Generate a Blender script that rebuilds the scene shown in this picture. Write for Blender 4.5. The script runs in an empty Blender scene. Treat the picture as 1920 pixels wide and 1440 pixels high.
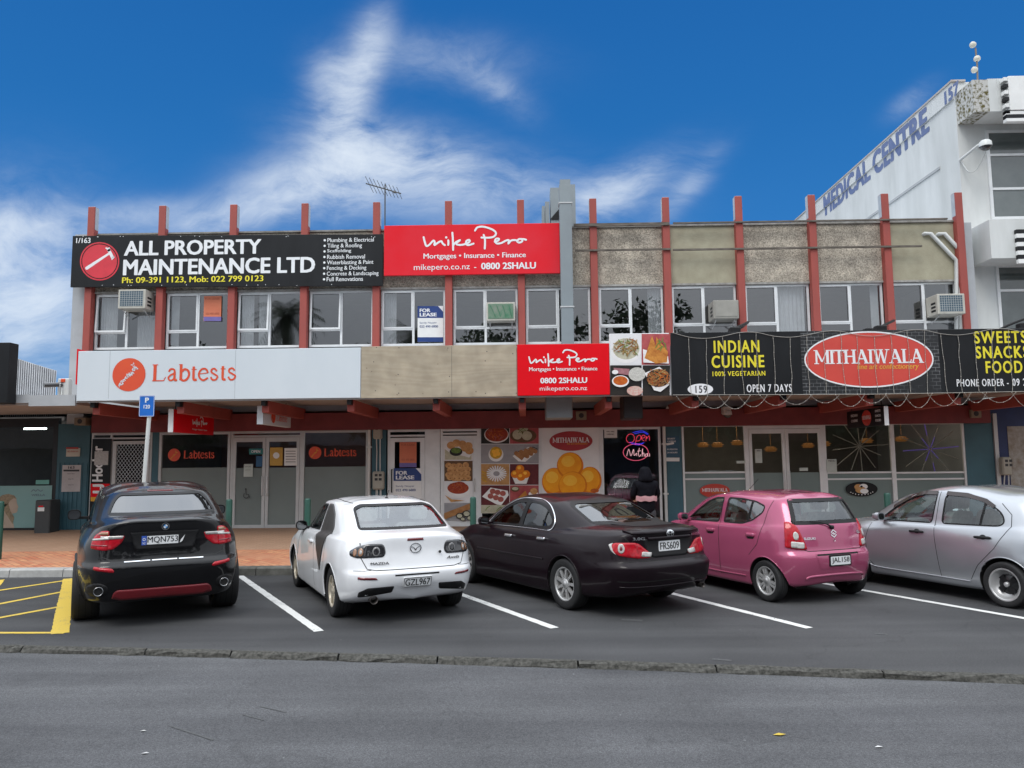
import bpy, bmesh, math, random
import numpy as np
from mathutils import Vector, Matrix
from mathutils.bvhtree import BVHTree
from mathutils.geometry import delaunay_2d_cdt
random.seed(7)
R = math.radians
scene = bpy.context.scene
col = scene.collection

# ------------------------------------------------------------------ camera
CAM_F, CAM_P, CAM_R, CAM_Y, CAM_H = 1436.6, 0.0979, -0.01035, -0.01879, 1.968
def _cam_axes():
    cy, sy = math.cos(CAM_Y), math.sin(CAM_Y)
    fw = Vector((sy*math.cos(CAM_P), cy*math.cos(CAM_P), math.sin(CAM_P)))
    rt = Vector((cy, -sy, 0)); up = rt.cross(fw)
    r2 = rt*math.cos(CAM_R) + up*math.sin(CAM_R)
    u2 = up*math.cos(CAM_R) - rt*math.sin(CAM_R)
    return fw, r2, u2
FW, RT, UP = _cam_axes()
cam_data = bpy.data.cameras.new('camera')
cam = bpy.data.objects.new('camera', cam_data)
col.objects.link(cam)
cam.matrix_world = Matrix(((RT.x, UP.x, -FW.x, 0), (RT.y, UP.y, -FW.y, 0), (RT.z, UP.z, -FW.z, CAM_H), (0, 0, 0, 1)))
cam_data.sensor_width = 36.0
cam_data.lens = CAM_F*36.0/1920.0
cam_data.clip_start = 0.05
cam_data.clip_end = 3000
scene.camera = cam

# ------------------------------------------------------------------ sky, sun, exposure
SUN_EL, SUN_AZ = R(52), R(205)       # azimuth clockwise from +Y
w = bpy.data.worlds.new('World'); scene.world = w; w.use_nodes = True
nt = w.node_tree; nt.nodes.clear()
def N(t, **k):
    n = nt.nodes.new(t)
    for a, v in k.items(): setattr(n, a, v)
    return n
def Lk(a, b): nt.links.new(a, b)
def Mth(op, a, b=None, c=None, clamp=False):
    n = N('ShaderNodeMath', operation=op); n.use_clamp = clamp
    for i, v in enumerate((a, b, c)):
        if v is None: continue
        if isinstance(v, (int, float)): n.inputs[i].default_value = v
        else: Lk(v, n.inputs[i])
    return n.outputs[0]
def Smooth(x, a, b):
    n = N('ShaderNodeMapRange', interpolation_type='SMOOTHSTEP')
    Lk(x, n.inputs[0]); n.inputs[1].default_value = a; n.inputs[2].default_value = b
    return n.outputs[0]
def MixC(f, a, b):
    n = N('ShaderNodeMix', data_type='RGBA')
    if isinstance(f, (int, float)): n.inputs[0].default_value = f
    else: Lk(f, n.inputs[0])
    for i, v in ((6, a), (7, b)):
        if isinstance(v, tuple): n.inputs[i].default_value = (*v, 1)
        else: Lk(v, n.inputs[i])
    return n.outputs[2]
sky = N('ShaderNodeTexSky', sky_type='NISHITA', sun_disc=False)
sky.sun_elevation = SUN_EL; sky.sun_rotation = SUN_AZ
tc = N('ShaderNodeTexCoord'); sep = N('ShaderNodeSeparateXYZ'); Lk(tc.outputs['Generated'], sep.inputs[0])
dx, dy, dz = sep.outputs
# deep polarised blue of the clear half of the sky, built on the Nishita sky
grad = N('ShaderNodeValToRGB'); Lk(dz, grad.inputs[0])
cr = grad.color_ramp
cr.elements[0].position = 0.0; cr.elements[0].color = (1.0, 2.9, 5.6, 1)
cr.elements[1].position = 0.56; cr.elements[1].color = (0.09, 1.12, 3.75, 1)
e = cr.elements.new(0.22); e.color = (0.24, 1.80, 5.0, 1)
e = cr.elements.new(0.40); e.color = (0.13, 1.38, 4.2, 1)
blue = MixC(0.96, sky.outputs[0], grad.outputs[0])
# cirrus: noise stretched along the wind, shaped by broad banks
ys = Mth('MAXIMUM', dy, 0.05)
u = Mth('DIVIDE', dx, ys); v = Mth('DIVIDE', dz, ys)
cmb = N('ShaderNodeCombineXYZ'); Lk(u, cmb.inputs[0]); Lk(v, cmb.inputs[1])
warp = N('ShaderNodeTexNoise'); warp.inputs['Scale'].default_value = 3.2; warp.inputs['Detail'].default_value = 4
Lk(cmb.outputs[0], warp.inputs['Vector'])
wsub = N('ShaderNodeVectorMath', operation='MULTIPLY_ADD')
Lk(warp.outputs['Color'], wsub.inputs[0]); wsub.inputs[1].default_value = (0.22, 0.22, 0); Lk(cmb.outputs[0], wsub.inputs[2])
mp = N('ShaderNodeMapping'); Lk(wsub.outputs[0], mp.inputs[0])
mp.inputs['Rotation'].default_value = (0, 0, R(-52)); mp.inputs['Scale'].default_value = (5.0, 15.0, 1)
n1 = N('ShaderNodeTexNoise'); n1.inputs['Scale'].default_value = 1.0; n1.inputs['Detail'].default_value = 12; n1.inputs['Roughness'].default_value = 0.68
Lk(mp.outputs[0], n1.inputs['Vector'])
mp2 = N('ShaderNodeMapping'); Lk(wsub.outputs[0], mp2.inputs[0]); mp2.inputs['Scale'].default_value = (4.5, 6.5, 1); mp2.inputs['Location'].default_value = (1.3, 4.1, 0)
n2 = N('ShaderNodeTexNoise'); n2.inputs['Scale'].default_value = 1.3; n2.inputs['Detail'].default_value = 7; n2.inputs['Roughness'].default_value = 0.55
Lk(mp2.outputs[0], n2.inputs['Vector'])
def blob(cu, cv, su, sv, rot, amp):
    a = Mth('SUBTRACT', u, cu); b = Mth('SUBTRACT', v, cv)
    c, s = math.cos(rot), math.sin(rot)
    p = Mth('DIVIDE', Mth('ADD', Mth('MULTIPLY', a, c), Mth('MULTIPLY', b, s)), su)
    q = Mth('DIVIDE', Mth('SUBTRACT', Mth('MULTIPLY', b, c), Mth('MULTIPLY', a, s)), sv)
    rr = Mth('ADD', Mth('MULTIPLY', p, p), Mth('MULTIPLY', q, q))
    return Mth('MULTIPLY', Mth('POWER', 2.718, Mth('MULTIPLY', rr, -1.0)), amp)
def px_uv(x, y):
    d = FW + RT*((x-960)/CAM_F) - UP*((y-720)/CAM_F)
    return d.x/d.y, d.z/d.y
banks = None
for (x, y, sx, sy, rot, amp) in ((10, 560, 165, 150, 0, 1.15), (40, 430, 120, 45, -.1, .45), (460, 395, 170, 40, .35, .72), (640, 335, 150, 62, .15, .78),
                                 (645, 235, 42, 110, -.10, .85), (690, 95, 34, 75, -.3, .70), (625, 160, 45, 60, .4, .45), (745, 285, 150, 50, -.25, .62),
                                 (900, 360, 220, 60, -.1, .50), (1150, 365, 120, 40, .5, .62), (930, 165, 70, 30, -.62, .30), (1290, 350, 80, 22, .8, .34),
                                 (830, 110, 150, 50, -.1, .22), (1710, 190, 50, 20, .6, .2), (230, 405, 120, 26, .1, .35)):
    cu, cv = px_uv(x, y)
    b = blob(cu, cv, sx/CAM_F, sy/CAM_F, rot, amp)
    banks = b if banks is None else Mth('ADD', banks, b)
wisp = Mth('ADD', Mth('MULTIPLY', n1.outputs['Fac'], 0.75), Mth('MULTIPLY', n2.outputs['Fac'], 0.65))
mp4 = N('ShaderNodeMapping'); Lk(wsub.outputs[0], mp4.inputs[0]); mp4.inputs['Rotation'].default_value = (0, 0, R(-60)); mp4.inputs['Scale'].default_value = (14, 26, 1)
n4 = N('ShaderNodeTexNoise'); n4.inputs['Scale'].default_value = 1.0; n4.inputs['Detail'].default_value = 9; n4.inputs['Roughness'].default_value = 0.7; Lk(mp4.outputs[0], n4.inputs['Vector'])
fibre = Mth('ADD', 0.78, Mth('MULTIPLY', Smooth(n4.outputs['Fac'], 0.30, 0.70), 0.34))
dens = Mth('MULTIPLY', Mth('MULTIPLY', Mth('MULTIPLY', banks, fibre), Smooth(wisp, 0.42, 1.02)), 1.75)
dens = Mth('SUBTRACT', 1.0, Mth('POWER', 2.718, Mth('MULTIPLY', dens, -1.25)))
front = Mth('MULTIPLY', Mth('MULTIPLY', dens, 0.90), Smooth(dy, 0.1, 0.4))
skyc = MixC(front, blue, (7.6, 8.3, 9.0))
# the rest of the sky, overhead and behind the street, is closed grey cloud
n3 = N('ShaderNodeTexNoise'); n3.inputs['Scale'].default_value = 3.0; n3.inputs['Detail'].default_value = 5
Lk(tc.outputs['Generated'], n3.inputs['Vector'])
grey0 = MixC(Smooth(n3.outputs['Fac'], 0.3, 0.7), (15.6, 17.0, 18.8), (20.5, 21.4, 22.6))
cie = Mth('MULTIPLY_ADD', Mth('MAXIMUM', dz, 0.0), 0.70, 0.30)      # overcast sky: the horizon a third as bright as the zenith
gv = N('ShaderNodeVectorMath', operation='SCALE'); Lk(grey0, gv.inputs[0]); Lk(cie, gv.inputs['Scale'])
grey = gv.outputs[0]
edge = Mth('ADD', dy, Mth('MULTIPLY', Mth('SUBTRACT', n3.outputs['Fac'], 0.5), 0.25))
over = Mth('MAXIMUM', Mth('SUBTRACT', 1.0, Smooth(edge, 0.40, 0.62)), Smooth(dz, 0.545, 0.61))
fin_c = MixC(over, skyc, grey)
bg = N('ShaderNodeBackground'); Lk(fin_c, bg.inputs[0]); bg.inputs[1].default_value = 0.1
wo = N('ShaderNodeOutputWorld'); Lk(bg.outputs[0], wo.inputs[0])

sd = bpy.data.lights.new('sun', 'SUN'); sd.energy = 1.2; sd.angle = R(25); sd.color = (1.0, 0.96, 0.9)
so = bpy.data.objects.new('sun', sd); col.objects.link(so)
sdir = Vector((math.sin(SUN_AZ)*math.cos(SUN_EL), math.cos(SUN_AZ)*math.cos(SUN_EL), math.sin(SUN_EL)))
so.rotation_euler = (-sdir).to_track_quat('-Z', 'Y').to_euler()
scene.view_settings.view_transform = 'Standard'; scene.view_settings.look = 'None'
scene.view_settings.exposure = 0.18; scene.view_settings.gamma = 1.0
scene.view_settings.use_curve_mapping = False
scene.render.engine = 'CYCLES'
scene.cycles.max_bounces = 8; scene.cycles.transparent_max_bounces = 16
scene.cycles.use_denoising = True

# ------------------------------------------------------------------ helpers
def at(px, py, Y):
    """world point where the sight line of a photo pixel meets the wall plane y = Y"""
    d = FW + RT*((px-960)/CAM_F) - UP*((py-720)/CAM_F)
    return Vector((0, 0, CAM_H)) + d*(Y/d.y)
def ax(px, py, Y): return at(px, py, Y).x
def az(px, py, Y): return at(px, py, Y).z
def ground(px, py, z=0.0):
    d = FW + RT*((px-960)/CAM_F) - UP*((py-720)/CAM_F)
    p = Vector((0, 0, CAM_H)); return p + d*((z-CAM_H)/d.z)

def tag(o, label=None, cat=None, group=None, kind=None):
    if label: o['label'] = label
    if cat: o['category'] = cat
    if group: o['group'] = group
    if kind: o['kind'] = kind
    return o
def empty(name, loc=(0, 0, 0), rz=0.0, label=None, cat=None, group=None):
    o = bpy.data.objects.new(name, None); col.objects.link(o)
    o.location = loc; o.rotation_euler = (0, 0, rz); o.empty_display_size = 0.1
    return tag(o, label, cat, group)
def copy_tree(o, parent=None):
    c = o.copy(); col.objects.link(c)
    if parent: c.parent = parent
    for ch in [x for x in bpy.data.objects if x.parent == o]: copy_tree(ch, c)
    return c

class MB:
    def __init__(s): s.v = []; s.f = []; s.m = []; s.sm = []; s.k = 0
    def add(s, vs, fs, m=0, smooth=False):
        b = len(s.v); s.v += [tuple(v) for v in vs]
        for f in fs: s.f.append(tuple(i+b for i in f)); s.m.append(m); s.sm.append(smooth)
        return s
    def box(s, x0, x1, y0, y1, z0, z1, m=0):
        vs = [(x, y, z) for x in (x0, x1) for y in (y0, y1) for z in (z0, z1)]
        return s.add(vs, [(0, 1, 3, 2), (4, 6, 7, 5), (0, 4, 5, 1), (2, 3, 7, 6), (0, 2, 6, 4), (1, 5, 7, 3)], m)
    def bbox(s, x0, x1, y0, y1, z0, z1, b=0.01, m=0):
        """box with chamfered edges"""
        c = [(x0, x1), (y0, y1), (z0, z1)]; vs = []; idx = {}
        for ix in (0, 1):
            for iy in (0, 1):
                for iz in (0, 1):
                    p = (c[0][ix], c[1][iy], c[2][iz]); sg = (1-2*ix, 1-2*iy, 1-2*iz)
                    for a in range(3):
                        q = [p[k]+(sg[k]*b if k != a else 0) for k in range(3)]
                        idx[(ix, iy, iz, a)] = len(vs); vs.append(q)
        fs = []
        order = ((0, 0), (1, 0), (1, 1), (0, 1))
        for a in range(3):
            o = [k for k in range(3) if k != a]
            for sd_ in (0, 1):
                f = []
                for p, q in order:
                    t = [0, 0, 0]; t[a] = sd_; t[o[0]] = p; t[o[1]] = q; f.append(idx[(*t, a)])
                fs.append(f)
        for a in range(3):
            o = [k for k in range(3) if k != a]
            for p in (0, 1):
                for q in (0, 1):
                    t0 = [0, 0, 0]; t1 = [0, 0, 0]; t1[a] = 1
                    for t in (t0, t1): t[o[0]] = p; t[o[1]] = q
                    fs.append([idx[(*t0, o[0])], idx[(*t1, o[0])], idx[(*t1, o[1])], idx[(*t0, o[1])]])
        for t in [(i, j, k) for i in (0, 1) for j in (0, 1) for k in (0, 1)]:
            fs.append([idx[(*t, 0)], idx[(*t, 1)], idx[(*t, 2)]])
        return s.add(vs, fs, m)
    def quad(s, a, b, c, d, m=0): return s.add([a, b, c, d], [(0, 1, 2, 3)], m)
    def tube(s, pts, r, n=8, m=0, caps=True, smooth=True):
        pts = [Vector(p) for p in pts]; rs = r if isinstance(r, (list, tuple)) else [r]*len(pts)
        vs = []; fs = []
        t0 = (pts[1]-pts[0]).normalized(); a = Vector((0, 0, 1)) if abs(t0.z) < .9 else Vector((1, 0, 0))
        nrm = t0.cross(a).normalized()
        for i, p in enumerate(pts):
            t = (pts[min(i+1, len(pts)-1)]-pts[max(i-1, 0)]).normalized()
            nrm = (nrm-t*nrm.dot(t)).normalized(); bn = t.cross(nrm)
            for k in range(n):
                an = 2*math.pi*k/n; vs.append(p+(nrm*math.cos(an)+bn*math.sin(an))*rs[i])
        for i in range(len(pts)-1):
            for k in range(n):
                fs.append((i*n+k, i*n+(k+1) % n, (i+1)*n+(k+1) % n, (i+1)*n+k))
        s.add(vs, fs, m, smooth)
        if caps:
            s.add(vs[:n], [tuple(range(n-1, -1, -1))], m); s.add(vs[-n:], [tuple(range(n))], m)
        return s
    def lathe(s, prof, n=24, axis='z', c=(0, 0, 0), m=0, smooth=True):
        vs = []; fs = []
        for (r, h) in prof:
            for k in range(n):
                a = 2*math.pi*k/n; p, q = r*math.cos(a), r*math.sin(a)
                v = (p, q, h) if axis == 'z' else ((p, h, q) if axis == 'y' else (h, p, q))
                vs.append((v[0]+c[0], v[1]+c[1], v[2]+c[2]))
        for i in range(len(prof)-1):
            for k in range(n): fs.append((i*n+k, i*n+(k+1) % n, (i+1)*n+(k+1) % n, (i+1)*n+k))
        return s.add(vs, fs, m, smooth)
    def prism(s, poly, f0, f1, m=0):
        """poly of 2D points; f0/f1 map 2D -> 3D for both caps"""
        n = len(poly); vs = [f0(*p) for p in poly]+[f1(*p) for p in poly]
        fs = [tuple(range(n)), tuple(range(2*n-1, n-1, -1))]+[(i, i+n, (i+1) % n+n, (i+1) % n) for i in range(n)]
        return s.add(vs, fs, m)
    def flat(s, poly, fn, m=0):
        return s.add([fn(*p) for p in poly], [tuple(range(len(poly)))], m)
    def build(s, name, mats, parent=None, smooth=None, fixn=True):
        me = bpy.data.meshes.new(name); me.from_pydata(s.v, [], s.f)
        if not isinstance(mats, (list, tuple)): mats = [mats]
        for mm in mats: me.materials.append(mm)
        for p, mi, sm in zip(me.polygons, s.m, s.sm):
            p.material_index = mi; p.use_smooth = sm if smooth is None else smooth
        if fixn:
            bm = bmesh.new(); bm.from_mesh(me); bmesh.ops.recalc_face_normals(bm, faces=bm.faces); bm.to_mesh(me); bm.free()
        me.update()
        o = bpy.data.objects.new(name, me); col.objects.link(o)
        if parent: o.parent = parent
        return o

# ------------------------------------------------------------------ materials
_mc = {}
def srgb(r, g, b):
    f = lambda c: (c/255/12.92 if c/255 <= .04045 else ((c/255+.055)/1.055)**2.4)
    return (f(r), f(g), f(b))
def mat(name, c, rough=.5, metal=0.0, spec=.5, var=.12, vscale=3.0, bump=0.0, bscale=40.0, coat=0.0, emit=None, estr=1.0, c2=None, streak=0.0, alpha=None):
    if name in _mc: return _mc[name]
    m = bpy.data.materials.new(name); m.use_nodes = True
    t = m.node_tree; b = t.nodes['Principled BSDF']
    b.inputs['Roughness'].default_value = rough; b.inputs['Metallic'].default_value = metal
    b.inputs['Specular IOR Level'].default_value = spec
    b.inputs['Coat Weight'].default_value = coat; b.inputs['Coat Roughness'].default_value = 0.03
    tcn = t.nodes.new('ShaderNodeTexCoord')
    nz = t.nodes.new('ShaderNodeTexNoise'); nz.inputs['Scale'].default_value = vscale; nz.inputs['Detail'].default_value = 6
    nz.inputs['Roughness'].default_value = .62
    if streak:
        mpn = t.nodes.new('ShaderNodeMapping'); mpn.inputs['Scale'].default_value = (1, 1, streak)
        t.links.new(tcn.outputs['Object'], mpn.inputs[0]); t.links.new(mpn.outputs[0], nz.inputs['Vector'])
    else: t.links.new(tcn.outputs['Object'], nz.inputs['Vector'])
    mix = t.nodes.new('ShaderNodeMix'); mix.data_type = 'RGBA'
    lo = c2 if c2 else tuple(x*(1-var) for x in c); hi = c if c2 else tuple(min(1, x*(1+var)) for x in c)
    mr = t.nodes.new('ShaderNodeMapRange'); mr.inputs[1].default_value = .3; mr.inputs[2].default_value = .7
    t.links.new(nz.outputs['Fac'], mr.inputs[0]); t.links.new(mr.outputs[0], mix.inputs[0])
    mix.inputs[6].default_value = (*lo, 1); mix.inputs[7].default_value = (*hi, 1)
    t.links.new(mix.outputs[2], b.inputs['Base Color'])
    if bump:
        n2_ = t.nodes.new('ShaderNodeTexNoise'); n2_.inputs['Scale'].default_value = bscale; n2_.inputs['Detail'].default_value = 4
        t.links.new(tcn.outputs['Object'], n2_.inputs['Vector'])
        bp = t.nodes.new('ShaderNodeBump'); bp.inputs['Strength'].default_value = bump; bp.inputs['Distance'].default_value = .01
        t.links.new(n2_.outputs['Fac'], bp.inputs['Height']); t.links.new(bp.outputs[0], b.inputs['Normal'])
    if emit:
        b.inputs['Emission Color'].default_value = (*emit, 1); b.inputs['Emission Strength'].default_value = estr
    _mc[name] = m
    return m
def glass(name, tint=(.55, .6, .6), ior=1.5, rough=0.0, haze=0.0, hazec=(.6, .65, .65)):
    """thin pane: tinted see-through plus Fresnel reflection (and a share of frosting)"""
    if name in _mc: return _mc[name]
    m = bpy.data.materials.new(name); m.use_nodes = True
    t = m.node_tree; t.nodes.clear()
    o = t.nodes.new('ShaderNodeOutputMaterial'); tr = t.nodes.new('ShaderNodeBsdfTransparent'); gl = t.nodes.new('ShaderNodeBsdfGlossy')
    tr.inputs[0].default_value = (*tint, 1); gl.inputs['Roughness'].default_value = rough
    gl.inputs[0].default_value = (.95, .97, 1, 1)
    fr = t.nodes.new('ShaderNodeFresnel'); fr.inputs[0].default_value = ior
    tcn = t.nodes.new('ShaderNodeTexCoord'); nz = t.nodes.new('ShaderNodeTexNoise'); nz.inputs['Scale'].default_value = .9
    t.links.new(tcn.outputs['Object'], nz.inputs['Vector'])
    bp = t.nodes.new('ShaderNodeBump'); bp.inputs['Strength'].default_value = .04; bp.inputs['Distance'].default_value = .05
    t.links.new(nz.outputs['Fac'], bp.inputs['Height']); t.links.new(bp.outputs[0], gl.inputs['Normal'])
    mx = t.nodes.new('ShaderNodeMixShader')
    base = tr.outputs[0]
    if haze:
        df = t.nodes.new('ShaderNodeBsdfDiffuse'); df.inputs[0].default_value = (*hazec, 1)
        m2 = t.nodes.new('ShaderNodeMixShader'); m2.inputs[0].default_value = haze
        t.links.new(tr.outputs[0], m2.inputs[1]); t.links.new(df.outputs[0], m2.inputs[2]); base = m2.outputs[0]
    geo = t.nodes.new('ShaderNodeNewGeometry')
    mi = t.nodes.new('ShaderNodeMath'); mi.operation = 'MULTIPLY_ADD'; mi.inputs[1].default_value = 1/ior-ior; mi.inputs[2].default_value = ior
    t.links.new(geo.outputs['Backfacing'], mi.inputs[0]); t.links.new(mi.outputs[0], fr.inputs[0])   # same reflection from both sides of a thin pane
    t.links.new(fr.outputs[0], mx.inputs[0]); t.links.new(base, mx.inputs[1]); t.links.new(gl.outputs[0], mx.inputs[2])
    t.links.new(mx.outputs[0], o.inputs[0])
    _mc[name] = m
    return m

# ------------------------------------------------------------------ lettering
_tx = {}
def text2d(s, spacing=1.0):
    """a string as 2D triangles scaled to the unit box, with its size in ems"""
    key = (s, spacing)
    if key in _tx: return _tx[key]
    cu = bpy.data.curves.new('lettering', 'FONT'); cu.body = s; cu.size = 1; cu.resolution_u = 3; cu.space_character = spacing
    ob = bpy.data.objects.new('lettering', cu); col.objects.link(ob)
    dg = bpy.context.evaluated_depsgraph_get(); ev = ob.evaluated_get(dg); me = ev.to_mesh()
    vs = [(v.co.x, v.co.y) for v in me.vertices]; fs = [tuple(p.vertices) for p in me.polygons]
    ev.to_mesh_clear(); bpy.data.objects.remove(ob); bpy.data.curves.remove(cu)
    x0 = min(v[0] for v in vs); x1 = max(v[0] for v in vs); y0 = min(v[1] for v in vs); y1 = max(v[1] for v in vs)
    r = ([((x-x0)/(x1-x0), (y-y0)/max(1e-6, y1-y0)) for x, y in vs], fs, x1-x0, max(1e-6, y1-y0))
    _tx[key] = r
    return r
def put_text(mb, s, fn, x0, x1, z0, z1, bold=0.0, m=0, spacing=1.0, slant=0.0):
    """bold letters are struck several times, each a hair apart and a hair higher"""
    vs, fs, W_, H_ = text2d(s, spacing)
    ku, kv = bold/(W_+2*bold), min(.2, bold*.5/(H_+bold))
    o, a_, b_ = (Vector(fn(*p)) for p in ((x0, z0), (x1, z0), (x0, z1))); n = (a_-o).cross(b_-o).normalized()*.00025
    st = [(0, 0)] if not bold else [(-1, 0), (-.33, 0), (.33, 0), (1, 0)]+([(-.7, 1), (.7, -1), (.7, 1), (-.7, -1)] if bold > .025 else [])
    for k, (p, q) in enumerate(st):
        mb.add([Vector(fn(x0+(x1-x0)*(ku+(1-2*ku)*a+ku*p+slant*b), z0+(z1-z0)*(kv+(1-2*kv)*b+kv*q)))+n*k for a, b in vs], fs, m)
def stroke(mb, pts, wd, fn, m=0, close=False, caps=True):
    """ribbon along 2D points; wd is one width or one per point; it climbs a hair so that crossings never coincide"""
    P = [Vector((p[0], p[1])) for p in pts]
    n = len(P); ws = wd if isinstance(wd, (list, tuple)) else [wd]*n
    o, a_, b_ = (Vector(fn(P[0].x+dx_, P[0].y+dy_)) for dx_, dy_ in ((0, 0), (1, 0), (0, 1))); up = (a_-o).cross(b_-o).normalized()*.0003
    vs = []; lift = 0
    if mb.k >= 0: mb.k += 1; lift = up*((mb.k % 8)*1.3)
    for i, p in enumerate(P):
        a = P[(i-1) % n] if close else P[max(i-1, 0)]; b = P[(i+1) % n] if close else P[min(i+1, n-1)]
        t = (b-a).normalized() if (b-a).length > 1e-9 else Vector((1, 0)); nn = Vector((-t.y, t.x))*ws[i]/2
        vs += [Vector(fn(*(p+nn)))+up*(i/n), Vector(fn(*(p-nn)))+up*(i/n)]
    if lift: vs = [q+lift for q in vs]
    fs = [(2*i, 2*i+1, 2*((i+1) % n)+1, 2*((i+1) % n)) for i in range(n if close else n-1)]
    mb.add(vs, fs, m)
    if caps and not close:
        for e_ in (0, n-1):
            c = P[e_]; r = ws[e_]/2
            mb.add([Vector(fn(c.x+r*math.cos(k*math.pi/4), c.y+r*math.sin(k*math.pi/4)))+up*(-.4 if e_ == 0 else 1.4)+(lift or Vector()) for k in range(8)], [tuple(range(8))], m)
def crom(pts, n=6, close=False):
    """Catmull-Rom through 2D/3D points"""
    P = [Vector(p) for p in pts]; out = []
    L = len(P)
    for i in range(L if close else L-1):
        p0 = P[i-1] if (close or i > 0) else P[0]; p1 = P[i]; p2 = P[(i+1) % L]; p3 = P[(i+2) % L] if (close or i+2 < L) else P[-1]
        for k in range(n):
            t = k/n
            out.append(.5*((2*p1)+(p2-p0)*t+(2*p0-5*p1+4*p2-p3)*t*t+(3*p1-p0-3*p2+p3)*t*t*t))
    if not close: out.append(P[-1])
    return out
def ellipse(cx, cy, rx, ry, n=40, rot=0.0):
    c, s = math.cos(rot), math.sin(rot)
    return [(cx+rx*math.cos(2*math.pi*k/n)*c-ry*math.sin(2*math.pi*k/n)*s, cy+rx*math.cos(2*math.pi*k/n)*s+ry*math.sin(2*math.pi*k/n)*c) for k in range(n)]
def rrect(x0, x1, y0, y1, r, n=4):
    out = []
    for cx, cy, a in ((x1-r, y1-r, 0), (x0+r, y1-r, 90), (x0+r, y0+r, 180), (x1-r, y0+r, 270)):
        out += [(cx+r*math.cos(R(a+90*k/n)), cy+r*math.sin(R(a+90*k/n))) for k in range(n+1)]
    return out

# ------------------------------------------------------------------ shared materials
M_TYRE = mat('tyre_rubber', (.012, .012, .013), .75, var=.25, vscale=30, bump=.2, bscale=90)
M_BLACKP = mat('black_plastic', (.010, .010, .011), .5, var=.2, spec=.3)
M_SEAM = mat('panel_gap_shadow', (.006, .006, .006), .8)
M_CHROME = mat('car_chrome', (.75, .76, .78), .12, metal=1.0, var=.03)
M_LINER = mat('cabin_trim', (.12, .12, .12), .85, var=.2, vscale=8)
M_SEAT = mat('seat_fabric', (.26, .26, .25), .9, var=.2, vscale=15)
M_WELL = mat('wheel_well', (.006, .006, .006), .9)
M_DISC = mat('brake_steel', (.10, .09, .085), .5, metal=.8)
M_ALLOY = mat('alloy_silver', (.50, .50, .50), .33, metal=.5, var=.06)
M_PLATEW = mat('plate_white', (.72, .73, .74), .35, var=.05)
M_PLATEK = mat('plate_black_ink', (.01, .01, .012), .4)
M_LAMPR = mat('lamp_red', (.40, .008, .018), .15, spec=.2, var=.3, vscale=20, coat=.5)
M_LAMPDR = mat('lamp_deep_red', (.16, .006, .012), .1, spec=.6, coat=1.0)
M_LAMPC = mat('lamp_clear', (.46, .45, .43), .08, spec=.6, var=.2, vscale=25, coat=1.0)
M_LAMPK = mat('lamp_smoked', (.025, .025, .028), .06, spec=.6, coat=1.0)
M_LAMPA = mat('lamp_amber', (.30, .15, .08), .12, spec=.6, coat=1.0)
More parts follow.
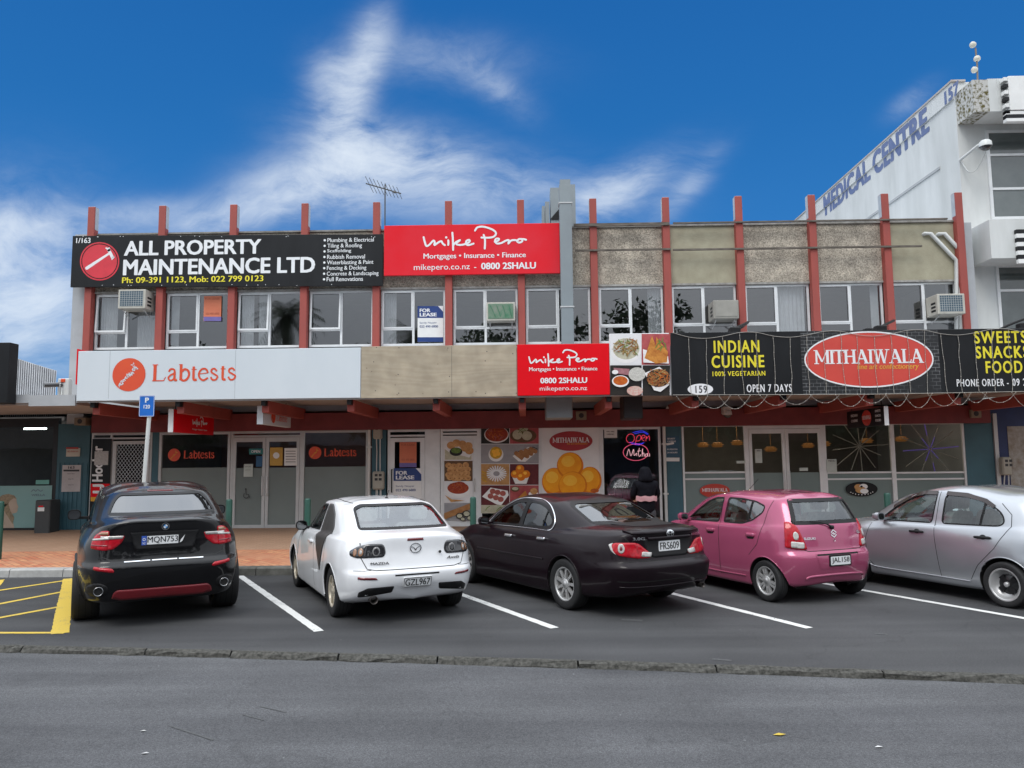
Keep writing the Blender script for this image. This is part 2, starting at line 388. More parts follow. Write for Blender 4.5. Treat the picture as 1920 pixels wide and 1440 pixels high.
# ------------------------------------------------------------------ ground
def asphalt(name, base, vscale):
    m = bpy.data.materials.new(name); m.use_nodes = True; t = m.node_tree; b = t.nodes['Principled BSDF']
    tcn = t.nodes.new('ShaderNodeTexCoord')
    def noise(sc, det=5, ro=.6):
        n = t.nodes.new('ShaderNodeTexNoise'); n.inputs['Scale'].default_value = sc; n.inputs['Detail'].default_value = det; n.inputs['Roughness'].default_value = ro
        t.links.new(tcn.outputs['Object'], n.inputs['Vector']); return n.outputs['Fac']
    def ramp(f, a, c0, bb, c1):
        r = t.nodes.new('ShaderNodeValToRGB'); t.links.new(f, r.inputs[0]); r.color_ramp.elements[0].position = a; r.color_ramp.elements[0].color = (*c0, 1)
        r.color_ramp.elements[1].position = bb; r.color_ramp.elements[1].color = (*c1, 1); return r.outputs[0]
    def mul(a, bb, f=1.0, bt='MULTIPLY'):
        x = t.nodes.new('ShaderNodeMix'); x.data_type = 'RGBA'; x.blend_type = bt; x.inputs[0].default_value = f
        t.links.new(a, x.inputs[6]); t.links.new(bb, x.inputs[7]); return x.outputs[2]
    lo = tuple(c*.78 for c in base); hi = tuple(c*1.2 for c in base)
    c = ramp(noise(vscale), .3, lo, .7, hi)
    mp_ = t.nodes.new('ShaderNodeMapping'); mp_.inputs['Scale'].default_value = (.12, 1.6, 1); t.links.new(tcn.outputs['Object'], mp_.inputs[0])
    ns = t.nodes.new('ShaderNodeTexNoise'); ns.inputs['Scale'].default_value = 1.2; ns.inputs['Detail'].default_value = 4; t.links.new(mp_.outputs[0], ns.inputs['Vector'])
    c = mul(c, ramp(ns.outputs['Fac'], .33, (.74, .74, .75), .68, (1.12, 1.12, 1.11)))
    c = mul(c, ramp(noise(62, 4, .85), .32, (.56, .56, .57), .70, (1.45, 1.45, 1.44)))
    c = mul(c, ramp(noise(150, 2, .8), .36, (.62, .62, .62), .66, (1.4, 1.4, 1.4)))
    v = t.nodes.new('ShaderNodeTexVoronoi'); v.inputs['Scale'].default_value = 2.6; t.links.new(tcn.outputs['Object'], v.inputs['Vector'])
    c = mul(c, ramp(v.outputs['Distance'], .012, (4.5, 4.5, 4.3), .03, (1, 1, 1)), .6)
    v2 = t.nodes.new('ShaderNodeTexVoronoi'); v2.inputs['Scale'].default_value = .55; t.links.new(tcn.outputs['Object'], v2.inputs['Vector'])
    c = mul(c, ramp(v2.outputs['Distance'], .05, (.60, .60, .60), .22, (1, 1, 1)), .8)
    w1 = t.nodes.new('ShaderNodeTexVoronoi'); w1.feature = 'DISTANCE_TO_EDGE'; w1.inputs['Scale'].default_value = .28
    wn = t.nodes.new('ShaderNodeTexNoise'); wn.inputs['Scale'].default_value = 2.2; t.links.new(tcn.outputs['Object'], wn.inputs['Vector'])
    wa = t.nodes.new('ShaderNodeVectorMath'); wa.operation = 'MULTIPLY_ADD'; t.links.new(wn.outputs['Color'], wa.inputs[0]); wa.inputs[1].default_value = (.8, .8, 0); t.links.new(tcn.outputs['Object'], wa.inputs[2])
    t.links.new(wa.outputs[0], w1.inputs['Vector'])
    c = mul(c, ramp(w1.outputs['Distance'], .0008, (.55, .55, .55), .003, (1, 1, 1)), .35)
    t.links.new(c, b.inputs['Base Color']); b.inputs['Roughness'].default_value = .88; b.inputs['Specular IOR Level'].default_value = .3
    bp = t.nodes.new('ShaderNodeBump'); bp.inputs['Strength'].default_value = .35; bp.inputs['Distance'].default_value = .006
    t.links.new(noise(120, 3, .8), bp.inputs['Height']); t.links.new(bp.outputs[0], b.inputs['Normal'])
    return m
M_ROAD = asphalt('road_asphalt', (.096, .098, .104), .5)
M_LOT = asphalt('lot_asphalt', (.062, .063, .066), .35)
KA, KB = Vector((-5.76, 8.46)), Vector((4.39, 7.12))
def kerb_y(x): return KA.y+(KB.y-KA.y)*(x-KA.x)/(KB.x-KA.x) + .012*(25-(x+1)**2)*.25*(1 if abs(x+1) < 5 else 0)
KX = [-60, -30, -16, -10, -8, -6, -5, -4, -3, -2, -1, 0, 1, 2, 3, 4, 5, 6, 8, 10, 16, 30, 60]
rd = MB(); rd.add([(-300, -300, -.058), (300, -300, -.058), (300, 300, -.058), (-300, 300, -.058)], [(0, 1, 2, 3)])
tag(rd.build('road', M_ROAD), kind='structure')
lot = MB()
vs = []
for x in KX: vs += [(x, kerb_y(x)+.035, 0), (x, 13.52, 0)]
lot.add(vs, [(2*i, 2*i+2, 2*i+3, 2*i+1) for i in range(len(KX)-1)])
tag(lot.build('parking_lot', M_LOT), kind='structure')
# old stone kerb between road and parking lot
M_STONE = mat('kerb_stone', (.105, .102, .092), .95, c2=(.018, .018, .015), vscale=26, bump=1.0, bscale=45)
ks = MB(); x = -9.0; rk = random.Random(3)
while x < 9.0:
    ln = rk.uniform(.45, 1.5); x1 = min(x+ln, 9.2)
    y0, y1 = kerb_y(x), kerb_y(x1-.02); n_ = 7; pr = []
    for k in range(n_+1):
        f = k/n_; xx = x+(x1-.018-x)*f; yy = y0+(y1-y0)*f
        jt = lambda s_: rk.uniform(-s_, s_)*1.25
        pr.append([(xx, yy-.045+jt(.014), -.12), (xx, yy-.032+jt(.016), -.055+jt(.012)), (xx, yy-.014+jt(.012), -.018+jt(.008)), (xx, yy+.02+jt(.012), .002+jt(.004)), (xx, yy+.06+jt(.012), .003), (xx, yy+.075, -.1)])
    vs = [p for q in pr for p in q]; m6 = 6
    ks.add(vs, [(i*m6+j, (i+1)*m6+j, (i+1)*m6+j+1, i*m6+j+1) for i in range(n_) for j in range(m6-1)]+[tuple(range(m6)), tuple(range(n_*m6, n_*m6+m6))])
    x = x1
for s_ in (-1, 1): ks.add([(s_*9.1, kerb_y(s_*9)-.05, -.12), (s_*60, kerb_y(s_*60)-.05, -.12), (s_*60, kerb_y(s_*60), 0.003), (s_*9.1, kerb_y(s_*9), .003), (s_*60, kerb_y(s_*60)+.2, 0.003), (s_*9.1, kerb_y(s_*9)+.2, .003)], [(0, 1, 2, 3), (3, 2, 4, 5)])
tag(ks.build('road_kerb', M_STONE), kind='structure')
# pavement kerb and paving
M_KERB = mat('pavement_kerb_concrete', (.15, .148, .135), .9, c2=(.065, .065, .055), vscale=5, bump=.5, bscale=60)
M_KERBL = mat('kerb_pale_concrete', (.42, .42, .41), .85, c2=(.30, .30, .29), vscale=6, bump=.3)
pk = MB()
def kerb_run(x0, x1, m):
    x = x0
    while x < x1-.01:
        e_ = min(x+.95, x1)
        pk.add([(x+.005, 13.50, -.02), (e_-.005, 13.50, -.02), (e_-.005, 13.515, .115), (x+.005, 13.515, .115), (x+.005, 13.545, .135), (e_-.005, 13.545, .135), (x+.005, 13.72, .139), (e_-.005, 13.72, .139)], [(0, 1, 2, 3), (3, 2, 5, 4), (4, 5, 7, 6)], m); x = e_
kerb_run(-30, -7.6, 1); kerb_run(-7.6, 30, 0)
tag(pk.build('pavement_kerb', [M_KERB, M_KERBL]), kind='structure')
def paver(name, c1, c2, c3, sc, rot, mortar=(.10, .07, .05), bw=.5, rh=.25):
    m = bpy.data.materials.new(name); m.use_nodes = True; t = m.node_tree; b = t.nodes['Principled BSDF']
    tcn = t.nodes.new('ShaderNodeTexCoord'); mp_ = t.nodes.new('ShaderNodeMapping'); mp_.inputs['Rotation'].default_value = (0, 0, R(rot))
    t.links.new(tcn.outputs['Object'], mp_.inputs[0])
    br = t.nodes.new('ShaderNodeTexBrick'); br.inputs['Scale'].default_value = sc; br.inputs['Mortar Size'].default_value = .012; br.inputs['Mortar Smooth'].default_value = .3
    br.inputs['Brick Width'].default_value = bw; br.inputs['Row Height'].default_value = rh
    br.inputs['Color1'].default_value = (*c1, 1); br.inputs['Color2'].default_value = (*c2, 1); br.inputs['Mortar'].default_value = (*mortar, 1); br.inputs['Bias'].default_value = -.1
    t.links.new(mp_.outputs[0], br.inputs['Vector'])
    nz = t.nodes.new('ShaderNodeTexNoise'); nz.inputs['Scale'].default_value = 2.2; nz.inputs['Detail'].default_value = 6; t.links.new(tcn.outputs['Object'], nz.inputs['Vector'])
    mr = t.nodes.new('ShaderNodeMapRange'); mr.inputs[1].default_value = .42; mr.inputs[2].default_value = .72; t.links.new(nz.outputs['Fac'], mr.inputs[0])
    x = t.nodes.new('ShaderNodeMix'); x.data_type = 'RGBA'; t.links.new(mr.outputs[0], x.inputs[0]); t.links.new(br.outputs['Color'], x.inputs[6])
    x.inputs[7].default_value = (*c3, 1); t.links.new(x.outputs[2], b.inputs['Base Color']); b.inputs['Roughness'].default_value = .8
    bp = t.nodes.new('ShaderNodeBump'); bp.inputs['Strength'].default_value = .4; bp.inputs['Distance'].default_value = .01; t.links.new(br.outputs['Fac'], bp.inputs['Height']); bp.invert = True
    t.links.new(bp.outputs[0], b.inputs['Normal']); return m
M_BRICKP = paver('terracotta_pavers', (.42, .14, .07), (.55, .27, .135), (.43, .20, .11), 2.3, 42)
M_BEIGEP = paver('beige_pavers', (.35, .215, .135), (.40, .25, .165), (.32, .195, .125), 2.4, 0, (.16, .12, .085))
PZ = lambda y: .139+(y-13.72)*(.365-.139)/(18.8-13.72)
pv = MB()
pv.quad((-60, 13.72, PZ(13.72)), (60, 13.72, PZ(13.72)), (60, 15.5, PZ(15.5)), (-60, 15.5, PZ(15.5)), 0)
pv.quad((-60, 15.5, PZ(15.5)), (60, 15.5, PZ(15.5)), (60, 19.4, PZ(19.4)), (-60, 19.4, PZ(19.4)), 1)
tag(pv.build('pavement', [M_BRICKP, M_BEIGEP]), kind='structure')
# painted markings
def paintm(name, c, worn):
    m = bpy.data.materials.new(name); m.use_nodes = True; t = m.node_tree; b = t.nodes['Principled BSDF']; b.inputs['Roughness'].default_value = .75
    tcn = t.nodes.new('ShaderNodeTexCoord'); n = t.nodes.new('ShaderNodeTexNoise'); n.inputs['Scale'].default_value = 38; n.inputs['Detail'].default_value = 6; n.inputs['Roughness'].default_value = .8
    t.links.new(tcn.outputs['Object'], n.inputs['Vector'])
    n2_ = t.nodes.new('ShaderNodeTexNoise'); n2_.inputs['Scale'].default_value = 4; t.links.new(tcn.outputs['Object'], n2_.inputs['Vector'])
    ad = t.nodes.new('ShaderNodeMath'); ad.operation = 'MULTIPLY_ADD'; ad.inputs[1].default_value = .5; t.links.new(n2_.outputs['Fac'], ad.inputs[0]); t.links.new(n.outputs['Fac'], ad.inputs[2])
    r = t.nodes.new('ShaderNodeValToRGB'); t.links.new(ad.outputs[0], r.inputs[0]); r.color_ramp.elements[0].position = worn; r.color_ramp.elements[0].color = (.14, .14, .145, 1)
    r.color_ramp.elements[1].position = worn+.12; r.color_ramp.elements[1].color = (*c, 1); t.links.new(r.outputs[0], b.inputs['Base Color']); return m
M_WLINE = paintm('white_line_paint', (.66, .66, .64), .56)
M_YLINE = paintm('yellow_line_paint', (.62, .44, .06), .55)
def gline(name, p, q, wd, m, z=.004, ext=0.0):
    a = Vector((p[0], p[1])); b = Vector((q[0], q[1])); d = (b-a).normalized(); a = a-d*ext; n = Vector((-d.y, d.x))*wd/2
    mb = MB(); k = max(2, int((b-a).length/.07)); qj = random.Random(k)
    vs = []
    for i in range(k+1):
        c = a+(b-a)*i/k; e1, e2 = 1+qj.uniform(-.09, .05), 1+qj.uniform(-.09, .05); vs += [(c.x+n.x*e1, c.y+n.y*e1, z), (c.x-n.x*e2, c.y-n.y*e2, z)]
    mb.add(vs, [(2*i, 2*i+1, 2*i+3, 2*i+2) for i in range(k)])
    return tag(mb.build(name, m), kind='structure')
for far, near in (((450, 1080), (598, 1184)), ((838, 1105), (1040, 1178)), ((1240, 1108), (1518, 1178)), ((1520, 1090), (1940, 1163))):
    p = ground(*far); q = ground(*near); d = (q-p).normalized(); p = p-d*max(0, (p.y-13.46)/d.y if False else (13.40-p.y)/-d.y)
    gline('parking_line', (p.x, p.y), (q.x, q.y), .115, M_WLINE)
yr = [ground(130, 1085), ground(112, 1188)]
gline('hatch_line', yr[0], yr[1], .19, M_YLINE)
for a, b in (((-260, 1146), (121, 1089)), ((-200, 1171), (117, 1110)), ((-160, 1188), (112, 1138))):
    gline('hatch_line', ground(*a), ground(*b), .10, M_YLINE, .0042)
gline('hatch_line', ground(-200, 1187), ground(122, 1187), .085, M_YLINE, .0044)
p = ground(4, 1088); d = (yr[1]-yr[0]).normalized(); gline('hatch_line', p-Vector((.1, 0, 0)), p+d*4.8-Vector((.1, 0, 0)), .24, M_YLINE, .0046)

M_SKID = mat('tyre_rubber_mark', (.055, .056, .058), .9, c2=(.095, .097, .10), vscale=30)
for a, b, wd_ in (((320, 1362), (400, 1388), .022), ((457, 1341), (495, 1351), .016), ((487, 1325), (537, 1336), .018)):
    gline('tyre_mark', ground(*a, -.058), ground(*b, -.058), wd_, M_SKID, -.0545)
for a, b, wd_ in (((1165, 1162), (1205, 1164), .10), ((1335, 1236), (1372, 1239), .05), ((1640, 1188), (1665, 1190), .06)): gline('tyre_mark', ground(*a), ground(*b), wd_, M_SKID, .0035)
# ------------------------------------------------------------------ the two-storey shop building
X0, BW = -10.9187, 1.80447
FX = [X0+i*BW for i in range(13)]
YF, YW, YS, YC = 18.6, 18.78, 18.80, 15.80
XL, XR = -11.42, 11.12
M_RED = mat('red_fin_paint', (.37, .072, .055), .6, c2=(.28, .058, .048), vscale=2.2, streak=.4, bump=.15, bscale=20)
M_REDD = mat('dark_red_beam_paint', (.17, .026, .028), .55, var=.2)
M_FLASH = mat('pale_flashing', (.50, .52, .53), .5, metal=.3)
M_GREYW = mat('grey_wall_paint', (.46, .49, .52), .75, c2=(.36, .38, .40), vscale=1.2, bump=.1)
M_SOFFIT = mat('soffit_lining', (.46, .42, .39), .8, c2=(.36, .33, .31), vscale=1.5)
M_ALU = mat('white_aluminium', (.72, .74, .75), .4, metal=.15, var=.08)
M_ALUG = mat('grey_aluminium', (.52, .53, .53), .38, metal=.2, var=.08)
M_TEAL = mat('teal_column_paint', (.040, .115, .150), .55, var=.14, vscale=1.5)
M_DARKROOM = mat('dark_room', (.20, .19, .18), .95)
M_FLOOR = mat('shop_floor', (.10, .09, .08), .5)
def pebble(name, c, dirt):
    m = bpy.data.materials.new(name); m.use_nodes = True; t = m.node_tree; b = t.nodes['Principled BSDF']; b.inputs['Roughness'].default_value = .92
    tcn = t.nodes.new('ShaderNodeTexCoord'); v = t.nodes.new('ShaderNodeTexVoronoi'); v.inputs['Scale'].default_value = 42; t.links.new(tcn.outputs['Object'], v.inputs['Vector'])
    r = t.nodes.new('ShaderNodeValToRGB'); t.links.new(v.outputs['Color'], r.inputs[0])
    r.color_ramp.elements[0].position = .15; r.color_ramp.elements[0].color = (*[x*.55 for x in c], 1); r.color_ramp.elements[1].position = .8; r.color_ramp.elements[1].color = (*[x*1.25 for x in c], 1)
    n = t.nodes.new('ShaderNodeTexNoise'); n.inputs['Scale'].default_value = 2.5; n.inputs['Detail'].default_value = 6; t.links.new(tcn.outputs['Object'], n.inputs['Vector'])
    mr = t.nodes.new('ShaderNodeMapRange'); mr.inputs[1].default_value = .38; mr.inputs[2].default_value = .68; mr.inputs[3].default_value = 1-dirt; mr.inputs[4].default_value = 1.0; t.links.new(n.outputs['Fac'], mr.inputs[0])
    x = t.nodes.new('ShaderNodeMix'); x.data_type = 'RGBA'; x.blend_type = 'MULTIPLY'; x.inputs[0].default_value = 1; t.links.new(r.outputs[0], x.inputs[6]); t.links.new(mr.outputs[0], x.inputs[7])
    t.links.new(x.outputs[2], b.inputs['Base Color'])
    bp = t.nodes.new('ShaderNodeBump'); bp.inputs['Strength'].default_value = .8; bp.inputs['Distance'].default_value = .012; t.links.new(v.outputs['Distance'], bp.inputs['Height']); t.links.new(bp.outputs[0], b.inputs['Normal'])
    return m
M_PEB = pebble('pebble_dash', (.53, .47, .385), .40)
M_PEB2 = mat('cream_render', (.40, .375, .275), .9, c2=(.31, .285, .205), vscale=3, bump=.5, bscale=50)
G_UP = glass('window_glass', (.62, .64, .65), 2.35)
G_SHOP = glass('shop_glass', (.70, .73, .73), 1.8)
M_FROST = mat('frosted_film', (.20, .235, .225), .22, c2=(.165, .195, .19), vscale=.6, spec=.5)
M_FROST2 = mat('frosted_film_green', (.21, .27, .26), .2, c2=(.17, .22, .215), vscale=.5, spec=.5)
bld = empty('shop_building', (0, 0, 0), 0, 'two storey row of shops with red vertical fins and pebble dash parapet', 'building')
ZS, ZH, ZP = 4.80, 6.215, 7.72       # upstairs sill, window head, parapet top
MB().box(XL, FX[0]-.0875, 18.80, 28, .2, ZP+.05).build('end_wall', M_GREYW, bld); MB().box(FX[12]+.0875, XR, 18.82, 28, .2, ZP).build('end_wall', M_GREYW, bld)
m = MB(); m.box(XL, XR, 27.8, 28, .2, 7.5); m.box(XL+.2, XR-.2, 18.95, 27.8, 7.35, 7.5); m.build('roof', M_GREYW, bld)
m = MB(); m.box(XL+.3, XR-.3, 18.97, 27.8, 3.3, 4.6); m.box(XL+.3, XR-.3, 18.97, 27.8, 6.5, 6.6); m.box(XL+.3, XR-.3, 22.5, 22.6, 4.6, 6.5)
m.build('storey_floor', M_DARKROOM, bld)
m = MB(); m.box(FX[0]-.08, FX[12]+.08, 18.803, 18.96, 3.2, ZS-.04); m.build('spandrel_wall', M_GREYW, bld)
# parapet panels and coping
for i in range(12):
    a, b = FX[i]+.0875, FX[i+1]-.0875
    MB().box(a, b, YW, YW+.16, ZH+.055, ZP).build('parapet_panel', M_PEB2 if i in (8, 11) else M_PEB, bld)
m = MB()
for i in range(12):
    a, b = FX[i]+.09, FX[i+1]-.09
    m.box(a, b, YW-.045, YW+.2, ZP+.002, ZP+.045)
m.build('coping', mat('coping_metal', (.34, .33, .31), .7, c2=(.15, .14, .12), vscale=6), bld)
m = MB()
for i in range(12):
    a, b = FX[i]+.09, FX[i+1]-.09
    m.box(a, b, YW-.03, YW+.1, ZH+.004, ZH+.052)
m.build('head_flashing', mat('head_flashing', (.42, .41, .39), .6, c2=(.2, .19, .17), vscale=9), bld)
for i, x in enumerate(FX):
    m = MB(); m.bbox(x-.0875, x+.0875, YF, YW+.015, 4.25, 8.42, .008); f_ = m.build('fin', M_RED, bld)
    m = MB(); s_ = 1 if i < 6 else -1
    m.box(x-.089 if s_ < 0 else x+.0876, x-.0876 if s_ < 0 else x+.089, YF+.035, YW+.012, ZP+.12, 8.41)
    m.box(x-.08, x+.08, YF+.02, YW+.01, 8.421, 8.428); m.build('fin_capping', M_FLASH, f_)
# upstairs windows
def upstairs_window(i, rt_transom=False, open_=False, curtain=None):
    a, b = FX[i]+.10, FX[i+1]-.10; mid = a+(b-a)*.50; zt = ZS+(ZH-ZS)*.30
    y0, y1 = YW+.035, YW+.095
    m = MB(); fr = .05
    m.box(a, a+fr, y0, y1, ZS, ZH); m.box(b-fr, b, y0, y1, ZS, ZH); m.box(a+fr, b-fr, y0, y1, ZH-fr, ZH); m.box(a+fr, b-fr, y0-.02, y1, ZS, ZS+.055)
    m.box(mid-.028, mid+.028, y0-.003, y1, ZS+.055, ZH-fr); m.box(a+fr, mid-.028, y0-.004, y1-.001, zt-.025, zt+.025)
    if rt_transom: m.box(mid+.028, b-fr, y0-.004, y1-.001, zt-.025, zt+.025)
    w_ = m.build('window', M_ALU, bld)
    g = MB(); g.quad((a+fr, y0+.03, ZS+.05), (b-fr, y0+.03, ZS+.05), (b-fr, y0+.03, ZH-fr), (a+fr, y0+.03, ZH-fr))
    g.build('pane', G_UP, w_)
    # opening casement stands proud of the frame
    s = MB(); o = .07 if open_ else .0
    def cz(z): return y0-.016-o*(zt+.02-z)/(zt+.02-ZH)*0-(o*(ZH-z)/(ZH-zt))
    xa, xb, za, zb = a+.03, mid-.012, zt+.012, ZH-.03
    for (p0, p1, q0, q1) in ((xa, xa+.04, za, zb), (xb-.04, xb, za, zb), (xa+.04, xb-.04, za, za+.04), (xa+.04, xb-.04, zb-.04, zb)):
        v = [(x_, cz(z_)+d_, z_) for d_ in (0, .035) for x_, z_ in ((p0, q0), (p1, q0), (p1, q1), (p0, q1))]
        s.add(v, [(0, 1, 2, 3), (4, 7, 6, 5), (0, 4, 5, 1), (1, 5, 6, 2), (2, 6, 7, 3), (3, 7, 4, 0)])
    c_ = s.build('casement', M_ALU, w_)
    if open_:
        gg = MB(); gg.quad((xa+.04, cz(za)+.018, za+.04), (xb-.04, cz(za)+.018, za+.04), (xb-.04, cz(zb)+.018, zb-.04), (xa+.04, cz(zb)+.018, zb-.04)); 
    if curtain:
        for (f0, f1) in curtain:
            cu = MB(); n_ = 14; vs = []
            for k in range(n_+1):
                x_ = a+(b-a)*(f0+(f1-f0)*k/n_); vs += [(x_, y1+.10+.03*(k % 2), ZS+.02), (x_, y1+.10+.03*(k % 2), ZH)]
            cu.add(vs, [(2*k, 2*k+2, 2*k+3, 2*k+1) for k in range(n_)]); cu.build('curtain', mat('white_curtain', (.72, .73, .74), .9), w_)
    return w_
CUR = {0: [(.04, .30), (.62, .98)], 1: [(.04, .16)], 2: [(.02, .22), (.30, .46)], 4: [(.02, .22)], 7: [(.78, .97)], 9: [(.52, .95)], 10: [(.85, .97)], 11: [(.9, .97)]}
for i in range(12): upstairs_window(i, i in (5, 8, 11), i in (0, 2, 3), CUR.get(i))
# timber rails left on the parapet by an old sign
M_RAIL = mat('weathered_timber', (.20, .175, .15), .9, c2=(.07, .06, .05), vscale=4, streak=6)
for (p, q, th) in (((1076, 424), (1255, 418), .07), ((1262, 419), (1776, 410), .035), ((1078, 470), (1258, 467), .04), ((1262, 469), (1728, 461), .04)):
    a = at(*p, YF-.03); b = at(*q, YF-.03); z = (a.z+b.z)/2
    MB().box(a.x, b.x, YF-.06, YF-.003, z-th/2, z+th/2).build('sign_rail', M_RAIL, bld)
# ------------------------------------------------------------------ canopy
XC0, XC1 = -9.42, 13.0
m = MB(); m.box(XC0, XC1, YC+.06, 18.79, 3.34, 3.40); m.build('canopy_soffit', M_SOFFIT, bld)
m = MB(); m.box(XC0, XC1, YC+.06, 18.79, 3.9, 3.98); m.build('canopy_roof', M_GREYW, bld)
m = MB(); m.box(XC0, XC1, YC, YC+.06, 3.24, 4.28); m.build('canopy_fascia', mat('fascia_backing', (.32, .33, .34), .7), bld)
for x in FX[1:13]:
    m = MB(); m.bbox(x-.075, x+.075, YC+.22, 18.7, 3.0, 3.25, .006); m.box(x-.045, x+.045, YC+.07, YC+.24, 3.14, 3.33, 1); m.build('canopy_beam', [M_RED, M_BLACKP], bld)
m = MB(); m.box(XL+.75, XR, 18.58, 18.78, 2.72, 3.14); m.build('shopfront_beam', M_REDD, bld)
# ------------------------------------------------------------------ ground floor
ZB = .34
def pxx(p): return ax(p, 880, YS)
def pz(y, x=960): return az(x, y, YS)
# side walls and rooms
cols = [(107, 167), (285, 297), (697, 724), (1250, 1279), (1812, 1865)]
m = MB(); m.box(XL+.3, XR, 24.0, 24.1, .3, 3.3); m.box(XL+.3, XR, 18.9, 24, .3, .36, 1)
for p in (168, 292, 722, 812, 898, 1264, 1838): m.box(pxx(p)-.04, pxx(p)+.04, 18.92, 24, .36, 3.3)
m.build('shop_interior', [M_DARKROOM, M_FLOOR], bld)
m = MB(); m.box(XL+.3, XR, 18.9, 24, 3.05, 3.12); m.build('shop_ceiling', mat('shop_ceiling', (.30, .29, .28), .9), bld)
for k, (p, q) in enumerate(cols):
    a, b = pxx(p), pxx(q); m = MB(); m.box(a, b, YS-.02, YS+.14, ZB-.1, 2.95)
    if k in (0,):
        n_ = 7
        for j in range(n_): m.box(a+(b-a)*(j+.2)/n_, a+(b-a)*(j+.75)/n_, YS-.035, YS-.02, ZB, pz(868, 130))
    m.build('column', M_TEAL, bld)
def frame_run(name, x0, x1, z0, z1, posts=(), rails=(), w=.055, m=M_ALUG, dp=.07):
    mb = MB(); y0, y1 = YS-.01, YS-.01+dp
    mb.box(x0, x0+w, y0, y1, z0, z1); mb.box(x1-w, x1, y0, y1, z0, z1); mb.box(x0+w, x1-w, y0+.001, y1-.001, z1-w, z1); mb.box(x0+w, x1-w, y0+.001, y1-.001, z0, z0+w*1.3)
    for p in posts: mb.box(p-w*.5, p+w*.5, y0+.002, y1-.002, z0+w*1.3, z1-w)
    for (xa, xb, z) in rails: mb.box(xa, xb, y0+.003, y1-.003, z-w*.4, z+w*.4)
    return mb.build(name, m, bld)
def pane(parent, x0, x1, z0, z1, m, y=YS+.03, name='pane'):
    return MB().quad((x0, y, z0), (x1, y, z0), (x1, y, z1), (x0, y, z1)).build(name, m, parent, fixn=False)
ZT = 2.72
# LJ entrance: transom, side light and security door
x0, x1 = pxx(170), pxx(284)
fr = frame_run('entrance_frame', x0, x1, ZB, ZT, (pxx(207),), ((x0+.05, x1-.05, pz(822, 230)),))
pane(fr, x0+.05, x1-.05, pz(818, 230), ZT-.05, G_SHOP); pane(fr, x0+.05, pxx(205), ZB+.05, pz(826, 230), G_SHOP)
dm = MB(); a, b = pxx(211), pxx(280); zt = pz(827, 240)
for (p0, p1, q0, q1) in ((a, a+.09, ZB, zt), (b-.09, b, ZB, zt), (a+.09, b-.09, zt-.08, zt), (a+.09, b-.09, ZB, ZB+.16)): dm.box(p0, p1, YS-.03, YS+.02, q0, q1)
sd_ = dm.build('security_door', M_ALUG, bld)
ms = MB()
aa, bb, za, zb = a+.09, b-.09, ZB+.16, zt-.08
st = .085; k = -30
def clip_line(x_, sgn):
    pts = []
    z0_, z1_ = za, zb; xa_ = x_; xb_ = x_+sgn*(z1_-z0_)*.78
    t0, t1 = 0.0, 1.0; d = xb_-xa_
    for (lo, hi) in ((aa, bb),):
        ta, tb = (lo-xa_)/d, (hi-xa_)/d
        if ta > tb: ta, tb = tb, ta
        t0, t1 = max(t0, ta), min(t1, tb)
    if t0 < t1: return (xa_+d*t0, z0_+(z1_-z0_)*t0), (xa_+d*t1, z0_+(z1_-z0_)*t1)
xx = aa-3
while xx < bb+3:
    for sg in (1, -1):
        c = clip_line(xx, sg)
        if c:
            stroke(ms, c, .013, lambda p, q, sg=sg: (p, YS-.012-.004*sg, q), caps=False)
    xx += st
ms.build('mesh_grille', mat('grille_steel', (.42, .43, .43), .4, metal=.6), sd_)
pane(sd_, aa, bb, za, zb, glass('door_glass', (.2, .2, .2), 1.5), YS+.015)
MB().tube([(a+.05, YS-.05, 1.30), (a+.05, YS-.09, 1.28), (a+.05, YS-.09, 1.42), (a+.05, YS-.05, 1.40)], .012, 6).build('handle', M_ALUG, sd_)
# lab shop windows
def shop_window(p0, p1, fy, posts=(), rails=(), gm=G_SHOP, film=M_FROST, top=ZT, fm=M_ALUG, w=.055):
    x0, x1 = pxx(p0), pxx(p1); zf = pz(fy, (p0+p1)/2) if fy else None
    fr = frame_run('shop_window', x0, x1, ZB, top, [pxx(p) for p in posts], rails, m=fm, w=w)
    pane(fr, x0+w, x1-w, (zf if zf else ZB+.07), top-w, gm)
    if zf: pane(fr, x0+w, x1-w, ZB+.07, zf, film, YS+.03, 'frosted_film')
    return fr
shop_window(297, 431, 877, w=.065)
shop_window(566, 690, 875)
def door_pair(p0, p1, pm_, yt, fy, film, hy, bar_h=.1, fm=M_ALUG):
    x0, x1, xm = pxx(p0), pxx(p1), pxx(pm_); zt = pz(yt, pm_)
    fr = frame_run('door_frame', x0, x1, ZB-.02, ZT, (), ((x0+.05, x1-.05, zt+.03),), m=fm)
    pane(fr, x0+.05, x1-.05, zt+.05, ZT-.05, G_SHOP)
    zf = pz(fy, pm_)
    for (a, b, hx) in ((x0+.06, xm-.005, xm-.06), (xm+.005, x1-.06, xm+.06)):
        d = MB(); s = .075
        d.box(a, a+s, YS-.02, YS+.03, ZB, zt); d.box(b-s, b, YS-.02, YS+.03, ZB, zt); d.box(a+s, b-s, YS-.019, YS+.029, zt-.11, zt); d.box(a+s, b-s, YS-.019, YS+.029, ZB, ZB+.1)
        o = d.build('shop_door', fm, bld)
        pane(o, a+s, b-s, zf, zt-.11, G_SHOP, YS+.01); pane(o, a+s, b-s, ZB+.1, zf, film, YS+.01, 'frosted_film')
        MB().tube([(hx, YS-.02, 1.15), (hx, YS-.07, 1.15), (hx, YS-.07, 1.62), (hx, YS-.02, 1.62)], .013, 8).build('handle', M_ALU, o)
door_pair(432, 566, 498, 820, 877, M_FROST, 885)
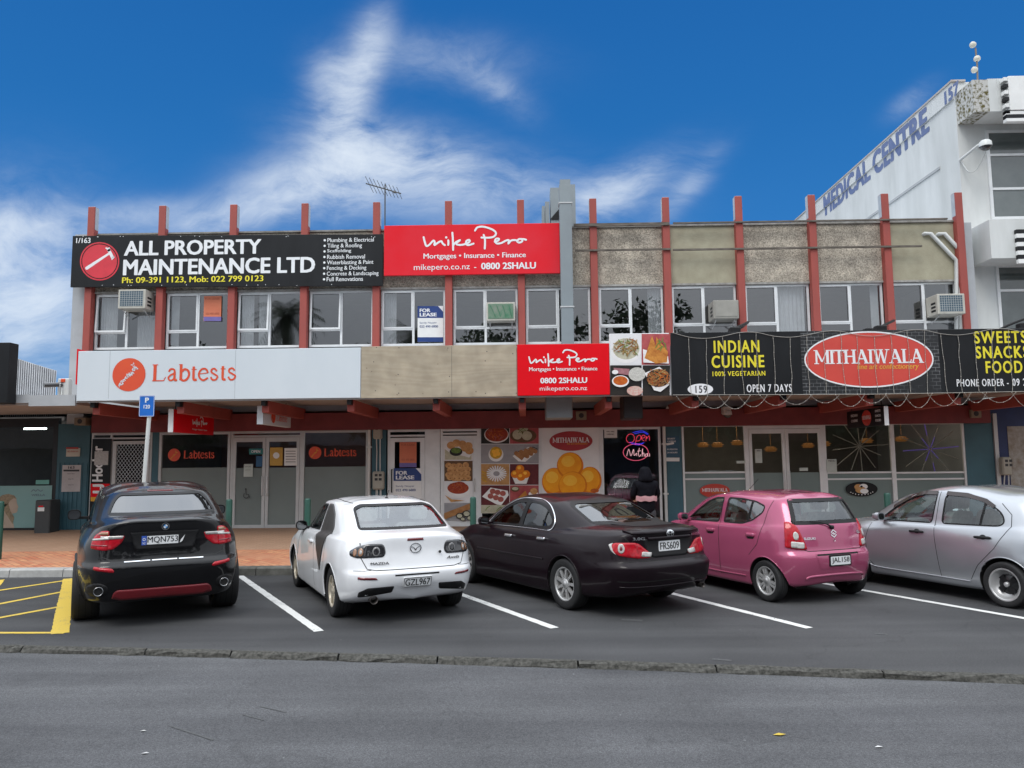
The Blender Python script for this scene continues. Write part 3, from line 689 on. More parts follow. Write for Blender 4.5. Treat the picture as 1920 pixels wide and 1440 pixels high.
# lease door, white infill panel, poster door
x0, x1 = pxx(727), pxx(801)
fr = frame_run('door_frame', x0, x1, ZB-.02, ZT, (), ((x0+.05, x1-.05, pz(817, 760)),), m=M_ALU)
pane(fr, x0+.05, x1-.05, pz(815, 760), ZT-.05, glass('dark_glass', (.12, .13, .14), 1.5))
d = MB(); a, b, zt = x0+.06, x1-.06, pz(821, 760)
d.box(a, a+.11, YS-.02, YS+.03, ZB, zt); d.box(b-.11, b, YS-.02, YS+.03, ZB, zt); d.box(a+.11, b-.11, YS-.019, YS+.029, zt-.1, zt); d.box(a+.11, b-.11, YS-.019, YS+.029, ZB, ZB+.14)
o = d.build('shop_door', M_ALU, bld); pane(o, a+.11, b-.11, ZB+.14, zt-.1, glass('dark_glass', (.12, .13, .14), 1.5), YS+.01)
MB().tube([(a+.05, YS-.02, 1.2), (a+.05, YS-.08, 1.2), (a+.05, YS-.08, 1.75), (a+.05, YS-.02, 1.75)], .014, 8).build('handle', M_BLACKP, o)
m = MB(); m.box(pxx(801), pxx(825), YS-.015, YS+.03, ZB-.02, ZT); m.box(pxx(801)+.03, pxx(825)-.03, YS-.022, YS-.015, ZB+.05, 1.6); m.box(pxx(801)+.03, pxx(825)-.03, YS-.022, YS-.015, 1.66, ZT-.06); m.build('infill_panel', M_ALU, bld)
x0, x1 = pxx(826), pxx(899)
fr = frame_run('door_frame', x0, x1, ZB-.02, ZT, (), ((x0+.05, x1-.05, pz(813, 860)),), m=M_ALU)
pane(fr, x0+.05, x1-.05, pz(811, 860), ZT-.05, glass('dark_glass', (.12, .13, .14), 1.5))
d = MB(); a, b, zt = x0+.055, x1-.055, pz(817, 860)
d.box(a, b, YS-.02, YS+.03, ZB, zt); o = d.build('shop_door', M_ALU, bld)
MB().tube([(b-.06, YS-.02, 1.2), (b-.06, YS-.07, 1.2), (b-.06, YS-.07, 1.5), (b-.06, YS-.02, 1.5)], .012, 8).build('handle', M_ALUG, o)
frw = shop_window(899, 1013, None, fm=M_ALU); frl = shop_window(1013, 1128, None, fm=M_ALU); frn = shop_window(1128, 1240, None, fm=M_ALU)
# sweet shop glazing
def sweet(p0, p1):
    x0, x1 = pxx(p0), pxx(p1); pm_ = (p0+p1)/2; z = pz(892, pm_)
    return shop_window(p0, p1, 884, rails=((x0+.055, x1-.055, pz(886, pm_)), (x0+.055, x1-.055, pz(898, pm_))), film=M_FROST2, top=ZT+.04, fm=M_ALU, w=.05)
sweet(1280, 1401); sweet(1547, 1676); sweet(1676, 1812)
door_pair(1401, 1547, 1474, 804, 886, M_FROST2, 890, fm=M_ALU)
# inside the sweet shop: counter, pendant lamps, downlights; tubes in the lab
M_LAMPON = mat('downlight_glow', (1, .9, .75), emit=(1, .86, .62), estr=130)
M_TUBE = mat('tube_glow', (1, 1, 1), emit=(.95, 1, .95), estr=22)
M_RATTAN = mat('rattan', (.20, .09, .03), .7, emit=(.9, .35, .08), estr=.10)
inn = bld
m = MB(); m.bbox(4.6, 7.2, 21.6, 22.4, .36, 1.45, .03); m.bbox(7.9, 10.4, 21.9, 22.5, .36, 1.35, .03); m.build('counter', mat('counter_wood', (.10, .05, .03), .5), inn)
for (p, y, dpt) in ((1330, 797, 1.2), (1313, 805, 2.4), (1375, 806, 2.0), (1352, 807, 2.6), (1423, 797, 1.0), (1560, 808, 2.2), (1690, 793, .9), (1511, 797, 1.1), (1335, 810, 2.9), (1391, 810, 2.8)):
    q = at(p, y, YS+dpt); MB().lathe([(0, 3.043), (.05, 3.043), (.055, 3.05)], 14, 'z', (q.x, q.y, 0)).build('downlight', M_LAMPON, inn)
for (p, y, dpt) in ((1445, 842, 1.8), (1382, 830, 2.2), (1345, 834, 2.6), (1318, 834, 3.0), (1545, 832, 2.0), (1625, 826, 2.4), (1690, 823, 1.6), (1515, 835, 2.6)):
    q = at(p, y, YS+dpt); l = MB()
    l.lathe([(.04, q.z+.07), (.15, q.z+.05), (.10, q.z+.03), (.19, q.z), (.12, q.z-.02), (.16, q.z-.05), (.08, q.z-.07)], 16, 'z', (q.x, q.y, 0)); l.tube([(q.x, q.y, q.z+.1), (q.x, q.y, 3.05)], .006, 5)
    l.build('pendant_lamp', M_RATTAN, inn)
for (p0, p1, y, dpt) in ((599, 648, 801, .9),):
    q = at((p0+p1)/2, y, YS+dpt); m = MB(); m.bbox(q.x-.34, q.x+.34, q.y-.03, q.y+.03, 2.90, 2.95, .01); m.build('tube_lamp', M_TUBE, inn)
# shop shelves and furniture that read through the glass
m = MB(); rs = random.Random(5)
for k in range(7):
    x_ = pxx(1135)+.1+k*.18; m.box(x_, x_+.12, 20.6, 20.9, .36, rs.uniform(.9, 1.5), k % 3)
m.build('stock_shelf', [mat('stock_a', (.08, .07, .05), .7), mat('stock_b', (.04, .035, .03), .7), mat('stock_c', (.09, .09, .085), .6)], inn)
m = MB(); m.box(pxx(300), pxx(690), 22.6, 22.65, .36, 3.05); m.build('partition', mat('maroon_partition', (.26, .12, .10), .8), inn)
for p in (312, 336, 352, 650):
    m = MB(); x_ = pxx(p)+.2; m.bbox(x_-.22, x_+.22, 20.0, 20.1, .8, 1.25, .03); m.bbox(x_-.22, x_+.22, 19.7, 20.1, .76, .82, .02)
    for q in (-.2, .2): m.tube([(x_+q, 19.75, .36), (x_+q, 19.75, .78)], .012, 6); m.tube([(x_+q, 20.05, .36), (x_+q, 20.05, .8)], .012, 6)
    m.build('waiting_chair', mat('chair_white', (.5, .5, .5), .5), inn)
# ------------------------------------------------------------------ neighbour on the left: hair salon
sal = empty('salon_building', (0, 0, 0), 0, 'dark fronted hair salon shop beside the teal column with low canopy', 'building')
M_SALON = mat('salon_black_frame', (.012, .012, .014), .4)
xa, xb = -17.0, pxx(107)
m = MB(); m.box(pxx(98), xb-.005, YS-.02, YS+.1, ZB-.1, 3.1); m.box(xa, pxx(98), YS-.02, YS+.1, ZB-.12, ZB+.12); m.box(xa, pxx(98), YS-.02, YS+.1, 2.88, 3.1); m.build('shop_frame', M_SALON, sal)
m = MB(); m.quad((xa, YS+.02, ZB+.12), (pxx(98), YS+.02, ZB+.12), (pxx(98), YS+.02, 2.88), (xa, YS+.02, 2.88)); m.build('shop_window', glass('salon_glass', (.30, .33, .34), 1.6), sal)
m = MB(); m.box(xa, xb, 23, 23.1, .3, 3.2); m.box(xa, xb, 19, 23, .25, .33); m.box(xa, xb, 19, 23, 3.05, 3.15); m.build('salon_interior', M_DARKROOM, sal)
for (p, q, y, d_) in ((2, 26, 795, 1.2), (46, 86, 804, 1.0)):
    a, b = at(p, y, YS+d_), at(q, y+4, YS+d_+.0); m = MB(); m.bbox(a.x, b.x, a.y-.04, a.y+.04, a.z-.02, a.z+.02, .008); m.build('tube_lamp', M_TUBE, sal)
xs, xe = -17.0, XC0-.01
za = az(80, 757, YC); zb_ = az(80, 741, YC)
m = MB(); m.box(xs, ax(55, 750, YC), YC, YC+.05, za+.02, zb_+.02); m.box(ax(55, 750, YC), xe, YC-.02, YC+.04, za-.05, zb_); m.build('canopy_edge', mat('pale_gutter', (.42, .44, .46), .5, c2=(.34, .36, .38), vscale=3), sal)
m = MB(); m.box(xs, xe, YC+.05, 18.78, 3.20, 3.27); m.build('canopy_soffit', M_SOFFIT, sal)
m = MB()
# ribbed curved screen wall standing on the salon roof
yb = 19.6; nrib = 24; Lx0, Lx1 = ax(8, 700, yb), ax(106, 700, yb); vs = []; N_ = 96
def screen_top(f): return az(18, 662, yb)+(az(106, 695, yb)-az(18, 662, yb))*f**.85
for k in range(N_+1):
    f = k/N_; x_ = Lx0+(Lx1-Lx0)*f; y_ = yb+.005*math.sin(2*math.pi*f*nrib)+.5*(1-f)**2*0
    vs += [(x_, y_, 3.2), (x_, y_, screen_top(f))]
m.add(vs, [(2*k, 2*k+2, 2*k+3, 2*k+1) for k in range(N_)], 0)
for k in range(nrib):
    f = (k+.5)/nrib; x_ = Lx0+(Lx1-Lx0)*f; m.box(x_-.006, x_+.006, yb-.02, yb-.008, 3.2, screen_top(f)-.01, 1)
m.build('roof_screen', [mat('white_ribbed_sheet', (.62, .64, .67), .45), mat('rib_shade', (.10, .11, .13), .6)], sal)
m = MB(); m.box(xs, xe-1.2, 18.9, 24, 3.25, 3.32); m.build('roof', M_GREYW, sal)
# ------------------------------------------------------------------ blue shop on the right
blu = empty('blue_shop_building', (0, 0, 0), 0, 'dark blue painted shopfront past the last teal column', 'building')
M_BLUE = mat('navy_paint', (.010, .022, .10), .5, var=.2)
m = MB(); m.box(XR+.02, 18, YS-.01, YS+.1, .2, 3.2); m.build('wall', M_BLUE, blu)
m = MB(); m.box(pxx(1866), pxx(1873), YS-.06, YS-.005, .3, 2.95); m.build('wall_trim', M_ALUG, blu)
m = MB(); m.box(XR+.02, 18, 18.9, 24, 3.2, 3.3); m.build('roof', M_GREYW, blu)
# ------------------------------------------------------------------ medical centre
med = empty('medical_centre_building', (0, 0, 0), 0, 'tall white medical building with blue lettering along its side wall', 'building')
M_MED = mat('white_render', (.70, .72, .715), .8, c2=(.54, .56, .55), vscale=1.3, streak=.25, bump=.05)
M_MEDG = mat('grey_render', (.45, .47, .48), .8, c2=(.38, .40, .41), vscale=1.2)
def lichen(name):
    m = mat(name, (.55, .55, .52), .9); t = m.node_tree; b = t.nodes['Principled BSDF']
    n = t.nodes.new('ShaderNodeTexNoise'); n.inputs['Scale'].default_value = 14; n.inputs['Detail'].default_value = 10; tcn = t.nodes.new('ShaderNodeTexCoord'); t.links.new(tcn.outputs['Object'], n.inputs['Vector'])
    r = t.nodes.new('ShaderNodeValToRGB'); t.links.new(n.outputs['Fac'], r.inputs[0]); e0, e1 = r.color_ramp.elements
    e0.position = .37; e0.color = (.10, .085, .02, 1); e1.position = .56; e1.color = (.52, .52, .50, 1); t.links.new(r.outputs[0], b.inputs['Base Color']); return m
M_LICH = lichen('lichen_concrete')
YM, XM = 19.35, 11.25
ztop = az(1820, 152, YM)
ZMB = ztop-.46
m = MB(); m.box(XM, 24, YM, 48, 3, ZMB); m.build('wall', M_MED, med)
m = MB(); m.box(XM-.045, 24, YM+.05, 48, ZMB, ztop); m.build('parapet_band', M_MED, med)
m = MB(); m.box(XM-.07, XM+.3, YM+.0, 48, ztop, ztop+.05); m.build('coping', mat('rusty_coping', (.40, .33, .28), .8, c2=(.5, .5, .5), vscale=3), med)
m = MB(); m.box(XM-.03, XM-.001, YM+.9, 40, ZMB-1.55, ZMB-1.48); m.build('wall_moulding', M_MEDG, med)
# cornice and bands on the front
zc0, zc1 = az(1850, 232, YM-.6), az(1850, 178, YM-.6)
m = MB(); m.box(XM+.02, XM+.40, YM-.75, YM-.002, zc0+.25, zc1+.33); m.box(XM+.40, 24, YM-.75, YM-.002, zc0+.25, zc1+.35, 1); m.build('cornice', [M_LICH, M_MED], med)
m = MB(); m.box(XM+.62, 24, YM-.76, YM-.751, zc0+.25, zc1+.34); m.build('cornice_face', M_MED, med)
zb0, zb1 = az(1870, 487, YM-.7), az(1870, 415, YM-.7)
m = MB(); m.box(XM+.12, 24, YM-.85, YM-.002, zb0, zb1); m.build('balcony_band', M_MED, med)
for (y0, y1) in ((245, 412), (497, 640)):
    za, zb_ = az(1885, y1, YM), az(1885, y0, YM); x_ = ax(1852 if y0 < 300 else 1870, (y0+y1)/2, YM)
    f = MB()
    for k in range(3):
        a, b = x_+k*1.5, x_+k*1.5+1.44
        f.box(a, a+.07, YM-.05, YM-.003, za, zb_); f.box(b-.07, b, YM-.05, YM-.003, za, zb_); f.box(a+.07, b-.07, YM-.05, YM-.003, zb_-.07, zb_); f.box(a+.07, b-.07, YM-.05, YM-.003, za, za+.07)
        for zz in ((.72, .34) if y0 < 300 else (.66,)): f.box(a+.07, b-.07, YM-.052, YM-.004, za+(zb_-za)*zz-.03, za+(zb_-za)*zz+.03)
    w_ = f.build('window', M_ALU, med)
    g = MB()
    for k in range(3): g.quad((x_+k*1.5+.07, YM-.02, za+.07), (x_+k*1.5+1.37, YM-.02, za+.07), (x_+k*1.5+1.37, YM-.02, zb_-.07), (x_+k*1.5+.07, YM-.02, zb_-.07))
    g.build('pane', mat('medical_window_glass', (.06, .075, .075), .06, spec=1.0, c2=(.13, .15, .15), vscale=.8), w_)
# lettering along the side wall, large cut letters standing off the wall
M_MEDL = mat('blue_letter_paint', (.12, .16, .31), .5, c2=(.17, .21, .36), vscale=3)
def wall_text(s, pA, pB, zb_, zt_):
    """letters painted on the side wall, far end first; they step back below the parapet band"""
    for lower in (False, True):
        mb = MB(); put_text(mb, s, lambda a, b: (XM-(.004 if lower else .049), a, b), pA, pB, zb_, zt_, .07, spacing=1.1)
        if lower and zb_ > ZMB: continue
        o = mb.build('lettering', M_MEDL, med); bm = bmesh.new(); bm.from_mesh(o.data)
        bmesh.ops.bisect_plane(bm, geom=bm.verts[:]+bm.edges[:]+bm.faces[:], plane_co=(0, 0, ZMB-(.012 if lower else 0)), plane_no=(0, 0, 1), clear_outer=lower, clear_inner=not lower)
        bm.to_mesh(o.data); bm.free()
def yside(px, py):
    d = FW+RT*((px-960)/CAM_F)-UP*((py-720)/CAM_F); return d.y*((XM-.05)/d.x)
ya, yb_ = yside(1544, 390), yside(1740, 240)
wall_text('MEDICAL CENTRE', ya, yb_, ztop-.78, ztop-.04)
wall_text('157', yside(1771, 195), yside(1799, 175), ztop-.46, ztop-.10)
# ------------------------------------------------------------------ cars: body builder
def paint(name, c, metal=.0, rough=.32, coat=1.0, flake=0.0):
    m = mat(name, c, rough, metal=metal, spec=.15, var=.04, vscale=1.5, coat=coat)
    return m

def chain(P, tau, steps, closed=False):
    """Hermite curve through rows of P (n, k, 3), steps[i] samples in interval i"""
    n = len(P); ni = n if closed else n-1
    nx = np.roll(P, -1, 0)
    D = np.linalg.norm(nx-P, axis=2)[..., None]; D = np.maximum(D, 1e-5)
    S = (nx-P)/D
    T = np.zeros_like(P)
    for i in range(n):
        if closed or 0 < i < n-1:
            d0, d1 = D[i-1], D[i]; T[i] = (S[i-1]*d1+S[i]*d0)/(d0+d1)
        elif i == 0: T[i] = S[0]
        else: T[i] = S[n-2]
        T[i] *= tau[i]
    out = []
    for i in range(ni):
        j = (i+1) % n
        for k in range(steps[i]):
            t = k/steps[i]; t2, t3 = t*t, t*t*t
            out.append((2*t3-3*t2+1)*P[i]+(t3-2*t2+t)*D[i]*T[i]+(-2*t3+3*t2)*P[j]+(t3-t2)*D[i]*T[j])
    if not closed: out.append(P[-1])
    return np.array(out)

def inpoly(x, z, poly):
    r = False; n = len(poly); j = n-1
    for i in range(n):
        xi, zi = poly[i]; xj, zj = poly[j]
        if (zi > z) != (zj > z) and x < (xj-xi)*(z-zi)/(zj-zi)+xi: r = not r
        j = i
    return r
def inset(poly, d):
    P = [Vector(p) for p in poly]; n = len(P)
    a = sum(P[i].x*P[(i+1) % n].y-P[(i+1) % n].x*P[i].y for i in range(n)); sg = 1 if a > 0 else -1
    out = []
    for i in range(n):
        t0 = (P[i]-P[i-1]).normalized(); t1 = (P[(i+1) % n]-P[i]).normalized()
        n0 = Vector((-t0.y, t0.x))*sg; n1 = Vector((-t1.y, t1.x))*sg
        b = (n0+n1); b = b/max(.35, b.length_squared/2) if b.length > 1e-6 else n0
        out.append(P[i]+b*d)
    return [(p.x, p.y) for p in out]
def rounded(poly, r, n=4):
    """round the corners of a polygon"""
    P = [Vector(p) for p in poly]; out = []; L = len(P)
    for i in range(L):
        a, b, c = P[i-1], P[i], P[(i+1) % L]
        ra = min(r, (a-b).length*.45); rc = min(r, (c-b).length*.45)
        p = b+(a-b).normalized()*ra; q = b+(c-b).normalized()*rc
        for k in range(n+1):
            t = k/n; o = (1-t)**2*p+2*t*(1-t)*b+t*t*q; out.append((o.x, o.y))
    return out
def dense(poly, d=.03, close=True):
    out = []; n = len(poly)
    for i in range(n if close else n-1):
        a = Vector(poly[i]); b = Vector(poly[(i+1) % n]); k = max(1, int((b-a).length/d+.5))
        for q in range(k): out.append(tuple(a+(b-a)*q/k))
    if not close: out.append(tuple(poly[-1]))
    return out

class Car:
    def __init__(s, name, label, x, y, deg, loops, tens, pm, wheels, xr, group='cars parked at an angle to the kerb'):
        s.root = empty(name, (x, y, 0), R(90+deg), label, 'car', group)
        s.pm = pm; s.wheels = wheels; s.xr = xr
        full = []
        for L in loops:
            L = np.array(L, float)            # 13 x 3
            mir = L[1:-1][::-1].copy(); mir[:, 1] *= -1
            full.append(np.concatenate([L, mir]))
        A = np.array(full)                     # nl x 24 x 3
        B = A.transpose(1, 0, 2)               # 24 x nl x 3
        du = np.linalg.norm(np.roll(B, -1, 0)-B, axis=2).max(1)
        su = [int(min(24, max(3, round(d/.03)))) for d in du]
        B = chain(B, [1]*24, su, True)
        A = B.transpose(1, 0, 2)
        dv = np.percentile(np.linalg.norm(A[1:]-A[:-1], axis=2), 80, axis=1)
        sv = [int(min(16, max(2, round(d/.026)))) for d in dv]
        G = chain(A, tens, sv)
        s.nv, s.nu = G.shape[:2]
        V = G.reshape(-1, 3)
        F = []
        for i in range(s.nv-1):
            for j in range(s.nu):
                F.append((i*s.nu+j, i*s.nu+(j+1) % s.nu, (i+1)*s.nu+(j+1) % s.nu, (i+1)*s.nu+j))
        s.bvh = BVHTree.FromPolygons([Vector(v) for v in V], F)
        # wheel arches
        s.holes = []
        V = V.copy()
        for (wx, wr, ra, wy) in wheels:
            d = np.hypot(V[:, 0]-wx, V[:, 2]-wr); m = (np.abs(d-ra) < .016) & (np.abs(V[:, 1]) > wy*.72)
            k = ra/np.maximum(d, 1e-6)
            V[m, 0] = wx+(V[m, 0]-wx)*k[m]; V[m, 2] = wr+(V[m, 2]-wr)*k[m]
        s.V = V; s.F = np.array(F)
        a = V[s.F[:, 0]]; b = V[s.F[:, 1]]; c = V[s.F[:, 2]]; e = V[s.F[:, 3]]
        s.C = (a+b+c+e)/4
        nr = np.cross(c-a, e-b); s.FN = nr/np.maximum(np.linalg.norm(nr, axis=1), 1e-9)[:, None]
        vn = np.zeros_like(V)
        for k in range(4): np.add.at(vn, s.F[:, k], nr)
        s.VN = vn/np.maximum(np.linalg.norm(vn, axis=1), 1e-9)[:, None]
        if (s.VN[:, 2][V[:, 2] > V[:, 2].max()-.02]).mean() < 0: s.VN *= -1; s.FN *= -1; s.F = s.F[:, ::-1]
        s.dead = np.zeros(len(F), bool); s.part = np.zeros(len(F), int); s.pnames = ['body']
        for (wx, wr, ra, wy) in wheels:
            d = np.hypot(s.C[:, 0]-wx, s.C[:, 2]-wr)
            s.dead |= (d < ra) & (np.abs(s.C[:, 1]) > wy*.72)
    # --- projection of flat outlines onto the body
    def cast(s, kind, a, b):
        if kind == 'L': o, d = Vector((a, 3, b)), Vector((0, -1, 0))
        elif kind == 'R': o, d = Vector((a, -3, b)), Vector((0, 1, 0))
        elif kind == 'B': o, d = Vector((-5, a, b)), Vector((1, 0, 0))
        elif kind == 'F': o, d = Vector((7, a, b)), Vector((-1, 0, 0))
        elif kind == 'T': o, d = Vector((a, b, 4)), Vector((0, 0, -1))
        elif kind == 'W':
            pv = Vector((s.xr+1.0, 0, b)); q = Vector((s.xr, a, b)); d = (pv-q).normalized(); o = pv-d*4
        h = s.bvh.ray_cast(o, d)
        if h[0] is None: h = s.bvh.find_nearest(o+d*(o.length if kind != 'T' else 3))
        n = h[1]
        if n.dot(d) > 0: n = -n
        return h[0], n
    def sides(s, mirror): return mirror
    def mk(s, kind, mirror):
        if not mirror: return lambda a, b: s.cast(kind, a, b)
        def f(a, b):
            p, n = s.cast(kind, a, b); return Vector((p.x, -p.y, p.z)), Vector((n.x, -n.y, n.z))
        return f
    def patch(s, name, poly, kind, m, off=.004, thick=.008, grid=.03, mirror=False, parent=None, smooth=True, flatn=None):
        poly = dense(poly, grid)
        pts = [Vector(p) for p in poly]; n = len(pts)
        x0 = min(p.x for p in pts); x1 = max(p.x for p in pts); y0 = min(p.y for p in pts); y1 = max(p.y for p in pts)
        inner = inset(poly, grid*.6); ins = []
        k = int((x1-x0)/grid)+1; l = int((y1-y0)/grid)+1
        for i in range(1, k):
            for j in range(1, l):
                px, py = x0+(x1-x0)*i/k, y0+(y1-y0)*j/l
                if inpoly(px, py, inner): ins.append(Vector((px, py)))
        vo, _, fo, _, _, _ = delaunay_2d_cdt(pts+ins, [(i, (i+1) % n) for i in range(n)], [], 1, 1e-5)
        f = s.mk(kind, mirror)
        vs = []; base = []
        for p in vo:
            q, nn = f(p.x, p.y); vs.append(q+nn*off); base.append(q+nn*(off-thick))
        mb = MB(); nv = len(vs)
        mb.add(vs, fo, 0, smooth)
        edges = {}
        for t in fo:
            for i in range(len(t)):
                e_ = (t[i], t[(i+1) % len(t)]); edges[tuple(sorted(e_))] = edges.get(tuple(sorted(e_)), 0)+1
        if thick > 0:
            bd = [e_ for e_, c in edges.items() if c == 1]; b0 = len(mb.v)
            mb.v += [tuple(v) for v in base]
            for (i, j) in bd: mb.f.append((i, j, j+b0, i+b0)); mb.m.append(0); mb.sm.append(False)
        return mb.build(name, m, parent or s.root)
    def strip_into(s, mb, line, kind, wd, off=.0015, mirror=False, close=False, m=0):
        line = dense(line, .03, close); f = s.mk(kind, mirror)
        P = [Vector(p) for p in line]; n = len(P); vs = []
        for i in range(n):
            a = P[(i-1) % n] if close else P[max(0, i-1)]; b = P[(i+1) % n] if close else P[min(n-1, i+1)]
            t = (b-a).normalized(); nn = Vector((-t.y, t.x))*wd/2
            for q in (P[i]+nn, P[i]-nn):
                h, hn = f(q.x, q.y); vs.append(h+hn*off)
        mb.add(vs, [(2*i, 2*i+1, 2*((i+1) % n)+1, 2*((i+1) % n)) for i in range(n if close else n-1)], m, True)
    def strip(s, name, lines, kind, wd, m, off=.0015, mirror=False, close=False, parent=None):
        mb = MB()
        for l in lines: s.strip_into(mb, l, kind, wd, off, mirror, close)
        return mb.build(name, m, parent or s.root)
    def tube_on(s, name, line, kind, r, m, off=.0, mirror=False, parent=None, n=8):
        f = s.mk(kind, mirror); pts = []
        for p in dense(line, .03, False):
            h, hn = f(p[0], p[1]); pts.append(h+hn*off)
        return MB().tube(pts, r, n).build(name, m, parent or s.root)
    # --- cutting the body into parts
    def _mask(s, poly, kind):
        C, Nn = s.C, s.FN
        if kind in 'LR': sg = 1 if kind == 'L' else -1; k = (C[:, 1]*sg > .3); ab = C[:, [0, 2]]
        elif kind == 'B': k = (Nn[:, 0] < -.05) & (C[:, 0] < 1.2); ab = C[:, [1, 2]]
        elif kind == 'F': k = (Nn[:, 0] > .05) & (C[:, 0] > 1.0); ab = C[:, [1, 2]]
        elif kind == 'T': k = Nn[:, 2] > .3; ab = C[:, [0, 1]]
        out = np.zeros(len(C), bool)
        for i in np.nonzero(k)[0]: out[i] = inpoly(ab[i, 0], ab[i, 1], poly)
        return out
    def hole(s, poly, kind): s.dead |= s._mask(inset(poly, .014), kind)
    def region(s, name, poly, kind):
        m = s._mask(poly, kind) & (s.part == 0); s.pnames.append(name); s.part[m] = len(s.pnames)-1
    def finish_body(s):
        objs = []
        for k, nme in enumerate(s.pnames):
            fs = s.F[(s.part == k) & ~s.dead]
            if not len(fs): objs.append(None); continue
            ids, inv = np.unique(fs, return_inverse=True); inv = inv.reshape(fs.shape)
            me = bpy.data.meshes.new(nme); me.from_pydata([tuple(v) for v in s.V[ids]], [], [tuple(int(q) for q in f) for f in inv])
            me.materials.append(s.pm)
            for p in me.polygons: p.use_smooth = True
            me.update(); me.normals_split_custom_set_from_vertices([tuple(q) for q in s.VN[ids]])
            o = bpy.data.objects.new(nme, me); col.objects.link(o); o.parent = s.root; objs.append(o)
        # dark trim on the inside of the shell
        fs = s.F[~s.dead]; ids, inv = np.unique(fs, return_inverse=True); inv = inv.reshape(fs.shape)
        me = bpy.data.meshes.new('cabin_lining'); me.from_pydata([tuple(v) for v in (s.V-s.VN*.02)[ids]], [], [tuple(int(q) for q in f) for f in inv])
        me.materials.append(M_LINER); o = bpy.data.objects.new('cabin_lining', me); col.objects.link(o); o.parent = s.root
        # wheel wells and arch lips
        for (wx, wr, ra, wy) in s.wheels:
            for sg in (1, -1):
                mb = MB(); lip = []; prev = None; vs = []
                angs = [R(-14+208*k/40) for k in range(41)]
                for a in angs:
                    x, z = wx+ra*math.cos(a), wr+ra*math.sin(a)
                    h, _ = s.cast('L', wx+(ra+.012)*math.cos(a), max(.19, wr+(ra+.012)*math.sin(a)))
                    ok = h is not None and h.y > wy*.5 and abs(h.z-z) < .03
                    y = h.y if ok else (prev or wy*.9)
                    prev = y
                    if ok: lip.append((x, sg*(y-.004), z))
                    vs += [(x, sg*(y-.006), z), (x, sg*wy*.45, z)]
                mb.add(vs, [(2*i, 2*i+1, 2*i+3, 2*i+2) for i in range(40)], 0, True)
                c0 = len(mb.v); mb.add([vs[2*i+1] for i in range(41)], [tuple(range(41))], 0)
                mb.build('wheel_arch', M_WELL, s.root)
                MB().tube(lip, .009, 6).build('arch_lip', s.pm, s.root)
        return objs
    def wheel(s, x, r, rim_r, track, wd, style, rm, steer=0):
        for sg in (1, -1):
            t = MB()
            hw = wd/2
            prof = [(rim_r, -hw*.86), (rim_r+.012, -hw*.97), (r*.9, -hw), (r*.965, -hw*.93), (r-.004, -hw*.72), (r, -hw*.4), (r, hw*.4), (r-.004, hw*.72), (r*.965, hw*.93), (r*.9, hw), (rim_r+.012, hw*.97), (rim_r, hw*.86)]
            t.lathe(prof, 40, 'y')
            for k in range(3): t.lathe([(r+.0006, -hw*.45+k*hw*.45-.004), (r+.0006, -hw*.45+k*hw*.45+.004)], 40, 'y', m=1)
            w_ = t.build('wheel', [M_TYRE, M_WELL], s.root)
            w_.location = (x, sg*track/2, r); w_.rotation_euler = (0, 0, 0 if sg > 0 else math.pi)
            rm_ = rm if isinstance(rm, (list, tuple)) else [rm]
            q = MB(); f = hw*.86
            if style == 'dish':
                q.lathe([(rim_r+.004, f+.004), (rim_r-.012, f+.006), (rim_r-.02, f-.005), (rim_r-.03, f-.05), (rim_r*.66, f-.085), (rim_r*.62, f-.09)], 40, 'y')
                q.lathe([(rim_r*.63, f-.09), (rim_r*.45, f-.07), (rim_r*.2, f-.065), (0.0, f-.06)], 32, 'y', m=1)
                for k in range(4):
                    a = k*math.pi/2+.9; q.prism([(-.022, rim_r*.22), (.022, rim_r*.22), (.038, rim_r*.62), (-.038, rim_r*.62)],
                        lambda u_, v_, a=a: (u_*math.cos(a)-v_*math.sin(a), f-.055, u_*math.sin(a)+v_*math.cos(a)), lambda u_, v_, a=a: (u_*math.cos(a)-v_*math.sin(a), f-.1, u_*math.sin(a)+v_*math.cos(a)), 1)
                q.lathe([(.032, f-.06), (.032, f-.03), (.02, f-.022), (0, f-.02)], 16, 'y')
                q.build('rim', rm_, w_)
            else:
                n, tw, twin = style
                q.lathe([(rim_r+.006, f+.004), (rim_r-.006, f+.007), (rim_r-.016, f-.004), (rim_r-.022, f-.03), (rim_r-.035, -f)], 40, 'y')
                for k in range(n):
                    for da in ((-twin, twin) if twin else (0,)):
                        a = 2*math.pi*k/n+.3; a0 = a+da*1.6; a1 = a+da
                        def P(rad, ang, half, dep): return [((rad)*math.cos(ang)-sg_*half*math.sin(ang), f+dep, rad*math.sin(ang)+sg_*half*math.cos(ang)) for sg_ in (1, -1)]
                        i0 = P(.05, a0, tw*.75, -.012); m0 = P(rim_r*.6, (a0+a1)/2, tw*.55, -.006); o0 = P(rim_r-.012, a1, tw*.7, -.008)
                        ib = [(p[0], p[1]-.035, p[2]) for p in i0]; mbk = [(p[0], p[1]-.03, p[2]) for p in m0]; ob = [(p[0], p[1]-.03, p[2]) for p in o0]
                        q.add(i0+m0+o0+ib+mbk+ob, [(0, 1, 3, 2), (2, 3, 5, 4), (0, 2, 8, 6), (2, 4, 10, 8), (1, 7, 9, 3), (3, 9, 11, 5)], 0)
                q.lathe([(.07, f-.035), (.07, f-.012), (.055, f-.004), (.032, f-.002), (.03, f+.004), (0, f+.005)], 20, 'y')
                rim = q.build('rim', rm_, w_)
                MB().lathe([(rim_r*.78, f-.075), (0.0, f-.07)], 28, 'y').build('brake_disc', M_DISC, w_)
            MB().lathe([(rim_r-.01, f-.11), (0.0, f-.11)], 28, 'y').build('wheel_back', M_WELL, w_)
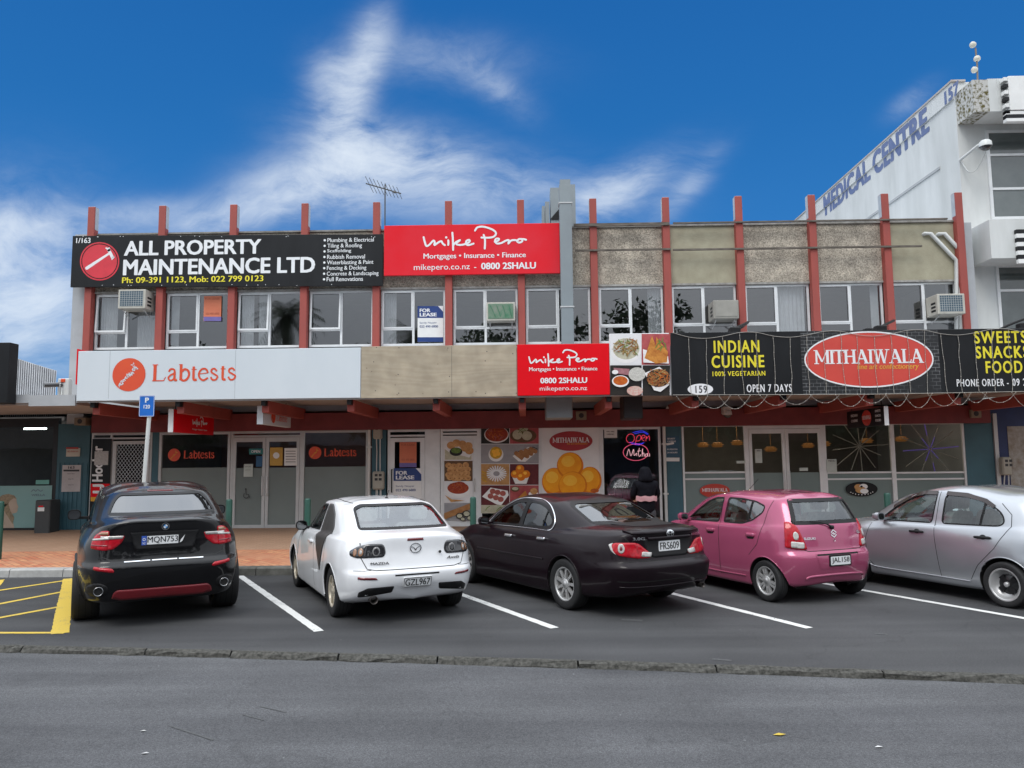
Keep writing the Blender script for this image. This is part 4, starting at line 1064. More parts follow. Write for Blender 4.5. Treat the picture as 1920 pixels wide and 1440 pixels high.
    def glazing(s, name, poly, kind, gm, seal=.022, sm=None, mirror=False, off=-.004):
        s_ = s.patch(name, poly, kind, gm, off, 0.0, .05, mirror)
        ring = MB(); s.strip_into(ring, inset(poly, seal/2-.002), kind, seal, .002, mirror, True)
        ring.build('window_seal', sm or M_BLACKP, s_)
        return s_
    def seat(s, x, y, z, hd=True, wd=.24):
        mb = MB()
        def rb(x0, x1, z0, z1, hw, rk):
            P = rrect(-hw, hw, z0, z1, min(.08, hw*.5, (z1-z0)*.3), 4)
            mb.prism(P, lambda a, b: (x0-(b-z0)*rk, y+a, b), lambda a, b: (x1-(b-z0)*rk, y+a, b))
        rb(x, x+.12, z, z+.58, wd, .25)
        if hd: rb(x-.15, x-.06, z+.62, z+.78, .125, .1)
        mb.box(x+.1, x+.55, y-wd, y+wd, z-.12, z+.05)
        return mb.build('seat', M_SEAT, s.root)
    def plate(s, txt, yc, zc, wd=.36, ht=.125, kind='B', off=.012, surround=None, tilt=None):
        h, n = s.cast(kind, yc, zc)
        n = Vector((n.x, 0, n.z)).normalized()
        up = Vector((0, 0, 1)); up = (up-n*up.dot(n)).normalized(); rt_ = up.cross(n)   # rt_ points to picture right seen from behind
        fn = lambda o: (lambda a, b: tuple(h+n*(off+o)+rt_*a+up*b))
        mb = MB()
        mb.prism(rrect(-wd/2, wd/2, -ht/2, ht/2, .012), fn(0), fn(-.02), 0)
        p = mb.build('number_plate', surround or M_PLATEW, s.root)
        return p, fn, wd, ht

def ring13(rear, side, front): return list(rear)+list(side)+list(front)
def xyz(xy, z): return [(x, y, zz) for (x, y), zz in zip(xy, z)]
# ------------------------------------------------------------------ sign boards
M_SBLACK = mat('sign_black', (.010, .011, .013), .38, var=.3, spec=.28, streak=.3)
M_SRED = mat('sign_red', (.74, .004, .012), .3, var=.05, spec=.2)
M_SREDF = mat('sign_red_faded', (.70, .03, .048), .3, c2=(.74, .004, .014), vscale=.55, spec=.22)
M_SWHITE = mat('sign_white_letter', (.78, .80, .82), .5, var=.04)
M_SYEL = mat('sign_yellow_letter', (.78, .68, .03), .5, var=.05)
M_INK = mat('sign_dark_ink', (.03, .03, .035), .6)
M_ORANGE = mat('sign_orange', (.72, .09, .025), .4, c2=(.66, .07, .03), vscale=2)
M_PALE = mat('pale_blue_white_panel', (.64, .70, .745), .4, c2=(.585, .65, .70), vscale=.9, streak=.5)
def board(name, label, cat, Y, px, depth, m, group=None, x=None, z=None, tilt=0.0):
    """flat sign board facing the street; px = pixel box it fills"""
    if px:
        x0 = (ax(px[0], px[1], Y)+ax(px[0], px[3], Y))/2; x1 = (ax(px[2], px[1], Y)+ax(px[2], px[3], Y))/2
        cx = (px[0]+px[2])/2; z1 = az(cx, px[1], Y); z0 = az(cx, px[3], Y)
    else: (x0, x1), (z0, z1) = x, z
    m_ = MB(); m_.bbox(x0, x1, Y, Y+depth, z0, z1, min(.006, depth*.3))
    if tilt: m_.v = [(a, b, c+tilt*(a-(x0+x1)/2)) for a, b, c in m_.v]
    r = empty(name, ((x0+x1)/2, Y+depth, z0), 0, label, cat, group)
    o = m_.build('board', m); o.parent = r; o.matrix_parent_inverse = Matrix.Translation(-Vector(r.location))
    return r, (x0, x1, z0, z1)
def child(mb, name, m, r, **k):
    o = mb.build(name, m, **k); o.parent = r
    if r.parent is None: o.matrix_parent_inverse = Matrix.Translation(-Vector(r.location))
    return o
def PX(Y, off=-.004):
    """pixel position on a plane -> point just proud of it (levelled along the facade)"""
    def f(a, b): p = at(a, b, Y); return (p.x, Y+off, p.z)
    return f
def L3(Y, off=-.004): return lambda a, b: (a, Y+off, b)
def tx(mb, s, Y, box, bold=0.0, m=0, spacing=1.0, slant=0.0, off=-.005):
    """lettering that fills the pixel box (x0, top, x1, bottom) on plane Y"""
    x0, y0, x1, y1 = box; ym = (y0+y1)/2; xm = (x0+x1)/2
    put_text(mb, s, L3(Y, off), ax(x0, ym, Y), ax(x1, ym, Y), az(xm, y1, Y), az(xm, y0, Y), bold, m, spacing, slant)
MIKE = [  # handwritten wordmark as pen strokes (units of a 1200 x 300 sheet, y down)
    [(318, 140), (330, 190), (350, 240), (385, 225), (430, 180), (445, 205), (440, 232), (490, 200), (520, 190), (535, 215), (560, 235)],
    [(598, 180), (600, 205), (598, 232)], [(645, 95), (650, 160), (652, 220), (653, 290)],
    [(655, 235), (690, 200), (735, 180), (700, 205), (690, 225), (740, 235), (800, 222), (840, 200), (835, 180), (805, 190), (800, 222), (825, 238), (885, 222)],
    [(903, 75), (930, 40), (990, 32), (1060, 50), (1120, 80), (1140, 115), (1110, 150), (1050, 158), (975, 155)], [(1000, 125), (1015, 180), (1012, 280)],
    [(1125, 205), (1160, 195), (1175, 175), (1145, 170), (1128, 195), (1150, 225), (1200, 220), (1250, 195), (1285, 190), (1278, 230), (1310, 195), (1360, 190), (1380, 200)],
    [(1440, 180), (1400, 180), (1380, 205), (1405, 218), (1435, 205), (1440, 180), (1480, 188)]]
def mike(mb, fn, x0, x1, z0, z1, wd):
    for s in MIKE:
        p = [(x0+(x1-x0)*(a-310)/1180, z1-(z1-z0)*(b-30)/262) for a, b in s]
        stroke(mb, crom(p, 4), wd, fn)
    c = (x0+(x1-x0)*(575-310)/1180, z1-(z1-z0)*(147-30)/262); mb.flat(ellipse(c[0], c[1], wd*.62, wd*.62, 10), fn)
def lab_word(mb, fn, x0, x1, z0, z1):
    """old-style serif word"""
    X = lambda a: x0+(x1-x0)*(a-640)/1150; Z = lambda b: z1-(z1-z0)*(b-245)/235
    u = (z1-z0)/235
    def s(pts, w_): stroke(mb, crom([(X(a), Z(b)) for a, b in pts], 5) if len(pts) > 2 else [(X(a), Z(b)) for a, b in pts], [q*u*1.3 for q in (w_ if isinstance(w_, list) else [w_]*(5*(len(pts)-1)+1 if len(pts) > 2 else 2))], fn, caps=False)
    V = lambda a, b: [a+(b-a)*math.sin(math.pi*k/15) for k in range(16)]
    s([(675, 250), (675, 475)], 34); s([(640, 250), (715, 250)], 9); s([(640, 473), (800, 473)], 11); s([(800, 476), (812, 445), (825, 425)], 9)
    s([(868, 350), (885, 318), (920, 312), (945, 330), (948, 370)], 20); s([(948, 350), (948, 440), (960, 468), (982, 462)], 24); s([(945, 372), (890, 400), (862, 435), (885, 470), (925, 462), (948, 430)], 18)
    s([(1035, 245), (1035, 470)], 30); s([(1005, 252), (1035, 250)], 9); s([(1045, 350), (1085, 318), (1130, 335), (1148, 390), (1125, 450), (1080, 476), (1040, 462)], 24)
    s([(1210, 280), (1210, 440), (1225, 468), (1255, 462)], 26); s([(1180, 320), (1250, 320)], 9)
    s([(1290, 385), (1408, 372)], 9); s([(1408, 372), (1385, 325), (1345, 312), (1305, 335), (1282, 395), (1305, 450), (1350, 474), (1410, 440)], 20)
    s([(1530, 350), (1500, 315), (1460, 325), (1458, 365), (1505, 395), (1540, 425), (1520, 465), (1475, 470), (1448, 430)], 19)
    s([(1612, 280), (1612, 440), (1628, 468), (1652, 462)], 26); s([(1582, 318), (1650, 318)], 9)
    s([(1775, 345), (1745, 312), (1705, 322), (1700, 360), (1745, 390), (1785, 420), (1765, 462), (1720, 470), (1688, 430)], 19)
def lab_mark(mb, fn, cx, cz, r, m=0, m2=1, pale=None):
    """round mark with a map of two islands in small tiles"""
    mb.flat(ellipse(cx, cz, r, r, 44), fn, m)
    f2 = lambda a, b: (lambda p: (p[0]+(0), p[1], p[2]))(fn(a, b))
    rr = random.Random(2)
    spine = crom([(-.50, -.68), (-.42, -.45), (-.22, -.28), (-.02, -.05), (.08, .02), (.2, .08), (.3, .32), (.2, .62)], 5)
    for p in spine:
        for k in range(3):
            a, b = p.x+rr.uniform(-.10, .10), p.y+rr.uniform(-.09, .09); q = rr.uniform(.018, .04)
            mb.add([tuple(Vector(fn(cx+r*x_, cz+r*y_))+Vector((0, -.003-rr.uniform(0, .002), 0))) for x_, y_ in ((a-q, b-q*.7), (a+q, b-q), (a+q*.8, b+q), (a-q, b+q*.8))], [(0, 1, 2, 3)], m2)
    for (a, b) in ((.42, .42), (.5, .35), (.34, .44)):
        mb.add([tuple(Vector(fn(cx+r*(a+x_), cz+r*(b+y_)))+Vector((0, -.003, 0))) for x_, y_ in ((-.05, -.05), (.05, -.03), (.04, .05), (-.04, .04))], [(0, 1, 2, 3)], m2)
SERIF = {  # slab-serif capitals: thick bars (x0,z0,x1,z1,width) on a unit cell, serifs added
    'M': (1.25, [(.2, 0, .2, 1, .14), (.2, 1, .62, .15, .16), (.62, .15, 1.05, 1, .08), (1.05, 0, 1.05, 1, .20)], [(.02, .38), (.86, 1.25)], [(.0, .3), (.98, 1.25)]),
    'I': (.46, [(.23, 0, .23, 1, .2)], [(.02, .44)], [(.02, .44)]),
    'T': (.86, [(.43, 0, .43, 1, .2), (.02, .95, .84, .95, .10), (.05, .78, .02, 1, .06), (.81, .78, .84, 1, .06)], [(.22, .64)], []),
    'H': (1.0, [(.2, 0, .2, 1, .2), (.8, 0, .8, 1, .2), (.2, .52, .8, .52, .09)], [(.0, .4), (.6, 1.0)], [(.0, .4), (.6, 1.0)]),
    'A': (1.05, [(.18, 0, .5, 1, .09), (.5, 1, .86, 0, .22), (.28, .34, .72, .34, .08)], [(.0, .34), (.66, 1.05)], []),
    'W': (1.35, [(.22, 1, .42, 0, .19), (.42, 0, .66, .95, .08), (.66, .95, .90, 0, .19), (.90, 0, 1.16, 1, .08)], [], [(.02, .44), (.5, .84), (.98, 1.33)]),
    'L': (.78, [(.22, 0, .22, 1, .2), (.2, .05, .74, .05, .10), (.70, .05, .76, .26, .07)], [(.02, .40)], [(.02, .42)])}
def serif_word(mb, s, fn, x0, x1, z0, z1, m=0):
    o_, a_, b_ = (Vector(fn(*p)) for p in ((x0, z0), (x1, z0), (x0, z1))); up = (a_-o_).cross(b_-o_).normalized()*.00022; cnt = [0]; f0 = fn
    def fn(*p): return Vector(f0(*p))+up*(cnt[0] % 14)
    wd = [SERIF[c][0] for c in s]; tot = sum(wd)-.10*(len(s)-1); kx = (x1-x0)/tot; kz = z1-z0; x = 0
    for c, w_ in zip(s, wd):
        _, bars, bot, top = SERIF[c]
        for (a, b, p, q, t) in bars:
            cnt[0] += 1; P = [(x+a, b), (x+p, q)]
            if abs(q-b) < .02: pts = [(P[0][0], b-t/2), (P[1][0], b-t/2), (P[1][0], b+t/2), (P[0][0], b+t/2)]
            else: pts = [(P[0][0]-t/2, b), (P[0][0]+t/2, b), (P[1][0]+t/2, q), (P[1][0]-t/2, q)]
            mb.flat([(x0+u_*kx, z0+v_*kz) for u_, v_ in pts], fn, m)
        for lst, zz in ((bot, .03), (top, .97)):
            for (a, b) in lst: cnt[0] += 1; mb.flat([(x0+(x+u_)*kx, z0+v_*kz) for u_, v_ in ((a, zz-.03), (b, zz-.03), (b, zz+.03), (a, zz+.03))], fn, m)
        x += w_-.10
# --- upper black sign
YU = 18.50
r, _ = board('sign_board', 'black sign board reading ALL PROPERTY MAINTENANCE LTD with red hammer roundel', 'sign', YU, (134, 440.5, 718, 537), .06, M_SBLACK, tilt=-.0105)
t = MB()
tx(t, 'ALL PROPERTY', YU, (233, 450, 490, 478), .035); tx(t, 'MAINTENANCE LTD', YU, (231, 484, 591, 514), .035)
tx(t, '1/163', YU, (143, 446, 170, 456), .025)
for k, s in enumerate(('Plumbing & Electrical', 'Tiling & Roofing', 'Scaffolding', 'Rubbish Removal', 'Waterblasting & Paint', 'Fencing & Decking', 'Concrete & Landscaping', 'Full Renovations')):
    wv = (87, 65, 45, 71, 87, 74, 97, 68)[k]; y = 446+10.45*k; tx(t, s, YU, (614-k*.2, y, 614+wv-k*.2, y+(10 if k in (0, 1, 4, 5, 6) else 8)), .012)
    t.flat(ellipse(609-k*.2, y+4.6, 2.2, 2.2, 10), PX(YU, -.005))
q = random.Random(12)
for k in range(26): t.flat(ellipse(150+q.uniform(0, 560), (443.5, 534.5)[k % 2]+q.uniform(-1, 1), .8, .8, 6), PX(YU, -.005))
child(t, 'lettering', M_SWHITE, r)
t = MB(); tx(t, 'Ph: 09-391 1123, Mob: 022 799 0123', YU, (229, 518, 494, 531), .025); child(t, 'phone_lettering', M_SYEL, r)
t = MB(); f = PX(YU, -.005); t.flat(ellipse(187, 490, 34, 33, 44), f, 0); stroke(t, ellipse(187, 490, 35.7, 34.7, 44), 2.6, f, 0, close=True)
g2 = PX(YU, -.0075)
stroke(t, ellipse(187, 490, 33.4, 32.4, 44), 1.4, g2, 1, close=True)
stroke(t, [(163, 503), (172, 497), (207, 474)], [6, 5.5, 3.6], g2, 2)
for pl in ([(201, 469), (206, 466), (214, 482), (209, 485)], [(209, 485), (214, 480), (215, 483), (210, 488)], [(199, 466), (206, 464), (208, 470), (203, 472)]): t.flat(pl, g2, 2)
stroke(t, crom([(205, 472), (203, 467), (198, 465)], 4), [3.6]*4+[3]*4+[1], g2, 2)
child(t, 'hammer_roundel', [mat('roundel_red', (.62, .03, .05), .4), M_SBLACK, M_SWHITE], r)
# --- upper red sign
r, bx = board('sign_board', 'large red sign with white handwritten name beside the grey duct', 'sign', YU-.02, (720, 420.5, 1049.5, 514.5), .08, M_SREDF)
t = MB(); Y = YU-.02
x0, x1 = ax(793, 446, Y), ax(988, 446, Y); mike(t, L3(Y, -.005), x0, x1, az(890, 468.5, Y), az(890, 425, Y), .048)
tx(t, 'Mortgages • Insurance • Finance', Y, (794, 474, 986, 487), .02); tx(t, 'mikepero.co.nz', Y, (776, 495, 881, 509), .0)
tx(t, '-', Y, (889, 501, 893, 502.4), .0); tx(t, '0800 2SHALU', Y, (902, 492, 1005, 504.5), .035)
child(t, 'lettering', M_SWHITE, r)
# --- canopy fascia boards
YB = YC-.035
r, _ = board('sign_board', 'wide white fascia sign with orange round mark and word Labtests', 'sign', YB, (145, 655, 676, 749), .034, M_PALE)
t = MB(); f = PX(YB, -.005)
c = at(242, 702.5, YB); rr_ = abs(ax(273, 702, YB)-ax(211, 702, YB))/2
lab_mark(t, L3(YB, -.005), c.x, c.z, rr_, 0, 1); lab_word(t, L3(YB, -.005), ax(286, 698, YB), ax(442, 698, YB), az(360, 714, YB), az(360, 682.5, YB))
child(t, 'lettering', [M_ORANGE, M_PALE], r)
t = MB()
for p in (205, 441): t.box(ax(p, 700, YB)-.004, ax(p, 700, YB)+.004, YB-.0015, YB, az(p, 748, YB)+.01, az(p, 656, YB)-.01)
child(t, 'panel_joint', mat('joint_grey', (.38, .42, .45), .6), r)
t = MB(); t.box(ax(145, 700, YB)-.03, ax(145, 700, YB)-.004, YB+.0, YB+.3, 3.62, az(145, 656, YB)+.02); child(t, 'edge_trim', M_SRED, r)
def plywood():
    m = bpy.data.materials.new('weathered_plywood'); m.use_nodes = True; t = m.node_tree; b = t.nodes['Principled BSDF']; b.inputs['Roughness'].default_value = .9
    tcn = t.nodes.new('ShaderNodeTexCoord'); mp_ = t.nodes.new('ShaderNodeMapping'); mp_.inputs['Scale'].default_value = (.30, 1, 1.6); t.links.new(tcn.outputs['Object'], mp_.inputs[0])
    wv = t.nodes.new('ShaderNodeTexWave'); wv.bands_direction = 'Z'; wv.inputs['Scale'].default_value = 1.6; wv.inputs['Distortion'].default_value = 26; wv.inputs['Detail'].default_value = 4; wv.inputs['Detail Scale'].default_value = .8
    t.links.new(mp_.outputs[0], wv.inputs['Vector'])
    r_ = t.nodes.new('ShaderNodeValToRGB'); t.links.new(wv.outputs['Fac'], r_.inputs[0]); e0, e1 = r_.color_ramp.elements
    e0.position = 0; e0.color = (.415, .355, .265, 1); e1.position = 1; e1.color = (.45, .39, .295, 1)
    n = t.nodes.new('ShaderNodeTexNoise'); n.inputs['Scale'].default_value = 2.6; n.inputs['Detail'].default_value = 6; t.links.new(tcn.outputs['Object'], n.inputs['Vector'])
    mr = t.nodes.new('ShaderNodeMapRange'); mr.inputs[1].default_value = .35; mr.inputs[2].default_value = .65; mr.inputs[3].default_value = .78; mr.inputs[4].default_value = 1.03; t.links.new(n.outputs['Fac'], mr.inputs[0])
    x_ = t.nodes.new('ShaderNodeMix'); x_.data_type = 'RGBA'; x_.blend_type = 'MULTIPLY'; x_.inputs[0].default_value = 1; t.links.new(r_.outputs[0], x_.inputs[6]); t.links.new(mr.outputs[0], x_.inputs[7])
    v = t.nodes.new('ShaderNodeTexVoronoi'); v.inputs['Scale'].default_value = 5.5; t.links.new(tcn.outputs['Object'], v.inputs['Vector'])
    rv = t.nodes.new('ShaderNodeValToRGB'); t.links.new(v.outputs['Distance'], rv.inputs[0]); rv.color_ramp.elements[0].position = .04; rv.color_ramp.elements[0].color = (.25, .2, .16, 1); rv.color_ramp.elements[1].position = .10; rv.color_ramp.elements[1].color = (1, 1, 1, 1)
    x2 = t.nodes.new('ShaderNodeMix'); x2.data_type = 'RGBA'; x2.blend_type = 'MULTIPLY'; x2.inputs[0].default_value = .8; t.links.new(x_.outputs[2], x2.inputs[6]); t.links.new(rv.outputs[0], x2.inputs[7])
    t.links.new(x2.outputs[2], b.inputs['Base Color']); return m
r, bx = board('plywood_panel', 'bare weathered plywood panel on the canopy front between two signs', 'panel', YB+.006, (677, 648, 969, 745), .028, plywood())
t = MB(); 
for p in (847,): t.box(ax(p, 700, YB)-.003, ax(p, 700, YB)+.003, YB+.0045, YB+.006, bx[2]+.01, bx[3]-.01)
rk = random.Random(8)
for xc in (703, 748, 842, 912):
    for k in range(4):
        if rk.random() < .8:
            q = at(xc+rk.uniform(-3, 3), 655+k*26+rk.uniform(-5, 5), YB); t.flat(ellipse(q.x, q.z, .011, .011, 8), L3(YB+.006, -.002))
child(t, 'nail', M_INK, r)
r, bx = board('sign_board', 'small red fascia sign with white handwritten name beside the plywood', 'sign', YB-.01, (970, 645, 1143, 741), .043, M_SRED)
t = MB(); Y = YB-.01
mike(t, L3(Y, -.005), ax(991, 670, Y), ax(1120, 670, Y), az(1055, 686, Y), az(1055, 656, Y), .031)
tx(t, 'Mortgages • Insurance • Finance', Y, (992, 688, 1120, 697.5), .02); tx(t, '0800 2SHALU', Y, (1013, 708, 1101, 718.5), .035); tx(t, 'mikepero.co.nz', Y, (1012, 724, 1101, 734.5), .0)
child(t, 'lettering', M_SWHITE, r)

# --- pictures of food, built up from flat printed shapes
def food_mats():
    F = {}
    def v(name, c, c2, sc, var=.2): F[name] = mat('print_'+name, c, .45, c2=c2, vscale=sc, spec=.3)
    v('white', (.80, .81, .82), (.74, .75, .77), 4); v('plate', (.86, .86, .85), (.76, .76, .76), 6); v('dark', (.012, .012, .013), (.03, .025, .02), 5)
    v('noodle', (.52, .36, .13), (.16, .08, .03), 34); v('noodle_red', (.55, .20, .06), (.10, .04, .02), 34); v('green', (.20, .32, .06), (.08, .14, .03), 30)
    v('samosa', (.66, .30, .06), (.40, .13, .025), 12); v('curry', (.60, .16, .02), (.42, .07, .01), 18); v('curry_red', (.42, .06, .02), (.24, .03, .012), 22)
    v('rice', (.66, .66, .62), (.42, .42, .38), 40); v('salad', (.62, .25, .22), (.60, .58, .5), 32); v('onion', (.45, .22, .24), (.25, .1, .12), 14)
    v('brownbg', (.16, .09, .045), (.09, .045, .02), 6); v('tan', (.60, .35, .14), (.44, .22, .08), 10); v('bun', (.68, .40, .17), (.42, .19, .06), 14); v('sweetball', (.80, .24, .006), (.66, .15, .004), 7); v('sweetmid', (.95, .40, .012), (.88, .31, .01), 7); v('sweethi', (1, .58, .07), (.98, .48, .03), 7)
    v('maroonbg', (.16, .03, .035), (.09, .015, .02), 4); v('greybg', (.38, .38, .40), (.28, .28, .30), 3); v('pinkball', (.45, .13, .10), (.30, .07, .06), 16); v('cream', (.60, .58, .45), (.42, .42, .30), 12)
    v('yellow', (.70, .42, .03), (.50, .26, .02), 14); v('roll', (.46, .23, .09), (.28, .12, .04), 8); v('redbg', (.35, .05, .06), (.5, .12, .12), 5)
    return F
FD = food_mats(); FN = list(FD); FM = [FD[k] for k in FN]; FI = {k: i for i, k in enumerate(FN)}
class Print:
    def __init__(s, Y): s.Y = Y; s.mb = MB(); s.mb.k = -1; s.k = 0
    def lay(s): s.k += 1; return PX(s.Y, -.002-.0004*s.k)
    def rect(s, x0, y0, x1, y1, c): s.mb.flat([(x0, y0), (x1, y0), (x1, y1), (x0, y1)], s.lay(), FI[c])
    def poly(s, p, c): s.mb.flat(p, s.lay(), FI[c])
    def el(s, cx, cy, rx, ry, c, rot=0, n=28): s.mb.flat(ellipse(cx, cy, rx, ry, n, rot), s.lay(), FI[c])
    def line(s, p, w_, c): stroke(s.mb, p, w_, s.lay(), FI[c])
    def heap(s, cx, cy, rx, ry, n, sz, cs, seed=1):
        q = random.Random(seed)
        for i in range(n):
            a, d = q.uniform(0, 6.28), q.random()**.5; x, y = cx+rx*d*math.cos(a), cy+ry*d*math.sin(a)
            L_ = q.uniform(.6, 1.4)*sz; b = q.uniform(0, 3.14)
            s.line(crom([(x-L_*math.cos(b), y-L_*math.sin(b)), (x+q.uniform(-.4, .4)*sz, y+q.uniform(-.4, .4)*sz), (x+L_*math.cos(b), y+L_*math.sin(b))], 3), sz*.32, q.choice(cs))
    def done(s, r): return child(s.mb, 'printed_picture', FM, r, fixn=False)
Yp = YB-.02
r, bx = board('picture_board', 'four panel board of noodle, samosa and curry pictures above the canopy edge', 'sign', Yp, (1143.5, 625, 1256, 742), .05, FD['white'])
P = Print(Yp)
P.rect(1144, 626, 1201, 684, 'white'); P.rect(1203, 626, 1256, 684, 'redbg'); P.rect(1144, 685, 1203, 742, 'dark'); P.rect(1205, 685, 1256, 742, 'dark')
P.el(1174, 657, 32*.9, 24, 'plate'); P.el(1174, 654, 25, 20, 'cream'); P.heap(1174, 651, 22, 17, 60, 5, ['noodle', 'noodle', 'green', 'rice', 'noodle_red'], 3)
P.poly([(1205, 655), (1252, 668), (1254, 682), (1206, 680)], 'plate'); P.poly([(1208, 672), (1222, 630), (1240, 676), (1230, 682)], 'samosa'); P.poly([(1230, 632), (1252, 660), (1250, 680), (1228, 682)], 'samosa'); P.heap(1240, 646, 9, 10, 10, 5, ['green'], 4)
P.el(1163, 715, 16, 11, 'plate'); P.el(1163, 714, 13.5, 8.5, 'curry'); P.el(1194, 702, 16, 13, 'rice'); P.poly([(1150, 690), (1180, 692), (1178, 704), (1152, 700)], 'onion'); P.el(1190, 733, 15, 9, 'salad'); P.el(1153, 698, 6, 4, 'plate')
P.poly([(1208, 700), (1236, 688), (1256, 706), (1254, 722), (1238, 735), (1226, 732)], 'plate'); P.el(1234, 709, 22, 17, 'noodle_red'); P.heap(1234, 709, 19, 15, 60, 5, ['noodle_red', 'noodle', 'curry', 'dark', 'noodle'], 6)
P.done(r)
# --- long black sweet-shop sign
Ym = YB-.012
xA, xB = ax(1259, 680, Ym), ax(1990, 680, Ym); z0, z1 = az(1560, 740, Ym), az(1560, 620, Ym)
def brickprint():
    m = bpy.data.materials.new('printed_black_brick'); m.use_nodes = True; t = m.node_tree; b = t.nodes['Principled BSDF']; b.inputs['Roughness'].default_value = .3
    tcn = t.nodes.new('ShaderNodeTexCoord'); mp_ = t.nodes.new('ShaderNodeMapping'); mp_.inputs['Rotation'].default_value = (R(90), 0, 0); t.links.new(tcn.outputs['Object'], mp_.inputs[0])
    br = t.nodes.new('ShaderNodeTexBrick'); br.inputs['Scale'].default_value = 3.4; br.inputs['Mortar Size'].default_value = .012; br.inputs['Color1'].default_value = (.013, .014, .016, 1); br.inputs['Color2'].default_value = (.02, .021, .024, 1); br.inputs['Mortar'].default_value = (.26, .27, .28, 1)
    t.links.new(mp_.outputs[0], br.inputs['Vector']); n = t.nodes.new('ShaderNodeTexNoise'); n.inputs['Scale'].default_value = 2.0; n.inputs['Detail'].default_value = 5; t.links.new(tcn.outputs['Object'], n.inputs['Vector'])
    mr = t.nodes.new('ShaderNodeMapRange'); mr.inputs[1].default_value = .40; mr.inputs[2].default_value = .62; t.links.new(n.outputs['Fac'], mr.inputs[0])
    x_ = t.nodes.new('ShaderNodeMix'); x_.data_type = 'RGBA'; t.links.new(mr.outputs[0], x_.inputs[0]); x_.inputs[6].default_value = (.016, .017, .019, 1); t.links.new(br.outputs['Color'], x_.inputs[7]); t.links.new(x_.outputs[2], b.inputs['Base Color']); return m
r, bx = board('sign_board', 'long black fascia sign with red MITHAIWALA oval and yellow INDIAN CUISINE lettering', 'sign', Ym, None, .047, M_SBLACK, x=(xA, xB), z=(z0, z1))
def zat(y): return z1-(z1-z0)*(y-620)/120
t = MB(); t.quad((ax(1503, 680, Ym), Ym-.002, z0+.01), (ax(1762, 680, Ym), Ym-.002, z0+.01), (ax(1762, 680, Ym), Ym-.002, z1-.01), (ax(1503, 680, Ym), Ym-.002, z1-.01)); child(t, 'brick_print', brickprint(), r)
def txm(mb, s, box, bold, m=0, slant=0.0, off=-.006, sp=1.2):
    x0, y0, x1, y1 = box; put_text(mb, s, L3(Ym, off), ax(x0, 680, Ym), ax(x1, 680, Ym), zat(y1), zat(y0), bold*.8, m, sp, slant)
t = MB(); txm(t, 'INDIAN', (1339, 636, 1425, 659), .04); txm(t, 'CUISINE', (1334, 664, 1433, 687.5), .04); txm(t, '100% VEGETARIAN', (1335, 694, 1434, 703), .035)
child(t, 'lettering', M_SYEL, r); t = MB(); txm(t, 'SWEETS', (1829, 625, 1928, 648), .04); txm(t, 'SNACKS', (1830, 653, 1930, 676), .04); txm(t, 'FOOD', (1847, 681, 1916, 704), .04)
child(t, 'lettering', M_SYEL, r)
t = MB(); txm(t, 'OPEN 7 DAYS', (1398, 719, 1482, 734), .03); child(t, 'lettering', M_SWHITE, r); t = MB(); txm(t, 'PHONE ORDER -', (1791, 714, 1888, 728), .03); txm(t, '09 2', (1895, 714, 1921, 728), .03)
ce = (ax(1313, 727, Ym), zat(727)); t.flat(ellipse(ce[0], ce[1], .26, .115, 36), L3(Ym, -.005))
child(t, 'lettering', M_SWHITE, r)
t = MB(); txm(t, '159', (1302, 720, 1324, 734), .03, off=-.008); child(t, 'street_number', M_INK, r)
def oval(r_, fn_of, cx, cz, rx, rz, rim=True):
    t = MB(); t.flat(ellipse(cx, cz, rx, rz, 56), fn_of(-.008), 0)
    if rim: stroke(t, ellipse(cx, cz, rx, rz, 56), rx*.022, fn_of(-.011), 1, close=True)
    serif_word(t, 'MITHAIWALA', fn_of(-.011), cx-rx*.86, cx+rx*.86, cz-rz*.15, cz+rz*.36, 1)
    put_text(t, 'fine art confectionery', fn_of(-.011), cx-rx*.20, cx+rx*.76, cz-rz*.42, cz-rz*.16, .012, 2, slant=.02)
    return t
M_OVAL = mat('oval_red', (.62, .075, .055), .25, c2=(.56, .05, .04), vscale=1.2); M_GOLD = mat('gold_letter', (.72, .36, .04), .5)
cx, cz = ax(1629, 680, Ym), zat(675); rx = (ax(1749, 680, Ym)-ax(1509, 680, Ym))/2; rz = (zat(624)-zat(727))/2
child(oval(r, lambda o: L3(Ym, o), cx, cz, rx, rz), 'oval_logo', [M_OVAL, M_SWHITE, M_GOLD], r)
# fairy lights: strands over the sign and loops under its lower edge
M_WIRE = mat('fairy_wire', (.34, .33, .30), .6); M_BULB = mat('fairy_bulb', (.66, .64, .58), .3)
t = MB(); rk = random.Random(4); bl = MB()
xs_ = [1293+31.6*k for k in range(22)]
top = []
for k, p in enumerate([1262]+xs_):
    dz_ = (-.02, -.10, -.13, -.09, -.02)[k % 5] if k else 0
    top.append((ax(p, 680, Ym), Ym-.03, z1+dz_))
t.tube(crom(top, 4), .006, 4, caps=False)
for k, p in enumerate(xs_):
    a = top[k+1]; n_ = 6; pts = []
    for j in range(n_+1): pts.append((a[0]+rk.uniform(-.012, .012)+(.05*j/n_ if k % 6 == 3 else 0), Ym-.022, a[2]-(a[2]-z0-.01)*j/n_))
    t.tube(crom(pts, 3), .0052, 4, caps=False)
    for q in crom(pts, 3)[1::2]: bl.lathe([(0, -.012), (.008, 0), (0, .012)], 6, 'z', tuple(q))
lx = xA+.08; low = []
t.tube([(xA, Ym-.03, z0+.03), ((xA+xB)/2, Ym-.03, z0-.005), (xB, Ym-.03, z0+.02)], .007, 4, caps=False)
k = 0
